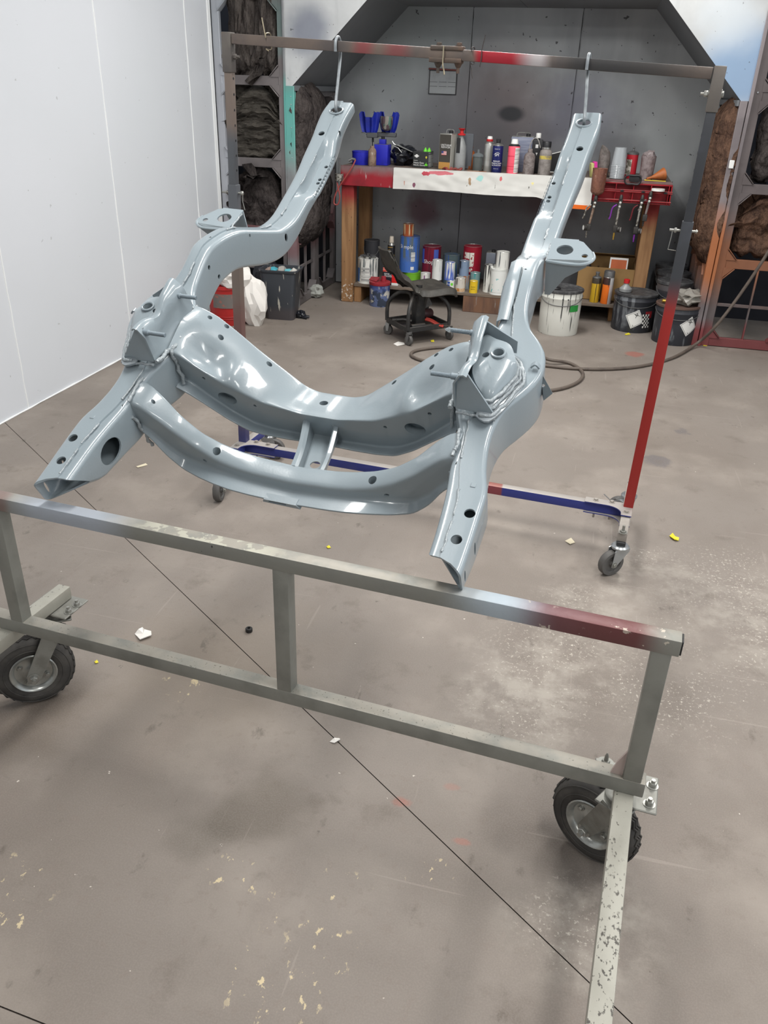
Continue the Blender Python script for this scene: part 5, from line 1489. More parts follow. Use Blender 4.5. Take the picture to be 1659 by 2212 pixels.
t, b_ = rect_can('solvent_can', 'tall tin of urethane reducer with a dark printed front and wire handle', ((a.x + b.x) / 2 + .012, Yc, BZ), (b.x - a.x) + .02, .14, hc, mat('tin_side', srgb(188, 186, 178), .35, .5), -.30)
w = (b.x - a.x) + .02
bm = BM(); box(bm, (0, -.0005, hc * .5), (w * .92, .001, hc * .97)); lab = obj('front_label', bm, mat('reducer_label', srgb(64, 60, 54), .4, 0, [dict(t='band', ax=2, r=(.0, .01, .05, .055), c2=srgb(190, 140, 70), f=.9), dict(t='noise', sc=(6, 6, 1), lo=.5, hi=.7, c2=srgb(84, 80, 74), f=.6)]), b_, 0)
obj('print', text_on_face('URETHANE', .0175, FRONT(-w * .36, -.0012, hc * .67)), m_wprint, b_, 0); obj('print', text_on_face('REDUCER', .0175, FRONT(-w * .32, -.0012, hc * .61)), m_wprint, b_, 0)
bm = BM(); box(bm, (-w * .06, -.0013, hc * .47), (.042, .0006, .026)); fg = obj('flag_print', bm, m_wprint, b_, 0)
m_fred = mat('flag_red', srgb(190, 60, 66), .5); m_fblue = mat('flag_blue', srgb(52, 60, 120), .5)
for k in range(4): bm = BM(); box(bm, (-w * .06, -.0018, hc * .47 - .0115 + .0072 * k), (.042, .0004, .0036)); obj('print', bm, m_fred, b_, 0)
bm = BM(); box(bm, (-w * .06 - .0125, -.0021, hc * .47 + .006), (.017, .0004, .014)); obj('print', bm, m_fblue, b_, 0)
# clear jug with red stopper and dark strip label
c, r, h = place(979, 1003, 358, 277, BZ, 6.53)
t = thing('pump_bottle', 'grey jug with a red stopper beside the tall solvent can', 'bottle', (c.x, c.y, BZ), group=GB)
m_greyp = mat('translucent_grey_plastic', srgb(150, 152, 152), .35, 0, [dict(t='noise', sc=16, lo=.45, hi=.7, c2=srgb(120, 122, 124), f=.6)], trans=.12)
bm = BM(); lathe(bm, [(r * .96, 0), (r, .006), (r, h * .5), (r * .92, h * .58), (r * .62, h * .70), (r * .4, h * .78), (r * .4, h * .84)], 22); jb = obj('body', bm, m_greyp, t)
bm = BM(); lathe(bm, [(r * .45, h * .83), (r * .7, h * .84), (r * .7, h * .87), (r * .34, h * .885), (r * .3, h * .95), (r * .6, h * .985), (r * .62, h)], 16); obj('stopper', bm, m_rcap, t)
bm = cyl_label(r * 1.0, h * .42, h * .78, -2.3, -1.55); obj('strip_label', bm, m_bcap, jb)
bm = BM(); box(bm, (.01, .05, h * .44), (r * 2.2, .03, h * .86), None, .004); solo('clear_folder', bm, mat('clear_grey_plastic', srgb(120, 124, 130), .2, 0, (), trans=.35), 'upright clear plastic sheet standing behind the red-topped jug', 'sheet', loc=(c.x + .02, c.y + r + .01, BZ))
# brown bottle, lidded jar, tangle of red hose ends
c, r, h = place(1003, 1019, 357, 320, BZ, 6.62)
t = thing('brown_bottle', 'amber brown bottle behind the clear lidded jar', 'bottle', (c.x + .006, 6.7, BZ), group=GB)
m_amb = mat('amber_plastic', srgb(150, 84, 44), .3, 0, [dict(t='noise', sc=20, lo=.45, hi=.7, c2=srgb(110, 58, 34), f=.7)], trans=.1)
bm = BM(); lathe(bm, [(r * 1.4, 0), (r * 1.5, .005), (r * 1.4, h * .6), (r * 1.0, h * .8), (r * .4, h * .9), (r * .4, h)], 18); obj('body', bm, m_amb, t)
bm = BM(); lathe(bm, [(r * .5, h * .98), (r * .5, h * 1.08)], 14); obj('cap', bm, m_amb, t)
c, r, h = place(1018, 1041, 361, 322, BZ, 6.53)
t = thing('lidded_jar', 'clear jar with a grey domed lid and dark residue inside', 'jar', (c.x, c.y, BZ), group=GB)
bm = BM(); lathe(bm, [(r * .85, 0), (r * .9, .005), (r * .95, h * .68), (r * .9, h * .68), (r * .84, .008), (.001, .008)], 24, None, False); obj('glass', bm, mat('jar_glass', srgb(120, 126, 124), .12, 0, (), trans=.5), t)
bm = BM(); lathe(bm, [(r * .8, .010), (r * .82, h * .2), (r * .3, h * .35), (.001, h * .3)], 18, None, False); obj('residue', bm, m_bcap, t)
bm = BM(); lathe(bm, [(r * 1.05, h * .66), (r * 1.05, h * .72), (r * .7, h * .80), (r * .25, h * .84), (r * .22, h * .98), (r * .001, h)], 22); obj('lid', bm, mat('lid_grey', srgb(110, 116, 118), .4, 0, (), trans=.2), t)
m_rh = mat('dirty_red_rubber', srgb(136, 52, 48), .5, 0, [dict(t='noise', sc=40, lo=.45, hi=.65, c2=srgb(100, 60, 50), f=.7)])
bm = BM(); p = fl(990, 362, BZ)
tube(bm, smooth_path([(p.x + .065 * math.cos(a) * (1 + .2 * math.sin(3 * a)), 6.505 + .025 * math.sin(a), BZ + .010 + .006 * math.sin(4 * a)) for a in np.linspace(0, 9, 22)], 3), .008, 7)
solo('hose_coil', bm, m_rh, 'short tangle of dirty red tubing in front of the grey jug', 'tubing', world=True)
# rods lying on the bench
for k, (u0, u1, v, col, lb) in enumerate(((1010, 1052, 361, srgb(150, 96, 66), 'thin brown stir stick lying in front of the lidded jar'), (1014, 1035, 364, srgb(170, 160, 140), 'pale stir stick lying at the bench edge under the jar'))):
    a, b = atY(u0, v, 6.49 + .02 * k), atY(u1, v, 6.51 + .02 * k)
    bm = BM(); beam(bm, (a.x, 6.485 + .02 * k, BZ + .004), (b.x, 6.50 + .02 * k, BZ + .004), .010, .004, bev=.001); solo('stir_stick', bm, mat('stick_%d' % k, col, .7), lb, 'stick', 'stir sticks on the bench', world=True)
# aerosol cans
c, r, h = place(1042, 1062, 363, 294, BZ, 6.56)
t = spray_can('plain silver spray can with a red and white nozzle', (c.x, c.y, BZ), r, h, mat('silver_body', srgb(186, 186, 182), .3, .6, [dict(t='band', ax=2, r=(h * .16, h * .17, h * .3, h * .31), c2=srgb(200, 200, 198), f=.7)]), m_wcap, GB)
bm = BM(); lathe(bm, [(r * .7, h * .86), (r * .7, h * .92)], 18); obj('red_collar', bm, m_rcap, t)
c, r, h = place(1059, 1082, 367, 300, BZ, 6.49)
t = spray_can('dark blue activator spray can with white lettering', (c.x, c.y, BZ), r, h, mat('navy_can', srgb(28, 34, 92), .3, .2), m_bcap, GB, 'nozzle')
for s, sz, z in (('SPI', .026, .50), ('MEDIUM', .014, .33), ('PRODUCTION', .0125, .27), ('ACTIVATOR', .0135, .21), ('PREMIUM 2K', .007, .70), ('NET WT 13 OZ', .005, .12)):
    obj('print', text_on_cyl(s, sz, r * 1.0, h * .8 * z / .8), m_wprint, t, 0)
bm = BM(); tube(bm, [((r + .001) * math.cos(a), (r + .001) * math.sin(a), h * .56 + .012 * math.sin((a + 2.0) * 3)) for a in np.linspace(-2.1, -1.05, 12)], .0012, 5); obj('print', bm, m_wprint, t, 0)
c, r, h = place(1092, 1117, 375, 300, BZ, 6.47)
t = spray_can('pink and white spray can standing at the bench edge', (c.x, c.y, BZ), r, h, mat('pink_can', srgb(236, 92, 112), .35, 0, [dict(t='noise', sc=(2, 2, 70), lo=.55, hi=.6, det=1, c2=srgb(200, 56, 76), f=.8)]), m_wcap, GB, 'cap', dome=m_bcap)
bm = cyl_label(r * 1.0, h * .04, h * .76, -1.25, -.2); obj('white_panel', bm, mat('panel_print', srgb(206, 204, 200), .45, 0, [dict(t='noise', sc=(4, 4, 120), lo=.5, hi=.56, det=1, c2=srgb(140, 138, 136), f=.8)]), t)
# grey square can behind, black bottle, wash bottle, capped jar
Yc = 6.66
a, b = atY(1112, 360, Yc), atY(1146, 360, Yc); hc = atY(1128, 296, Yc).z - BZ
t, b_ = rect_can('square_can', 'grey blue square can standing behind the pink spray can', ((a.x + b.x) / 2 - .02, Yc, BZ), (b.x - a.x) + .05, .12, hc, mat('grey_blue_can', srgb(118, 124, 144), .4, .2, [dict(t='noise', sc=(3, 3, 60), lo=.5, hi=.56, det=1, c2=srgb(150, 154, 168), f=.5)]), 0, True)
c, r, h = place(1144, 1166, 366, 287, BZ, 6.62)
t = thing('black_bottle', 'tall black bottle with a white screw cap behind the wash bottle', 'bottle', (c.x, c.y, BZ), group=GB)
bm = BM(); box(bm, (0, 0, h * .42), (r * 2, r * 1.6, h * .84), None, .008, 2); obj('body', bm, m_bcap, t)
bm = BM(); lathe(bm, [(r * .35, h * .83), (r * .35, h * .88)], 14); obj('neck', bm, m_bcap, t)
bm = BM(); lathe(bm, [(r * .5, h * .88), (r * .5, h * .985), (r * .45, h)], 18); obj('cap', bm, m_wcap, t)
bm = BM(); box(bm, (-.002, -r * .8 - .0006, h * .68), (.02, .001, .024)); obj('print', bm, m_wprint, t, 0)
bm = BM(); slab(bm, [(-.006, -r * .8 - .0006, h * .52), (.008, -r * .8 - .0006, h * .52), (.001, -r * .8 - .0006, h * .45)], (0, -1, 0), .0006); obj('print', bm, m_wprint, t, 0)
c, r, h = place(1127, 1152, 375, 321, BZ, 6.48)
t = thing('wash_bottle', 'grimy grey wash bottle with a bent thin spout', 'bottle', (c.x, c.y, BZ), group=GB)
m_grime = mat('paint_crust_grey', srgb(126, 118, 116), .75, 0, [dict(t='noise', sc=26, lo=.4, hi=.65, det=4, c2=srgb(96, 86, 84), f=.8), dict(t='noise', sc=44, off=(1, 5, 0), lo=.68, hi=.7, c2=srgb(160, 60, 60), f=.8)], dict(sc=70, s=.6, d=.01))
bm = BM(); lathe(bm, [(r * .95, 0), (r, .005), (r * .97, h * .7), (r * .8, h * .8), (r * .42, h * .86), (r * .42, h * .96), (r * .35, h)], 22); jitter(bm, .0015, 60); obj('body', bm, m_grime, t)
bm = BM(); tube(bm, smooth_path([(-.006, 0, h), (-.004, 0, h + .03), (.014, 0, h + .065), (.034, 0, h + .072), (.052, 0, h + .055), (.07, 0, h + .01)], 5), .0032, 8); obj('spout_tube', bm, mat('clear_tube', srgb(150, 146, 140), .3), t)
c, r, h = place(1160, 1187, 376, 305, BZ, 6.48)
t = thing('mixing_jar', 'grey crusted jar with a yellow band and a black lid', 'jar', (c.x, c.y, BZ), group=GB)
bm = BM(); lathe(bm, [(r * .95, 0), (r, .005), (r, h * .62), (r * .9, h * .72), (r * .66, h * .76), (r * .66, h * .80)], 22); obj('body', bm, mat('jar_crust', srgb(134, 128, 124), .6, 0, [dict(t='band', ax=2, r=(h * .47, h * .49, h * .57, h * .59), wob=.01, c2=srgb(196, 176, 70), f=.9), dict(t='noise', sc=26, lo=.45, hi=.7, c2=srgb(104, 98, 94), f=.8)], dict(sc=60, s=.4)), t)
bm = BM(); lathe(bm, [(r * .7, h * .78), (r * .7, h * .84)], 20); obj('collar', bm, m_tin, t)
bm = BM(); lathe(bm, [(r * .72, h * .83), (r * .72, h * .985), (r * .66, h)], 20); obj('lid', bm, m_bcap, t)
# framed mirror scrap behind the right rail, two-colour sponge
a = atY(1198, 340, 6.75)
t = thing('framed_panel', 'thin white framed panel leaning behind the right rail end', 'frame', (a.x, 6.78, BZ + .0))
for (p0, p1) in (((-.04, 0, .02), (-.045, 0, .12)), ((-.045, 0, .12), (.06, 0, .15)), ((.06, 0, .15), (.06, 0, .02)), ((-.04, 0, .0), (.06, 0, .0))):
    bm = BM(); beam(bm, (p0[0], p0[1], p0[2] + .004), (p1[0], p1[1], p1[2] + .004), .006, .006, (0, 1, 0), .001); obj('rim', bm, m_wcap, t)
bm = BM(); slab(bm, [(-.04, .001, .005), (.06, .001, .005), (.06, .001, .15), (-.045, .001, .12)], (0, 1, 0), .002); obj('pane', bm, m_bcap, t)
a = atY(1281, 378, 6.52)
t = thing('sponge', 'pink and yellow sponge block leaning beside the paper cups', 'sponge', (a.x, 6.56, BZ), .3)
hs = atY(1281, 350, 6.56).z - BZ
M3 = Matrix.Rotation(-.16, 3, 'Y')
bm = BM(); box(bm, (.008, 0, hs / 2 + .004), (.022, .06, hs), M3, .003); obj('pink_half', bm, mat('pink_foam', srgb(206, 56, 150), .8), t)
bm = BM(); box(bm, (-.014, 0, hs / 2 - .002), (.020, .06, hs * .94), M3, .003); obj('yellow_half', bm, mat('yellow_foam', srgb(190, 186, 120), .8), t)
# cups and cans right of the rail
def cup_mat(name, col, c2): return mat(name, col, .5, 0, [dict(t='noise', sc=30, lo=.45, hi=.65, det=4, c2=c2, f=.85)], dict(sc=50, s=.3))
c, r, h = place(1290, 1316, 366, 318, BZ, 6.58)
t = thing('paper_cup', 'grey crushed mixing cup with a folded rim', 'cup', (c.x, c.y, BZ))
bm = BM()
rings = []
for z, k in ((0, .9), (h * .35, .98), (h * .62, 1.0), (h * .8, .92), (h * .93, .8)):
    rings.append([Vector((r * k * math.cos(a) * (1 if z < h * .6 else 1.0), r * k * math.sin(a) * (1 if z < h * .6 else .5), z + (0 if z < h * .6 else .03 * math.cos(a + 2.6)))) for a in np.linspace(0, 2 * math.pi, 24, endpoint=False)])
ring_loft(bm, rings); jitter(bm, .002, 40); obj('body', bm, cup_mat('crushed_cup', srgb(110, 102, 98), srgb(84, 78, 74)), t)
c, r, h = place(1316, 1349, 384, 318, BZ, 6.50)
t = thing('cup_stack', 'tall stack of clear plastic mixing cups', 'cups', (c.x, c.y, BZ))
m_clear = mat('clear_cup', srgb(206, 212, 216), .12, 0, (), trans=.45, spec=.6)
bm = BM(); lathe(bm, [(r * .98, .004 + h * .42), (r * .78, h), (r * .74, h), (r * .001, h - .004)], 28, None, False); obj('cup', bm, m_clear, t)
for k in range(9):
    z = .004 + k * h * .047
    bm = BM(); lathe(bm, [(r * .99, z), (r * 1.02, z + .002), (r * .99, z + .004), (r * .955, z + h * .045)], 28, None, False); obj('cup', bm, m_clear, t)
c, r, h = place(1349, 1374, 374, 316, BZ, 6.62)
t = thing('red_canister', 'red metal canister with a grey domed lid and peeling label', 'can', (c.x, c.y, BZ))
bm = BM(); lathe(bm, [(r * .97, 0), (r, .004), (r, h * .76)], 26); rb_ = obj('body', bm, paint(srgb(178, 36, 48), (), .4, .3), t)
bm = BM(); lathe(bm, [(r * 1.04, h * .75), (r * 1.04, h * .79), (r * .8, h * .84), (r * .2, h * .87), (r * .14, h * .93), (r * .22, h * .95), (r * .05, h)], 22); obj('lid', bm, m_dtin, t)
bm = cyl_label(r * 1.0, h * .12, h * .6, -2.7, -1.6); obj('torn_label', bm, mat('torn_label', srgb(128, 122, 108), .6, 0, [dict(t='noise', sc=30, lo=.52, hi=.56, c2=srgb(214, 206, 196), f=.9)]), rb_)
c, r, h = place(1380, 1413, 378, 320, BZ, 6.56)
t = thing('crusted_cup', 'paint-crusted plastic cup stuffed with crumpled film', 'cup', (c.x, c.y, BZ))
bm = BM(); lathe(bm, [(r * .86, 0), (r * .88, .004), (r, h * .76), (r * .95, h * .76), (r * .84, .01), (.001, .01)], 24, None, False); jitter(bm, .0012, 60); obj('cup', bm, cup_mat('crusted_cup', srgb(140, 128, 128), srgb(106, 92, 92)), t)
bm = BM(); bmesh.ops.create_icosphere(bm, subdivisions=3, radius=r * .86)
for v in bm.verts:
    v.co *= 1 + .35 * mnoise.noise(v.co * 40); v.co.z = v.co.z * .9 + h * .74
obj('crumpled_film', bm, mat('crumpled_film', srgb(150, 138, 138), .25, 0, (), trans=.1), t, 18)
# orange funnel lying on its side, yellow pencil, black strap, tape roll
a, b = atY(1397, 383, 6.52), atY(1432, 368, 6.58)
bm = BM(); M4 = axis_m((a.x, 6.52, BZ + .012), (b.x - a.x, .04, .030)); L_ = (b - a).length
lathe(bm, [(.004, 0), (.007, .0), (.010, L_ * .3), (.038, L_ * .85), (.045, L_ * .97), (.045, L_), (.041, L_), (.034, L_ * .86), (.006, L_ * .3)], 24, M4, False)
solo('funnel', bm, mat('orange_funnel', srgb(172, 96, 44), .5, 0, [dict(t='noise', sc=20, lo=.45, hi=.7, c2=srgb(130, 76, 42), f=.7)]), 'brown orange funnel lying on the bench at its right end', 'funnel', world=True)
a, b = atY(1394, 383, 6.485), atY(1439, 387, 6.475)
t = thing('pencil', 'yellow pencil lying at the right edge of the bench', 'pencil', (a.x, 6.49, BZ))
bm = BM(); cyl(bm, (.012, 0, .005), ((b - a).x, -.01, .005), .004, 6); obj('shaft', bm, mat('pencil_yellow', srgb(206, 180, 70), .45), t)
bm = BM(); cyl(bm, (-.004, 0, .006), (.012, 0, .005), .0055, 10); obj('ferrule', bm, mat('brass', srgb(210, 176, 80), .3, .9), t)

# ================================================================== red gun rack on the bench front
rx0, rx1 = atY(1286, 410, 6.42).x, BX1
m_rack = mat('rack_red', srgb(146, 24, 34), .4, 0, [dict(t='up', lo=.5, hi=.9, c2=srgb(112, 98, 92), f=.85), dict(t='noise', sc=8, lo=.45, hi=.7, c2=srgb(108, 18, 28), f=.8), dict(t='noise', sc=40, lo=.7, hi=.72, c2=srgb(200, 190, 185), f=.7)])
rack = thing('gun_rack', 'red sheet metal gun rack on the right end of the bench front', 'rack', ((rx0 + rx1) / 2, 6.40, .83))
zr0, zr1 = atY(1370, 438, 6.38).z, BZ - .01
bm = BM(); box2(bm, (rx0, 6.425, zr0 + .01), (rx1, 6.445, zr1), .002); obj('back_plate', bm, m_rack, rack, world=True)
bm = BM(); box2(bm, (rx0, 6.36, zr1 - .008), (rx1, 6.445, zr1 + .004), .003); obj('top_lip', bm, m_rack, rack, world=True)
bm = BM(); box2(bm, (rx1 - .008, 6.36, zr0), (rx1, 6.445, zr1), .002); obj('side_plate', bm, m_rack, rack, world=True)
for (z, y, rr) in ((zr1 - .045, 6.36, .005), (zr1 - .055, 6.355, .004), (zr0 + .015, 6.36, .006), (zr0, 6.37, .004)):
    bm = BM(); cyl(bm, (rx0 - .01, y, z), (rx1 + .005, y, z), rr, 10); obj('rod', bm, m_rack, rack, world=True)
for k in range(5):
    x = rx0 + (rx1 - rx0) * (.04 + .23 * k); bm = BM(); box2(bm, (x - .003, 6.36, zr0), (x + .003, 6.426, zr1 - .005), .001); obj('rib', bm, m_rack, rack, world=True)
for u in (1345, 1391, 1440):
    x = atY(u, 405, 6.35).x; bm = BM(); box(bm, (x, 6.348, zr1 - .05), (.022, .016, .014), None, .002); lathe(bm, [(.004, 0), (.003, .004)], 10, axis_m((x, 6.34, zr1 - .047), (0, -1, 0))); obj('clip', bm, m_bcap, rack, world=True)
a = atY(1423, 403, 6.33)
t = thing('tape_roll', 'white tape roll resting flat on the red gun rack rod', 'tape', (a.x, 6.33, zr1 - .036))
bm = BM(); lathe(bm, [(.045, 0), (.045, .014), (.02, .014), (.02, 0)], 28, None, False); rr_ = obj('roll', bm, m_wcap, t)
bm = BM(); lathe(bm, [(.0205, .001), (.0205, .013), (.017, .013), (.017, .001), (.0205, .001)], 24, None, False); obj('core', bm, mat('tape_core', srgb(160, 140, 110), .7), t)
# black strap looped over the rack lip
a = atY(1367, 388, 6.36)
bm = BM(); P = [(a.x + .055 * math.cos(k), 6.345 - .006 * math.sin(k), a.z + .034 * math.sin(k) + .006 * math.sin(3 * k)) for k in np.linspace(0, 2 * math.pi, 26, endpoint=False)]
tube(bm, P, .0065, 6, True); solo('strap', bm, m_bcap, 'black rubber strap looped over the top of the red gun rack', 'strap', world=True)
bm = BM(); box(bm, (a.x + .012, 6.37, BZ + .024), (.075, .05, .048), None, .012, 2); solo('respirator_box', bm, m_bcap, 'small black case on the bench above the looped strap', 'case', world=True)

# spray guns hanging from the lower rod
m_gunm = mat('gun_metal', srgb(178, 176, 168), .35, .7, [dict(t='noise', sc=60, lo=.45, hi=.62, det=3, c2=srgb(96, 90, 82), f=.9)], dict(sc=80, s=.3))
m_gund = mat('gun_dark', srgb(60, 58, 56), .5, .4)
m_gold = mat('gold_fitting', srgb(206, 170, 80), .3, .8)
m_purp = mat('purple_anodised', srgb(120, 50, 150), .35, .3)
def spray_gun(u, v0, v1, lean, label, trig, tip, cup=None, hand=None, gx=.0):
    Y = 6.335
    a = atY(u, v0, Y); H = a.z - atY(u, v1, Y).z
    t = thing('spray_gun', label, 'spray gun', (a.x, Y, a.z - H), group='spray guns hanging from the red rack')
    lx_ = lambda z: lean * (1 - z / H)
    bm = BM(); box(bm, (lx_(H * .93), 0, H * .93), (.026, .045, .030), None, .005, 2); lathe(bm, [(.012, 0), (.012, .02), (.006, .03)], 14, axis_m((lx_(H * .95), -.02, H * .97), (0, .1, 1))); obj('head', bm, m_gund, t)
    for z in (.885, .79):
        bm = BM(); lathe(bm, [(.009, 0), (.010, .006), (.008, .012), (.001, .013)], 14, axis_m((lx_(H * z), -.018, H * z), (0, -1, .2))); obj('knob', bm, m_bolt, t)
    bm = BM(); tube(bm, [(lx_(H * z), -.004 + .01 * (1 - z), H * z) for z in (.86, .7, .5, .36)], .0095, 10, rf=lambda q: 1 - .2 * q); obj('handle', bm, hand or m_gunm, t)
    bm = BM(); tube(bm, smooth_path([(lx_(H * .8) - .02, 0, H * .83), (lx_(H * .7) - .045, 0, H * .75), (lx_(H * .5) - .05, 0, H * .55), (lx_(H * .4) - .055, 0, H * .48)], 4), .0055, 8); obj('trigger', bm, trig, t)
    bm = BM(); box(bm, (lx_(H * .25), 0, H * .27), (.032, .032, .045), None, .006, 2); lathe(bm, [(.006, 0), (.006, .02)], 10, axis_m((lx_(H * .3), 0, H * .28), (0, 0, 1))); rg = obj('regulator', bm, m_gund, t)
    if gx:
        bm = BM(); lathe(bm, [(.006, 0), (.006, .018), (.020, .02), (.021, .036), (.018, .038)], 18, axis_m((lx_(H * .25), 0, H * .26), (gx, -.25, 0))); obj('gauge', bm, m_gund, rg)
        bm = BM(); lathe(bm, [(.017, .0385), (.001, .0386)], 18, axis_m((lx_(H * .25), 0, H * .26), (gx, -.25, 0)), False); obj('dial', bm, m_wcap, rg)
    bm = BM(); lathe(bm, [(.004, 0), (.006, .004), (.004, .012), (.007, .02), (.006, H * .17)], 12, Matrix.Translation((lx_(0), 0, 0))); obj('air_fitting', bm, tip, t)
    if cup:
        r_, hc_, mc_ = cup
        z0 = H * .985
        bm = BM(); lathe(bm, [(.010, 0), (.010, .02), (r_ * .75, .035), (r_ * .95, .05), (r_, hc_ * .75), (r_ * 1.03, hc_ * .96), (r_ * 1.06, hc_), (r_ * .96, hc_), (r_ * .9, hc_ * .9), (.001, hc_ * .88)], 24, Matrix.Translation((lx_(H), 0, z0)), False); obj('cup', bm, mc_, t)
    return t
m_rcup = mat('rusty_cup', srgb(130, 88, 72), .55, .1, [dict(t='noise', sc=(30, 30, 8), lo=.4, hi=.65, det=4, c2=srgb(100, 64, 54), f=.8), dict(t='noise', sc=50, lo=.66, hi=.7, c2=srgb(180, 168, 156), f=.8)], dict(sc=60, s=.3))
spray_gun(1288, 428, 515, -.035, 'spray gun with a rusty brown cup hanging at the left of the red rack', m_gunm, m_gunm, (.050, .20, m_rcup), m_grub, -.6)
spray_gun(1342, 427, 519, -.012, 'spray gun with a purple trigger and gold air fitting on the red rack', m_purp, m_gold, None, None, .9)
spray_gun(1388, 427, 524, -.014, 'spray gun with a purple air fitting at the right of the red rack', mat('dark_red_metal', srgb(92, 22, 30), .5), m_purp, None, None, .95)
spray_gun(1406, 420, 490, -.02, 'dull grey crusted spray gun hanging last on the red rack', m_grime, m_gund, None, m_grime, 0)
# hanging measuring cup and red loop hose at the left end of the bench
a = atY(733, 372, 6.42)
t = thing('hanging_strainer', 'small dented metal cup hanging at the left end of the workbench', 'cup', (a.x, 6.42, a.z - .06))
bm = BM(); lathe(bm, [(.032, 0), (.034, .05), (.03, .05), (.027, .004), (.001, .004)], 18, None, False); obj('cup', bm, m_gunm, t)
bm = BM(); cyl(bm, (.0, .01, .05), (.0, .01, .16), .008, 8); cyl(bm, (-.012, -.01, -.03), (-.012, -.01, .02), .007, 8); obj('stem', bm, m_dtin, t)
pp_ = [atY(768, 345, 6.44), atY(760, 362, 6.41), atY(745, 385, 6.40), atY(732, 405, 6.40), atY(723, 425, 6.40), atY(722, 440, 6.40), atY(730, 441, 6.40), atY(734, 425, 6.40), atY(730, 405, 6.40), atY(728, 392, 6.41)]
bm = BM(); tube(bm, smooth_path(pp_, 5), .0055, 8)
hl = solo('air_hose_end', bm, mat('red_air_hose', srgb(150, 70, 66), .5), 'looped thin red hose with a grey coupler at the left end of the bench', 'hose', world=True)
bm = BM(); tube(bm, [atY(768, 345, 6.44) - hl.location, atY(761, 343, 6.44) - hl.location, atY(753, 347, 6.43) - hl.location], .010, 8); obj('coupler', bm, m_dtin, hl)

# ================================================================== paint cans on the low shelf
GS = 'paint cans on the low shelf'
W_ = srgb(222, 222, 216); K_ = srgb(40, 40, 42)
def shelf_can(x0, x1, yb, yt, label, body, Y=None, z=SZ, name='paint_can', lid=None, h=None, **kw):
    c, r, hh = place(x0, x1, yb, yt, z, Y)
    return tin_can(name, label, 'can', (c.x, c.y, z), r, h or hh, body, GS, lid, **kw), c, r, (h or hh)
m_dlid = mat('dark_crusted_lid', srgb(66, 66, 68), .6, .2, [dict(t='noise', sc=30, lo=.45, hi=.65, c2=srgb(98, 98, 98), f=.7)], dict(sc=50, s=.4))
t, c, r, h = shelf_can(767, 810, 613, 556, 'white paint can with grey runs and a blue side label behind the red-lidded pail', paint(W_, ((srgb(96, 104, 106), .56, .1),), h=.25), 6.50, lid=m_dlid)
bm = cyl_label(r * .985, h * .06, h * .62, -2.75, -2.25); obj('blue_label', bm, mat('lbl_blue', srgb(64, 104, 160), .5), t)
for k in range(4): bm = cyl_label(r * .985, h * (.12 + .15 * k), h * (.13 + .15 * k) + .018, -2.0, -1.1); obj('text_block', bm, mat('lbl_text%d' % k, srgb(196, 196, 192), .6, 0, [dict(t='noise', sc=(3, 3, 160), lo=.5, hi=.56, det=1, c2=srgb(120, 120, 120), f=.8)]), t)
bm = BM(); 
for k in range(7):
    a_ = k * .9; box(bm, (r * .5 * math.cos(a_), r * .5 * math.sin(a_), h + .012 + .004 * (k % 3)), (.05, .018, .012), Matrix.Rotation(k * .8, 3, 'Z') @ Matrix.Rotation(.3 * (k % 3 - 1), 3, 'X'), .002)
obj('dried_lumps', bm, m_dlid, t)
t, c, r, h = shelf_can(782, 815, 556, 536, 'black tin with a wire handle behind the white blue-labelled can', paint(srgb(54, 54, 58), (), .6), 6.74, lid=m_dlid, h=.30, bail=True)
c, r, h = place(835, 851, 556, 510, SZ, 6.72)
spray_can('black spray can with gold print and a cream cap', (c.x, c.y, SZ), r, h, mat('black_gold_can', srgb(30, 30, 32), .35, 0, [dict(t='noise', sc=(8, 8, 60), lo=.6, hi=.64, det=1, c2=srgb(160, 128, 70), f=.8)]), mat('cream_cap', srgb(214, 204, 188), .4), GS)
c, r, h = place(824, 846, 614, 568, SZ, 6.52)
t = thing('hardener_bottle', 'black flat bottle with red label under the stool backrest', 'bottle', (c.x, c.y, SZ))
bm = BM(); box(bm, (0, 0, h * .42), (r * 1.9, r * 1.3, h * .84), None, .008, 2); bb_ = obj('body', bm, mat('hardener_black', srgb(34, 36, 44), .35), t)
bm = BM(); box(bm, (0, -r * .65 - .0005, h * .72), (r * 1.7, .001, h * .2)); obj('red_label', bm, mat('lbl_red', srgb(196, 70, 56), .45, 0, [dict(t='noise', sc=(3, 3, 90), lo=.5, hi=.55, det=1, c2=srgb(226, 190, 180))]), bb_, 0)
bm = BM(); lathe(bm, [(r * .5, h * .84), (r * .6, h * .9), (r * .5, h)], 14); obj('cap', bm, m_tin, t)
for s, sz, z in (('REPAIR', .014, .5), ('GEL COAT', .013, .44), ('HARDENER', .013, .38)): obj('print', text_on_face(s, sz, FRONT(-r * .6, -r * .65 - .001, h * z)), m_wprint, bb_, 0)
a, b = atY(845, 614, 6.53), atY(859, 614, 6.53)
t = thing('small_box', 'small red box with a white foot beside the black hardener bottle', 'box', ((a.x + b.x) / 2, 6.55, SZ))
bm = BM(); box(bm, (0, 0, .085), ((b - a).x, .03, .13), None, .002); obj('red_part', bm, mat('box_red', srgb(206, 30, 30), .45), t)
bm = BM(); box(bm, (0, 0, .010), ((b - a).x, .03, .02), None, .001); obj('white_foot', bm, m_wcap, t)
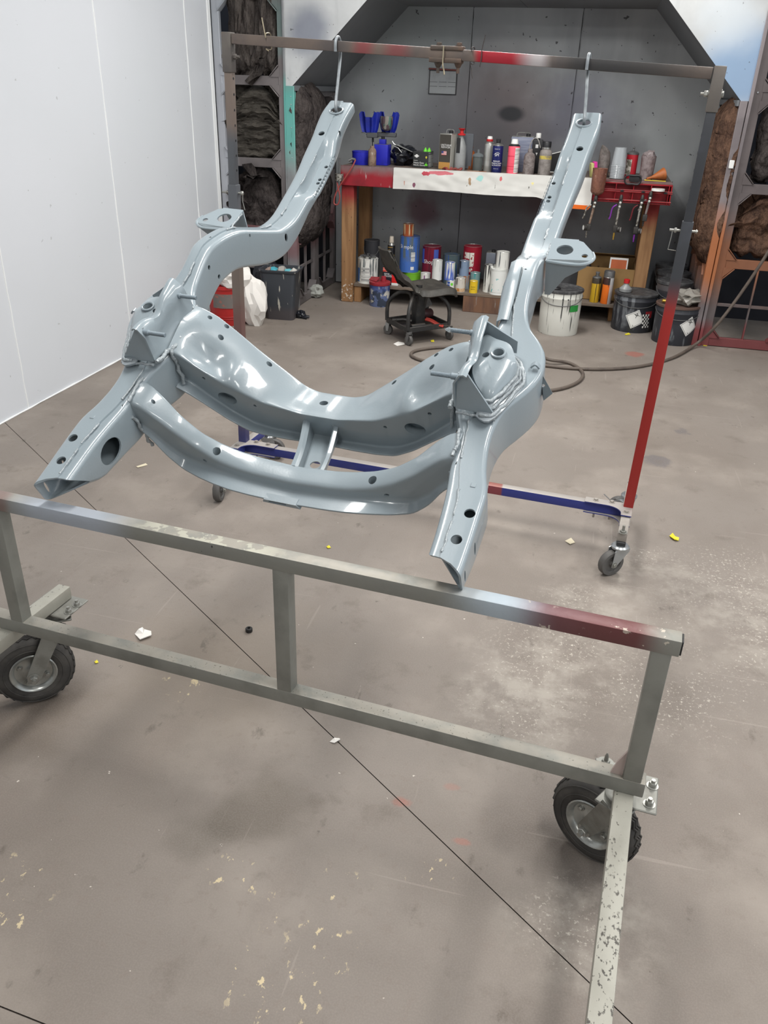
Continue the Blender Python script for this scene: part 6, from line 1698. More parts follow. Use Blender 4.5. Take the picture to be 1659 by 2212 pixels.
# big blue square can with the little rusty can on top, standing on a lime green tin
t, c, r, h = shelf_can(866, 906, 588, 572, 'lime green tin under the big blue can', paint(srgb(112, 176, 44), (), .45, .2), 6.66, lid=m_dlid, h=.085, name='paint_tin')
zz = SZ + .085
Yc = 6.66
a, b = atY(858, 560, Yc), atY(899, 560, Yc); hh = atY(878, 510, Yc).z - zz
m_bl = paint(srgb(66, 108, 184), ((srgb(92, 104, 108), .54, .15), (srgb(92, 104, 108), .57, .0)), h=.3)
t, c, r, h = shelf_can(858, 900, 575, 509, 'big blue paint can with grey runs and hand lettering', m_bl, 6.66, zz, lid=m_dlid)
obj('print', text_on_cyl('Si mple', .042, r * .985, h * .68, -1.75), m_wprint, t, 0)
bm = cyl_label(r * .985, h * .32, h * .58, -1.2, -.75); obj('text_panel', bm, mat('txt_panel', srgb(206, 208, 206), .6, 0, [dict(t='noise', sc=(3, 3, 160), lo=.5, hi=.56, det=1, c2=srgb(130, 132, 134), f=.8)]), t)
bm = cyl_label(r * .985, h * .08, h * .17, -1.2, -.85); obj('bar_code', bm, m_wprint, t)
zt_ = zz + h
t, c2, r2, h2 = shelf_can(868, 891, 510, 483, 'small rusty orange can on top of the big blue can', paint(srgb(168, 84, 44), ((srgb(212, 190, 150), .55, .0), (srgb(120, 52, 26), .6, .3)), h=.1), c.y - .04, zt_, lid=m_tin)
# red drip can with blue label
t, c, r, h = shelf_can(907, 947, 586, 530, 'dark red paint can with blue label patches and script lettering', paint(srgb(116, 24, 46), ((srgb(84, 20, 40), .55, .1),), h=.2), 6.70)
obj('print', text_on_cyl('Shop', .045, r * .985, h * .55, -1.7), m_wprint, t, 0)
for (a0, a1) in ((-2.9, -2.3), (-1.15, -.6)): bm = cyl_label(r * .985, h * .55, h * .93, a0, a1); obj('blue_label', bm, mat('lbl_blue2', srgb(72, 92, 176), .5), t)
t, c, r, h = shelf_can(952, 990, 590, 548, 'grey green can with a dented dull lid behind the small cans', paint(srgb(84, 100, 104), ((srgb(52, 84, 148), .57, .0),), .5, .4), 6.74, lid=m_dlid)
t, c, r, h = shelf_can(995, 1035, 588, 530, 'large crimson can with a torn white label and black stripe', paint(srgb(150, 22, 44), (), .4, .2), 6.70, SZ + .0, h=None)
bm = cyl_label(r * .985, h * .34, h * .86, -2.4, -1.25, 26); obj('torn_label', bm, mat('torn_white', srgb(150, 22, 44), .5, 0, [dict(t='noise', sc=24, lo=.46, hi=.5, det=4, c2=srgb(222, 216, 206))]), t)
bm = cyl_label(r * .99, h * .34, h * .88, -1.74, -1.70, 4); obj('black_stripe', bm, m_bcap, t)
# small white cans in front
t, c, r, h = shelf_can(906, 928, 602, 567, 'small white can with a purple stripe', paint(W_, (), .5, .25), 6.60, h=.10); 
bm = cyl_label(r * .985, .012, h - .014, -1.72, -1.52, 6); obj('purple_stripe', bm, mat('purple_stripe', srgb(112, 40, 110), .5), t)
t_, c, r, h = shelf_can(934, 952, 616, 596, 'short dark labelled tin under the plain white can', paint(srgb(64, 50, 50), ((srgb(160, 160, 150), .6, .2),), .5), 6.53, h=.07, name='paint_tin')
t, c, r, h = shelf_can(931, 953, 590, 561, 'small plain white can stacked on a dark tin', paint(srgb(214, 216, 212), ((srgb(180, 182, 178), .55, .2),), .4, .1), c.y - r, SZ + .07)
t_, c, r, h = shelf_can(962, 981, 622, 600, 'white and blue tin with a green mark under the blue dripped can', paint(W_, (), .45, .1), 6.52, h=.078, name='paint_tin')
bm = cyl_label(r * .985, .02, .07, -2.3, -1.6, 10); obj('blue_label', bm, mat('lbl_blue3', srgb(50, 80, 150), .5), t_); bm = cyl_label(r * .985, .04, .06, -1.4, -.9, 8); obj('green_mark', bm, m_green, t_)
obj('print', text_on_cyl('Shop', .020, r * .99, .045, -1.95), m_wprint, t_, 0)
t, c, r, h = shelf_can(958, 980, 600, 566, 'blue and white dripped can with a green splash, stacked', paint(srgb(78, 104, 184), ((W_, .5, .0), (srgb(80, 200, 60), .64, .4)), h=.13), c.y - r, SZ + .078, lid=m_tin)
t_, c, r, h = shelf_can(983, 1011, 624, 592, 'hazy grey jar with an orange stain under the dusty blue can', paint(srgb(150, 158, 164), ((srgb(170, 100, 50), .58, .0),), .3, .3), 6.60, h=.105, name='mixing_jar')
t, c, r, h = shelf_can(990, 1011, 591, 563, 'dusty blue small can with black drips, stacked', paint(srgb(124, 142, 168), ((srgb(30, 32, 40), .58, .3),), h=.12), c.y - r, SZ + .105)
t, c, r, h = shelf_can(981, 1003, 627, 600, 'white can with dark drips and orange rust foot at the shelf edge', paint(srgb(204, 198, 188), ((srgb(46, 40, 40), .6, .35),), h=.12), 6.49)
bm = cyl_label(r * .985, .004, h * .28, -2.9, -.3, 22); obj('rust_band', bm, mat('rust_band', srgb(176, 120, 60), .6, 0, [dict(t='noise', sc=30, lo=.45, hi=.6, c2=srgb(206, 180, 150), f=.8)]), t)
t_, c, r, h = shelf_can(1012, 1034, 622, 590, 'clear jar with teal liquid behind the yellow tin', paint(srgb(120, 150, 150), ((srgb(70, 150, 150), .5, .3),), .25, .2), 6.62, h=.13, name='mixing_jar')
t, c, r, h = shelf_can(1012, 1030, 628, 606, 'small yellow tin with black print at the shelf edge', paint(srgb(222, 186, 40), (), .4, .15), 6.49, name='paint_tin')
for s, sz, z in (('BONDO', .012, .7), ('GLAZING', .008, .5), ('PUTTY', .010, .3)): obj('print', text_on_cyl(s, sz, r * .985, h * z), m_bcap, t, 0) if s != 'BONDO' else None
Yc = 6.80
a, b = atY(1047, 590, Yc), atY(1067, 590, Yc)
rect_can('square_can', 'grey silver rectangular can behind the white cans', ((a.x + b.x) / 2, Yc, SZ), (b.x - a.x), .09, atY(1057, 546, Yc).z - SZ, mat('silver_blue_tin', srgb(132, 138, 150), .35, .4), 0, False)
t, c, r, h = shelf_can(1041, 1066, 622, 571, 'white can covered in black drips left of the teal-spotted can', paint(W_, ((K_, .50, .0), (K_, .55, -.2)), h=.2), 6.56, lid=m_dlid)
t, c, r, h = shelf_can(1054, 1092, 633, 580, 'large white can spotted with teal paint at the shelf edge', paint(srgb(226, 228, 224), (), .4, .1), 6.49)
bm = cyl_label(r * .985, h * .1, h * .9, -2.6, -.6, 30); obj('teal_spots', bm, mat('teal_spots', srgb(226, 228, 224), .4, 0, [dict(t='noise', sc=34, lo=.64, hi=.66, det=4, c2=srgb(70, 176, 180))]), t)
t, c2, r2, h2 = shelf_can(1068, 1097, 580, 543, 'white can with one black run, stacked on the teal-spotted can', paint(W_, ((srgb(90, 94, 98), .6, .0),), h=.15), c.y - .05, SZ + h)
# two dripped aerosol cans and carton at the right end
a, b = atY(1240, 645, 6.62), atY(1362, 650, 6.62)
t = thing('cardboard_box', 'open brown cardboard box full of bottles on the right of the low shelf', 'box', ((a.x + b.x) / 2, 6.62, SZ))
w = (b - a).x; hb = atY(1300, 578, 6.62).z - SZ
m_card = mat('cardboard', srgb(150, 118, 74), .8, 0, [dict(t='noise', sc=4, lo=.4, hi=.7, c2=srgb(126, 98, 62), f=.7), dict(t='noise', sc=(40, 40, 6), lo=.70, hi=.72, c2=srgb(50, 40, 34), f=.8)])
for nm, lo_, hi_ in (('front_wall', (-w / 2, 0, 0), (w / 2, .005, hb)), ('back_wall', (-w / 2, .36, 0), (w / 2, .365, hb + .03)), ('side_wall', (-w / 2, 0, 0), (-w / 2 + .005, .365, hb)), ('side_wall', (w / 2 - .005, 0, 0), (w / 2, .365, hb)), ('bottom', (-w / 2, 0, 0), (w / 2, .365, .005))):
    bm = BM(); box2(bm, lo_, hi_, .001); obj(nm, bm, m_card, t)
bm = BM(); slab(bm, [(-w / 2, .362, hb + .03), (w / 2, .362, hb + .03), (w / 2 - .01, .30, hb + .055), (-w / 2 + .01, .30, hb + .055)], (0, 0, 1), .004); obj('flap', bm, m_card, t)
bm = BM(); box(bm, (w * .2, .10, hb + .004), (w * .32, .008, .12), Matrix.Rotation(-.25, 3, 'X'), .001); bt = solo('envelope', bm, m_wcap, 'white framed orange card sticking out of the cardboard box', 'card', loc=((a.x + b.x) / 2, 6.62, SZ)); 
bm = BM(); box(bm, (w * .2, .094, hb + .0), (w * .27, .004, .10), Matrix.Rotation(-.25, 3, 'X')); obj('orange_panel', bm, mat('orange_card', srgb(190, 92, 40), .5), bt)
for k, (x, col, lb) in enumerate(((-.34, W_, 'white capped bottle in the back of the cardboard box'), (.12, srgb(170, 30, 40), 'red capped bottle in the back of the cardboard box'), (.32, srgb(200, 190, 170), 'bottle with a shiny cap in the back corner of the cardboard box'))):
    tb = thing('bottle', lb, 'bottle', ((a.x + b.x) / 2 + w * x, 6.62 + .25, SZ + .006), group='bottles in the cardboard box')
    bm = BM(); lathe(bm, [(.035, 0), (.036, hb * .75), (.02, hb * .9), (.016, hb)], 18); obj('body', bm, mat('bottle_dk%d' % k, srgb(50, 50, 54), .4), tb)
    bm = BM(); lathe(bm, [(.020, hb), (.020, hb + .028), (.018, hb + .030)], 14); obj('cap', bm, mat('bottle_cap%d' % k, col, .4), tb)
c, r, h = place(1273, 1293, 648, 586, SZ, 6.52)
spray_can('yellow and black spray can with black drips leaning on the cardboard box', (c.x, c.y, SZ), r, h, mat('yellow_drip_can', srgb(196, 158, 40), .4, 0, [dict(t='band', ax=2, r=(h * .62, h * .63, 1, 2), c2=srgb(50, 48, 48), f=.95), dict(t='noise', sc=(60, 60, 2.5), lo=.60, hi=.63, det=1, c2=srgb(30, 28, 28), f=.95)]), m_dtin, GS, 'nozzle', dome=m_dtin)
c, r, h = place(1296, 1320, 652, 584, SZ, 6.50)
spray_can('orange and black spray can with a full grey cap by the cardboard box', (c.x, c.y, SZ), r, h, mat('orange_drip_can', srgb(226, 112, 34), .4, 0, [dict(t='band', ax=2, r=(h * .58, h * .6, 1, 2), c2=srgb(34, 34, 36), f=.95), dict(t='band', ax=0, r=(.012, .014, 1, 2), c2=srgb(190, 190, 190), f=.9), dict(t='noise', sc=(60, 60, 2.5), lo=.58, hi=.61, det=1, c2=srgb(30, 28, 28), f=.95)]), m_dtin, GS, 'full')

# ================================================================== pails on the floor
def pail(name, label, u0, u1, vb, vt, body, group=None, lidm=None, loc=None, rh=None, taper=1.05, dispenser=False, ears=True):
    if loc is None:
        p = fl((u0 + u1) / 2, vb); a, b = atY(u0, vb - 20, p.y), atY(u1, vb - 20, p.y)
        r = (b.x - a.x) / 2; y = p.y + r
        h = atY((u0 + u1) / 2, vt, y).z
        loc = (p.x, y, 0)
    else: r, h = rh
    t = thing(name, label, 'pail', loc, 0, group)
    bm = BM(); lathe(bm, [(r * .95, 0), (r * .97, .006), (r * (.98 + .01), h * .5), (r, h * .80), (r * 1.015, h * .81), (r * 1.015, h * .83), (r, h * .84), (r, h * .95)], 32); bd = obj('body', bm, body, t)
    bm = BM(); lathe(bm, [(r * 1.0, h * .93), (r * 1.04, h * .94), (r * 1.04, h * .985), (r * .97, h), (r * .93, h * .985), (.001, h * .985)], 32, None, False); obj('lid', bm, lidm or m_dlid, t)
    if ears:
        bm = BM(); tube(bm, [(r * 1.02 * math.cos(a), r * 1.02 * math.sin(a), h * .86 - .22 * h * math.sin(abs(a + math.pi / 2) * 0 + max(0, math.sin(a - math.pi)))) for a in np.linspace(math.pi, 2 * math.pi, 20)], .0025, 6); obj('bail_handle', bm, m_dtin, t)
    return t, Vector(loc), r, h
m_kpail = lambda k: mat('black_pail_%d' % k, srgb(48, 50, 56), .5, 0, [dict(t='noise', sc=(24, 24, 3), off=(k * 5, 0, 0), lo=.52, hi=.58, det=4, c2=srgb(118, 122, 126), f=.75, x=(dict(t='noise', sc=5, off=(k, 2, 0), lo=.45, hi=.6),)), dict(t='band', ax=2, r=(.26, .36, 1, 2), wob=.08, c2=srgb(92, 84, 82), f=.7)])
def hazard(t, r, h, a0, z, sz, tilt):
    """white diamond placard with a border and skull mark, wrapped on the pail"""
    def wrap_(bm, rr):
        for v in bm.verts:
            x, y = v.co.x, v.co.y; ca, sa = math.cos(tilt), math.sin(tilt)
            x, y = x * ca - y * sa, x * sa + y * ca
            a = a0 + x / rr; R2 = rr + v.co.z
            v.co = Vector((R2 * math.cos(a), R2 * math.sin(a), z + y))
        return bm
    rr = r * 1.0
    def grid_sq(s, z0, z1, n=8):
        bm = BM()
        A = [[Vector((-s / 2 + s * i / n, -s / 2 + s * j / n, z1)) for j in range(n + 1)] for i in range(n + 1)]
        sheet(bm, A, z1 - z0); return bm
    pl = obj('placard', wrap_(grid_sq(sz, 0, .001), rr), m_wcap, t)
    for (x0, y0, x1, y1) in ((-.44, -.44, .44, -.44), (.44, -.44, .44, .44), (.44, .44, -.44, .44), (-.44, .44, -.44, -.44)):
        bm = BM(); n = 8
        P = [Vector((sz * (x0 + (x1 - x0) * i / n), sz * (y0 + (y1 - y0) * i / n), .0012)) for i in range(n + 1)]
        tube(bm, P, .0011, 4); obj('border', wrap_(bm, rr), m_bcap, pl)
    bm = BM()
    cx, cy = sz * .22, sz * .22
    for k in range(2):
        d = .16 * sz; s_ = 1 if k == 0 else -1
        tube(bm, [Vector((cx - d + 2 * d * i / 5, cy - s_ * d + s_ * 2 * d * i / 5, .0012)) for i in range(6)], .0016, 4)
    tube(bm, [Vector((cx + .085 * sz * math.cos(a), cy + .03 * sz + .095 * sz * math.sin(a), .0014)) for a in np.linspace(0, 2 * math.pi, 14, endpoint=False)], .0016, 4, True)
    obj('skull_mark', wrap_(bm, rr), m_bcap, pl)
    bm = text_mesh('6', sz * .16, .0004)
    for v in bm.verts: v.co = Vector((v.co.x - sz * .30, v.co.y - sz * .40, v.co.z + .0012))
    obj('class_number', wrap_(bm, rr), m_bcap, pl, 0)
t, loc, r, h = pail('paint_pail', 'white drum with black drips and a green label on the floor', 1156, 1246, 727, 619, paint(srgb(214, 214, 206), ((K_, .64, .1), (K_, .67, -.3)), .4, .1, h=.4), None, m_dlid)
bm = cyl_label(r * 1.005, h * .55, h * .69, -1.05, -.55, 10); obj('green_label', bm, mat('lbl_green', srgb(40, 140, 60), .5), t)
bm = BM(); lathe(bm, [(.035, h * .985), (.04, h * 1.0), (.035, h * 1.02)], 16, Matrix.Translation((-.05, -.05, 0))); obj('bung', bm, m_bcap, t)
t, loc, r, h = pail('solvent_pail', 'black pail with a white diamond placard and chequered label', 1316, 1410, 720, 628, m_kpail(1), 'black solvent pails')
hazard(t, r, h, -1.50, h * .38, .105, .50)
# chequered flag and red chevron
m_redl = mat('lbl_red2', srgb(150, 40, 46), .5)
bm = cyl_label(r * 1.003, h * .40, h * .58, -1.02, -.62, 10); obj('red_chevron', bm, m_redl, t)
ck = BM(); ck2 = BM()
for i in range(5):
    for j in range(7):
        a0 = -1.10 + i * .075 - j * .012; z0 = h * .15 + j * .0145
        A = [[Vector(((r + .0022) * math.cos(a), (r + .0022) * math.sin(a), z)) for a in (a0, a0 + .075)] for z in (z0, z0 + .0145)]
        sheet(ck if (i + j) % 2 == 0 else ck2, A, -.0008)
obj('white_checks', ck, m_wcap, t, 0)['kind'] = 'stuff'; obj('black_checks', ck2, m_bcap, t, 0)['kind'] = 'stuff'
# red capped funnel bottle on that pail
tb = thing('funnel_bottle', 'clear bottle with a red cap standing on the chequered black pail', 'bottle', (loc.x - r * .55, loc.y - r * .2, h))
bm = BM(); lathe(bm, [(.045, 0), (.046, .02), (.018, .05), (.016, .065)], 18); obj('body', bm, m_greyp, tb)
bm = BM(); lathe(bm, [(.022, .06), (.022, .085), (.018, .088)], 14); obj('cap', bm, m_rcap, tb)
t, loc, r, h = pail('solvent_pail', 'nearest black pail with a diamond placard and film on its lid', 1405, 1503, 748, 653, m_kpail(2), 'black solvent pails', mat('rusty_lid', srgb(96, 76, 68), .6, .2))
hazard(t, r, h, -1.0, h * .52, .10, .62)
crumple('plastic_film', 'crumpled clear plastic film lying on the nearest black pail', 'film', (loc.x + .05, loc.y - .02, h), (.22, .2, .10), mat('cloudy_film', srgb(160, 156, 148), .22, 0, (), trans=.25), 5.5, amp=.45)
tb = solo('brass_fitting', cyl(lathe(BM(), [(.010, 0), (.014, .006), (.010, .014), (.013, .026), (.009, .04)], 12, axis_m((0, 0, .014), (1, -.2, 0))), (.03, 0, .014), (.075, -.01, .014), .010, 10), m_gold, 'small brass hose fitting on the rim of the nearest black pail', 'fitting', loc=(loc.x - r * .80, loc.y - r * .25, h))
for k, (u, v, dy, hh) in enumerate(((1450, 690, .42, .37), (1440, 690, .80, .40), (1405, 690, .62, .385))):
    q = fl(1440, 720)
    pail('solvent_pail', ('dark pail between the chequered pail and the nearest pail', 'taller dark pail at the back by the side wall', 'dark pail hidden behind the chequered pail')[k], 0, 0, 0, 0, m_kpail(3 + k), 'black solvent pails', None, ((.640, 6.51, 0), (.640, 7.01, 0), (.645, 6.77, 0))[k], ((.125, .12, .125)[k], hh))
# blue pail with a red lid by the shelf
p = fl(814, 664); a, b = atY(793, 650, p.y), atY(836, 650, p.y); r = (b.x - a.x) / 2; h = atY(814, 606, p.y + r).z
t = thing('paint_pail', 'small blue and grey splashed pail with a broken red lid by the shelf', 'pail', (p.x, p.y + r, 0))
bm = BM(); lathe(bm, [(r * .95, 0), (r * .97, .004), (r, h * .9)], 28); obj('body', bm, mat('splashed_blue', srgb(98, 112, 150), .45, 0, [dict(t='noise', sc=18, lo=.48, hi=.54, det=4, c2=srgb(50, 58, 70), f=.9), dict(t='noise', sc=14, off=(4, 1, 0), lo=.58, hi=.62, c2=srgb(206, 202, 190), f=.9), dict(t='band', ax=2, r=(.1, .16, 1, 2), wob=.06, c2=srgb(44, 64, 128), f=.8)]), t)
bm = BM(); lathe(bm, [(r * 1.02, h * .86), (r * 1.06, h * .9), (r * 1.04, h * .98), (r * .9, h), (.001, h * .97)], 24, None, False); slab(bm, [(-r * 1.1, 0, h * 1.0), (-r * .2, -r * .7, h * 1.0), (-r * .1, r * .3, h * 1.1), (-r * 1.0, r * .5, h * 1.08)], (0, 0, 1), .005); lathe(bm, [(.022, h * .97), (.02, h * 1.16), (.014, h * 1.18)], 14, Matrix.Translation((r * .3, .02, 0))); obj('red_lid', bm, mat('red_plastic_lid', srgb(148, 40, 50), .45, 0, [dict(t='noise', sc=30, lo=.5, hi=.7, c2=srgb(110, 40, 44), f=.7)]), t)

# ================================================================== creeper stool
A_, B_, C_ = fl(881, 714, .105), fl(836, 691, .105), fl(969, 702, .105)
D_ = B_ + C_ - A_
sc_ = (A_ + B_ + C_ + D_) / 4
m_stool = mat('stool_black_tube', srgb(46, 46, 46), .5, .1, [dict(t='noise', sc=20, lo=.45, hi=.7, c2=srgb(72, 68, 64), f=.7), dict(t='up', lo=.5, hi=.9, c2=srgb(82, 76, 70), f=.6)])
m_seat = mat('cracked_seat_vinyl', srgb(52, 50, 46), .55, 0, [dict(t='noise', sc=10, lo=.4, hi=.7, det=5, c2=srgb(76, 72, 66), f=.7), dict(t='noise', sc=60, lo=.72, hi=.74, c2=srgb(190, 186, 178), f=.8)], dict(sc=50, s=.2))
stool = thing('creeper_stool', 'worn black rolling mechanic stool with a tractor seat and tool tray', 'stool', (sc_.x, sc_.y, 0))
e1 = (C_ - A_); e1.z = 0; e1.normalize(); e2 = Vector((-e1.y, e1.x, 0))
for p0, p1 in ((A_, C_), (C_, D_), (D_, B_), (B_, A_)):
    bm = BM(); beam(bm, p0, p1, .012, .035, ZV, .002); obj('tray_rail', bm, m_stool, stand if False else stool, world=True)
bm = BM(); slab(bm, [A_ - ZV * .014, C_ - ZV * .014, D_ - ZV * .014, B_ - ZV * .014], ZV, .004); obj('tray', bm, m_stool, stool, world=True)
for q in (A_, B_, C_, D_):
    d = (sc_ - q); L_ = d.length; d.normalize()
    pts = [q, q + ZV * .09, q + ZV * .15 + d * .02, q + ZV * .20 + d * .08, q + ZV * .205 + d * .15, q + ZV * .17 + d * (L_ - .05), q + ZV * .06 + d * (L_ - .03)]
    bm = BM(); tube(bm, smooth_path(pts, 5), .0135, 10); obj('leg_hoop', bm, m_stool, stool, world=True)
    stem = q - ZV * .02
    R_ = .036
    hub = Vector((q.x, q.y, R_)) + e1 * .012
    axw = (e1 * .9 + e2 * .5).normalized() if q is B_ else (e1 * .96 + e2 * .1).normalized()
    bm = BM(); lathe(bm, [(.001, -.011), (R_ * .9, -.011), (R_, -.006), (R_, .006), (R_ * .9, .011), (.001, .011)], 22, axis_m(hub, axw), False); obj('caster_wheel', bm, m_swheel, stool, 40, True)
    bm = BM()
    for sd in (1, -1):
        o_ = hub + axw * sd * .014; f2 = ZV.cross(axw).normalized()
        slab(bm, [o_ - ZV * .008 - f2 * .008, o_ - ZV * .008 + f2 * .008, o_ + ZV * .045 + f2 * .016, o_ + ZV * .045 - f2 * .016], axw * sd, .003)
    cyl(bm, hub + ZV * .042, hub + ZV * .058, .02, 14); obj('caster_fork', bm, m_bright if q is B_ else m_dtin, stool, 30, True)
bm = BM(); box(bm, Vector((sc_.x, sc_.y, .20)), (.075, .075, .24), Matrix((e1, e2, ZV)).transposed(), .01, 2); cyl(bm, (sc_.x, sc_.y, .30), (sc_.x, sc_.y, .37), .022, 14); obj('column', bm, m_stool, stool, world=True)
zs0 = atY(905, 648, sc_.y).z + .06
bm = BM(); slab(bm, [Vector((sc_.x, sc_.y, zs0 - .02)) + e1 * .03, Vector((sc_.x, sc_.y, zs0 - .02)) + e1 * .07, Vector((sc_.x, sc_.y, .22)) + e1 * .12, Vector((sc_.x, sc_.y, .20)) + e1 * .06], e2, .02); obj('height_lever', bm, m_dtin, stool, world=True)
f1 = (e1 * .985 - e2 * .17).normalized(); f2 = Vector((-f1.y, f1.x, 0))
so_ = Vector((sc_.x, sc_.y, 0))
zb_ = atY(905, 640, sc_.y).z + .07
ztop = atY(840, 543, sc_.y + .1).z + .065
prof = [(-.250, ztop), (-.225, ztop - .055), (-.185, ztop - .13), (-.135, zb_ + .10), (-.085, zb_ + .035), (-.02, zb_ + .012), (.06, zb_ + .016), (.14, zb_ + .022), (.20, zb_ + .012), (.232, zb_ - .012)]
pr = smooth_path([Vector((a, 0, b)) for a, b in prof], 4)
grid = []
for i, p in enumerate(pr):
    t_ = i / (len(pr) - 1)
    w = .145 + .045 * sst(t_, .25, .6) - .05 * sst(t_, .85, 1.0) - .03 * (1 - sst(t_, 0, .1))
    row = []
    for j in range(17):
        s_ = -1 + 2 * j / 16
        dish = -.022 * (1 - s_ * s_) * sst(t_, .35, .6) * (1 - sst(t_, .85, 1))
        lip = -.045 * max(0, (abs(s_) - .84) / .16) ** 1.5
        back = -.035 * (1 - s_ * s_) * (1 - sst(t_, .3, .5))
        rib = .006 * math.sin(i * 2.0) * (1 if .38 < t_ < .52 and abs(s_) > .6 else 0)
        row.append(so_ + f1 * (p.x + back) + f2 * (s_ * w) + ZV * (p.z + dish + lip + rib))
    grid.append(row)
bm = BM(); sheet(bm, grid, .016); obj('seat_shell', bm, m_seat, stool, 60, True)
# tools on the stool tray
m_rgrip = mat('red_grip', srgb(170, 60, 50), .45)
ct_ = lerp(sc_, C_, .55)
t = thing('pliers', 'pliers with red handles lying on the stool tray', 'pliers', (ct_.x, ct_.y, .094))
for k, o_ in enumerate((0, .035)):
    bm = BM(); P = [Vector((-.06, -.04 + o_, .045)), Vector((-.02, -.05 + o_, .04)), Vector((.03, -.055 + o_ * .8, .02)), Vector((.075, -.06 + o_ * .4, .012))]; tube(bm, smooth_path(P, 4), .0085, 8); obj('handle', bm, m_rgrip, t)
bm = BM(); lathe(bm, [(.02, 0), (.02, .014)], 14, Matrix.Translation((.09, -.05, .006))); slab(bm, [(.09, -.04, .006), (.135, -.035, .006), (.135, -.055, .006), (.09, -.066, .006)], ZV, .012); obj('jaw', bm, m_stool, t)
q = lerp(A_, C_, .28) + e2 * .03
bm = BM(); tube(bm, [q + ZV * .012 - e1 * .05, q + ZV * .012 + e1 * .06], .017, 10); tube(bm, [q + ZV * .012 + e1 * .06, q + ZV * .010 + e1 * .12], .006, 8); solo('air_tool', bm, m_stool, 'black cylindrical air tool lying along the front of the stool tray', 'tool', world=True)
q = lerp(A_, B_, .55) + e1 * .06
bm = BM(); tube(bm, [q + ZV * .02 - e1 * .06 + e2 * .05, q + ZV * .03, q + ZV * .02 + e1 * .05 - e2 * .03], .013, 9); cyl(bm, q + ZV * .02 + e2 * .06, q + ZV * .02 + e2 * .02 - e1 * .05, .008, 8); solo('grinder', bm, m_gund, 'dark pistol shaped air grinder lying on the left of the stool tray', 'tool', world=True)
q = lerp(sc_, D_, .5)
bm = BM(); lathe(bm, [(.03, 0), (.034, .01), (.034, .07), (.026, .08)], 18, axis_m(q + ZV * .034 - e1 * .0, e1)); solo('tin_pot', bm, mat('maroon_can', srgb(76, 48, 50), .5), 'dull maroon can lying at the back of the stool tray', 'can', world=True)

# ================================================================== waste bin, bucket, papers at left
p = fl(600, 692)
t = thing('waste_bin', 'dark grey plastic waste bin splashed with paint drips', 'bin', (p.x, p.y + .10, 0), .08)
m_bin = mat('bin_plastic', srgb(62, 66, 72), .5, 0, [dict(t='noise', sc=(36, 36, 5), lo=.64, hi=.67, det=3, c2=srgb(200, 196, 184), f=.9), dict(t='band', ax=2, r=(-1, -.5, .05, .12), c2=srgb(84, 76, 76), f=.6)])
hbn = atY(600, 578, p.y + .1).z
def rrect(w, d, r, z, n=5):
    out = []
    for cx, cy, a0 in ((w / 2 - r, d / 2 - r, 0), (-w / 2 + r, d / 2 - r, math.pi / 2), (-w / 2 + r, -d / 2 + r, math.pi), (w / 2 - r, -d / 2 + r, 1.5 * math.pi)):
        for k in range(n + 1):
            a = a0 + math.pi / 2 * k / n; out.append(Vector((cx + r * math.cos(a), cy + r * math.sin(a), z)))
    return out
bm = BM(); wt, wb2 = .285, .21
ring_loft(bm, [rrect(wb2, .16, .03, 0), rrect(wb2 + .004, .164, .03, .01), rrect(wt * .975, .215, .035, hbn * .93), rrect(wt, .225, .04, hbn * .94), rrect(wt * 1.05, .245, .045, hbn * .985), rrect(wt * 1.05, .245, .045, hbn), rrect(wt * .97, .21, .04, hbn), rrect(wb2 * .98, .15, .03, .012)], True, True, True)
obj('shell', bm, m_bin, t)
for k, (x, col, dz) in enumerate(((-.06, srgb(70, 160, 175), .0), (.0, srgb(150, 146, 140), .01), (.05, srgb(96, 170, 180), -.005), (.09, srgb(200, 198, 190), .0), (-.11, srgb(140, 120, 110), -.01))):
    q = p + Vector((x, .12, 0))
    crumple('waste_wad', ('teal paper wad in the waste bin', 'grey rag wad in the waste bin', 'blue green masking wad in the waste bin', 'white paper wad in the waste bin', 'brown paper wad in the waste bin')[k], 'paper', (q.x, q.y, hbn - .10 + dz), (.07, .12, .10), mat('wad%d' % k, col, .6), 11 + k, 'wads in the waste bin', 2, .3)
p2 = fl(478, 705)
t = thing('utility_bucket', 'red plastic bucket with a grey label behind the left stand leg', 'bucket', (p2.x, p2.y + .14, 0))
m_redb = mat('bucket_red', srgb(176, 42, 40), .45, 0, [dict(t='noise', sc=6, lo=.5, hi=.75, c2=srgb(140, 34, 34), f=.6)])
bm = BM(); lathe(bm, [(.125, 0), (.128, .01), (.140, .26), (.15, .262), (.15, .285), (.141, .285), (.135, .26), (.12, .012), (.001, .012)], 30, None, False); bk = obj('body', bm, m_redb, t)
for z in (.05, .065): bm = BM(); tube(bm, [((.130 + z * .05) * math.cos(a), (.130 + z * .05) * math.sin(a), z) for a in np.linspace(0, 2 * math.pi, 30, endpoint=False)], .003, 6, True); obj('moulded_ring', bm, m_redb, t)
bm = cyl_label(.138, .13, .23, -2.0, -.7); obj('grey_label', bm, mat('lbl_grey', srgb(110, 104, 100), .6, 0, [dict(t='noise', sc=30, lo=.55, hi=.62, c2=srgb(160, 96, 84), f=.7)]), t)
m_wpap = mat('white_paper', srgb(226, 222, 216), .7)
p3 = fl(540, 708)
crumple('crumpled_paper', 'large crumpled white paper standing against the waste bin', 'paper', (p3.x, p3.y + .10, 0), (.20, .2, .34), m_wpap, 21, 'crumpled papers by the bin', 3, .30, sc=1.6)
crumple('crumpled_paper', 'white paper bundle stuffed into the red bucket', 'paper', (p2.x + .07, p2.y + .10, .24), (.26, .22, .20), m_wpap, 25, 'crumpled papers by the bin', 3, .30, sc=1.6)
p4 = fl(552, 690)
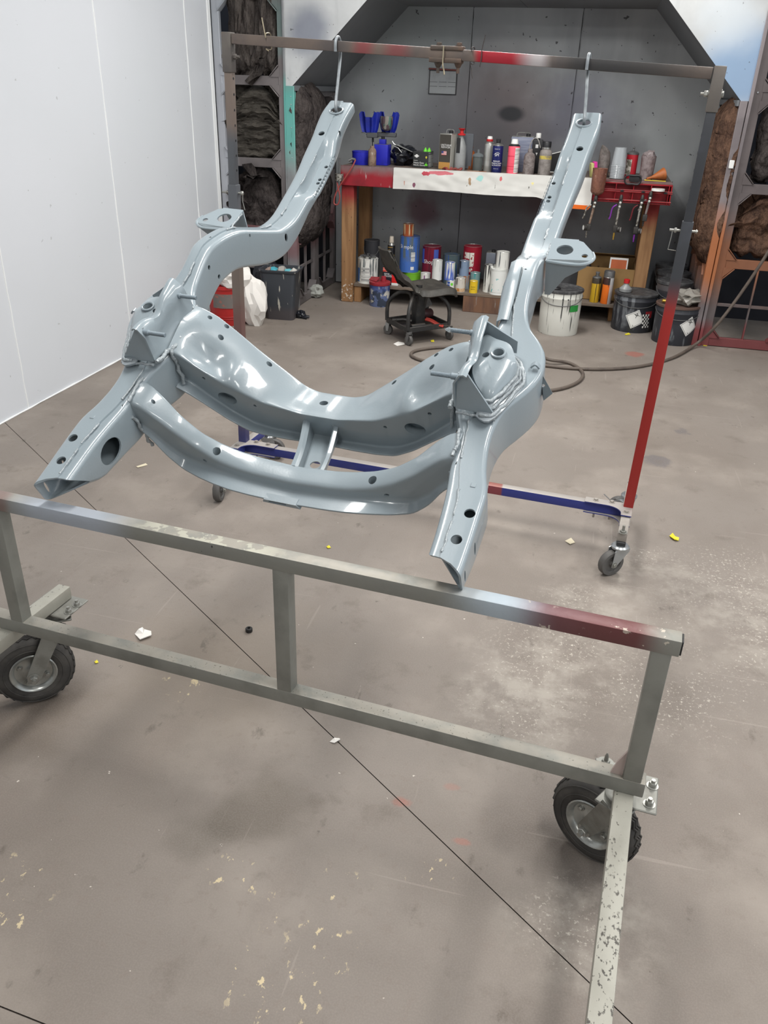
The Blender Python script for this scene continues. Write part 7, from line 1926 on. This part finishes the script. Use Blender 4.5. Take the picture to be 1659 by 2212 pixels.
crumple('refuse_sack', 'dark refuse sack between the papers and the waste bin', 'bag', (p4.x - .005, p4.y + .30, 0), (.22, .24, .40), m_bag, 29, None, 3, .25)
p5 = fl(648, 688)
g_ = crumple('glove', 'black rubber glove lying on the floor beside the waste bin', 'glove', (p5.x, p5.y + .02, 0), (.08, .07, .055), m_bag, 33, None, 3, .4)
bm = BM(); tube(bm, smooth_path([(.02, -.01, .02), (.05, -.012, .018), (.07, -.005, .015)], 4), .010, 8); tube(bm, smooth_path([(.01, -.02, .02), (.045, -.03, .014), (.06, -.032, .012)], 4), .009, 8); obj('finger', bm, m_bag, g_)
p6 = fl(703, 652)
crumple('crumpled_paper', 'small white paper ball behind the wire grid left of the bench', 'paper', (p6.x - .12, p6.y + .12, 0), (.12, .1, .11), mat('dull_paper', srgb(160, 162, 156), .7), 37, 'crumpled papers by the bin', 3, .35)

# ================================================================== air hose
m_hose = mat('rubber_hose', srgb(96, 86, 78), .6, 0, [dict(t='noise', sc=14, lo=.45, hi=.7, c2=srgb(74, 66, 62), f=.7)])
hz = .011
hp = [atY(1720, 440, 5.9), atY(1659, 545, 5.93), atY(1600, 634, 5.95), atY(1545, 706, 5.95), fl(1505, 742, .03), fl(1455, 772, hz), fl(1390, 790, hz), fl(1320, 797, hz), fl(1240, 796, hz), fl(1160, 788, hz), fl(1080, 783, hz), fl(1000, 784, hz), fl(935, 783, hz), fl(894, 772, hz), fl(892, 760, hz), fl(930, 752, hz), fl(1000, 748, hz), fl(1090, 744, hz), fl(1150, 752, hz), fl(1180, 775, hz * 3), fl(1230, 784, hz), fl(1258, 804, hz), fl(1250, 824, hz), fl(1210, 840, hz), fl(1150, 846, hz), fl(1080, 842, hz)]
bm = BM(); tube(bm, smooth_path(hp, 8), .0105, 10)
solo('air_hose', bm, m_hose, 'long grey brown rubber hose coming down from the right and looping on the floor', 'hose', world=True)
hp = [fl(975, 742, hz), fl(955, 733, hz), fl(940, 737, hz), fl(938, 750, hz * 3), fl(950, 765, hz)]

# ================================================================== chart on the back wall
a, b = atY(929, 152, YB - .01), atY(984, 204, YB - .01)
t = thing('wall_chart', 'grey framed chart board hanging on the back wall behind the bar coupling', 'chart', ((a.x + b.x) / 2, YB - .012, b.z))
w, hcx = (b.x - a.x), a.z - b.z
bm = BM(); box(bm, (0, .004, hcx / 2), (w, .006, hcx), None, .002); bd = obj('board', bm, mat('chart_board', srgb(168, 172, 174), .4, 0, [dict(t='noise', sc=6, lo=.4, hi=.7, c2=srgb(130, 134, 138), f=.6)]), t)
for (lo_, hi_) in (((-w / 2 - .004, -.004, -.004), (w / 2 + .004, .008, .002)), ((-w / 2 - .004, -.004, hcx - .002), (w / 2 + .004, .008, hcx + .004)), ((-w / 2 - .004, -.004, 0), (-w / 2 + .002, .008, hcx)), ((w / 2 - .002, -.004, 0), (w / 2 + .004, .008, hcx))):
    bm = BM(); box2(bm, lo_, hi_); obj('rim', bm, m_seam, t, 0)
for k, x in enumerate((-.34, 0, .34)):
    bm = BM(); z = hcx * .42
    for (l2, h2) in (((x * w - .03, -.001, z - .016), (x * w + .03, .0008, z - .014)), ((x * w - .03, -.001, z + .014), (x * w + .03, .0008, z + .016))): box2(bm, l2, h2)
    obj('ruled_box', bm, m_seam, t, 0)
bm = BM(); beam(bm, (-w * .55, 0, hcx + .012), (w * .5, 0, hcx + .006), .014, .012); obj('clip_bar', bm, mat('clip_bar', srgb(120, 70, 66), .5, .3), t)

# ================================================================== litter on the floor
def scrap(u, v, pts, m, label, cat='scrap', z=.0015, curl=.004, group=None):
    c = fl(u, v)
    q = [fl(x, y) - c for x, y in pts]
    bm = BM()
    n = len(q)
    top = [bm.verts.new((p.x, p.y, z + curl * abs(math.sin(i * 1.7)))) for i, p in enumerate(q)]
    bot = [bm.verts.new((p.x, p.y, .0003 + curl * .8 * abs(math.sin(i * 1.7)))) for i, p in enumerate(q)]
    mid = bm.verts.new((0, 0, z + curl * .6)); midb = bm.verts.new((0, 0, .0002))
    for i in range(n):
        j = (i + 1) % n
        bm.faces.new((top[i], top[j], mid)); bm.faces.new((bot[j], bot[i], midb)); bm.faces.new((top[i], bot[i], bot[j], top[j]))
    return solo('paper_scrap' if cat == 'scrap' else cat, bm, m, label, cat, group, loc=(c.x, c.y, 0), smooth=0)
m_yel = mat('yellow_chip', srgb(224, 208, 50), .6); m_tan = mat('tan_chip', srgb(206, 196, 170), .7)
scrap(310, 1373, ((291, 1370), (300, 1366), (308, 1357), (313, 1366), (327, 1367), (328, 1377), (303, 1386)), m_wpap, 'torn white paper scrap on the floor behind the lower cart beam', curl=.012)
scrap(1455, 1163, ((1446, 1158), (1452, 1156), (1458, 1160), (1466, 1166), (1465, 1170), (1456, 1169), (1448, 1163)), m_yel, 'bright yellow peel on the floor right of the stand', curl=.010)
scrap(1230, 1171, ((1220, 1169), (1233, 1165), (1242, 1173), (1231, 1178)), m_tan, 'grey curled paper tag on the floor left of the stand caster', curl=.006)
scrap(471, 1072, ((466, 1069), (472, 1067), (477, 1072), (472, 1077)), m_wpap, 'white chip by the far left stand caster', curl=.008)
scrap(723, 1602, ((712, 1603), (722, 1598), (733, 1596), (735, 1601), (722, 1607)), m_wpap, 'small white sliver on the floor joint below the cart', curl=.006)
scrap(860, 744, ((850, 743), (860, 739), (873, 741), (874, 745), (858, 748)), m_wpap, 'white smear of filler in front of the stool caster', curl=.003)
scrap(710, 1183, ((705, 1181), (711, 1180), (715, 1184), (708, 1186)), m_yel, 'tiny yellow chip on the floor under the subframe', curl=.004)
scrap(208, 1432, ((204, 1430), (210, 1428), (213, 1432), (207, 1435)), m_yel, 'tiny yellow chip beside the left cart wheel', curl=.004)
scrap(933, 737, ((930, 735), (937, 735), (938, 739), (931, 739)), m_yel, 'yellow chip inside the small hose loop', curl=.004)
scrap(1355, 723, ((1349, 722), (1358, 720), (1362, 723), (1352, 725)), m_yel, 'yellow chip in front of the chequered pail', curl=.004)
scrap(1522, 746, ((1518, 745), (1527, 744), (1527, 748), (1519, 748)), m_yel, 'yellow chip at the foot of the rusty right post', curl=.004)
scrap(305, 1005, ((294, 1008), (315, 1002), (319, 1005), (298, 1011)), m_tan, 'pale paint flake on the floor right of the left horn', curl=.002)
c = fl(538, 1364)
bm = BM(); lathe(bm, [(.0105, 0), (.0115, .002), (.0115, .012), (.0095, .014), (.005, .014), (.005, .001)], 16, None, False); solo('flange_nut', bm, mat('black_nut', srgb(46, 46, 46), .5, .3), 'small black nut on the floor left of the middle cart upright', 'nut', loc=(c.x, c.y, 0))
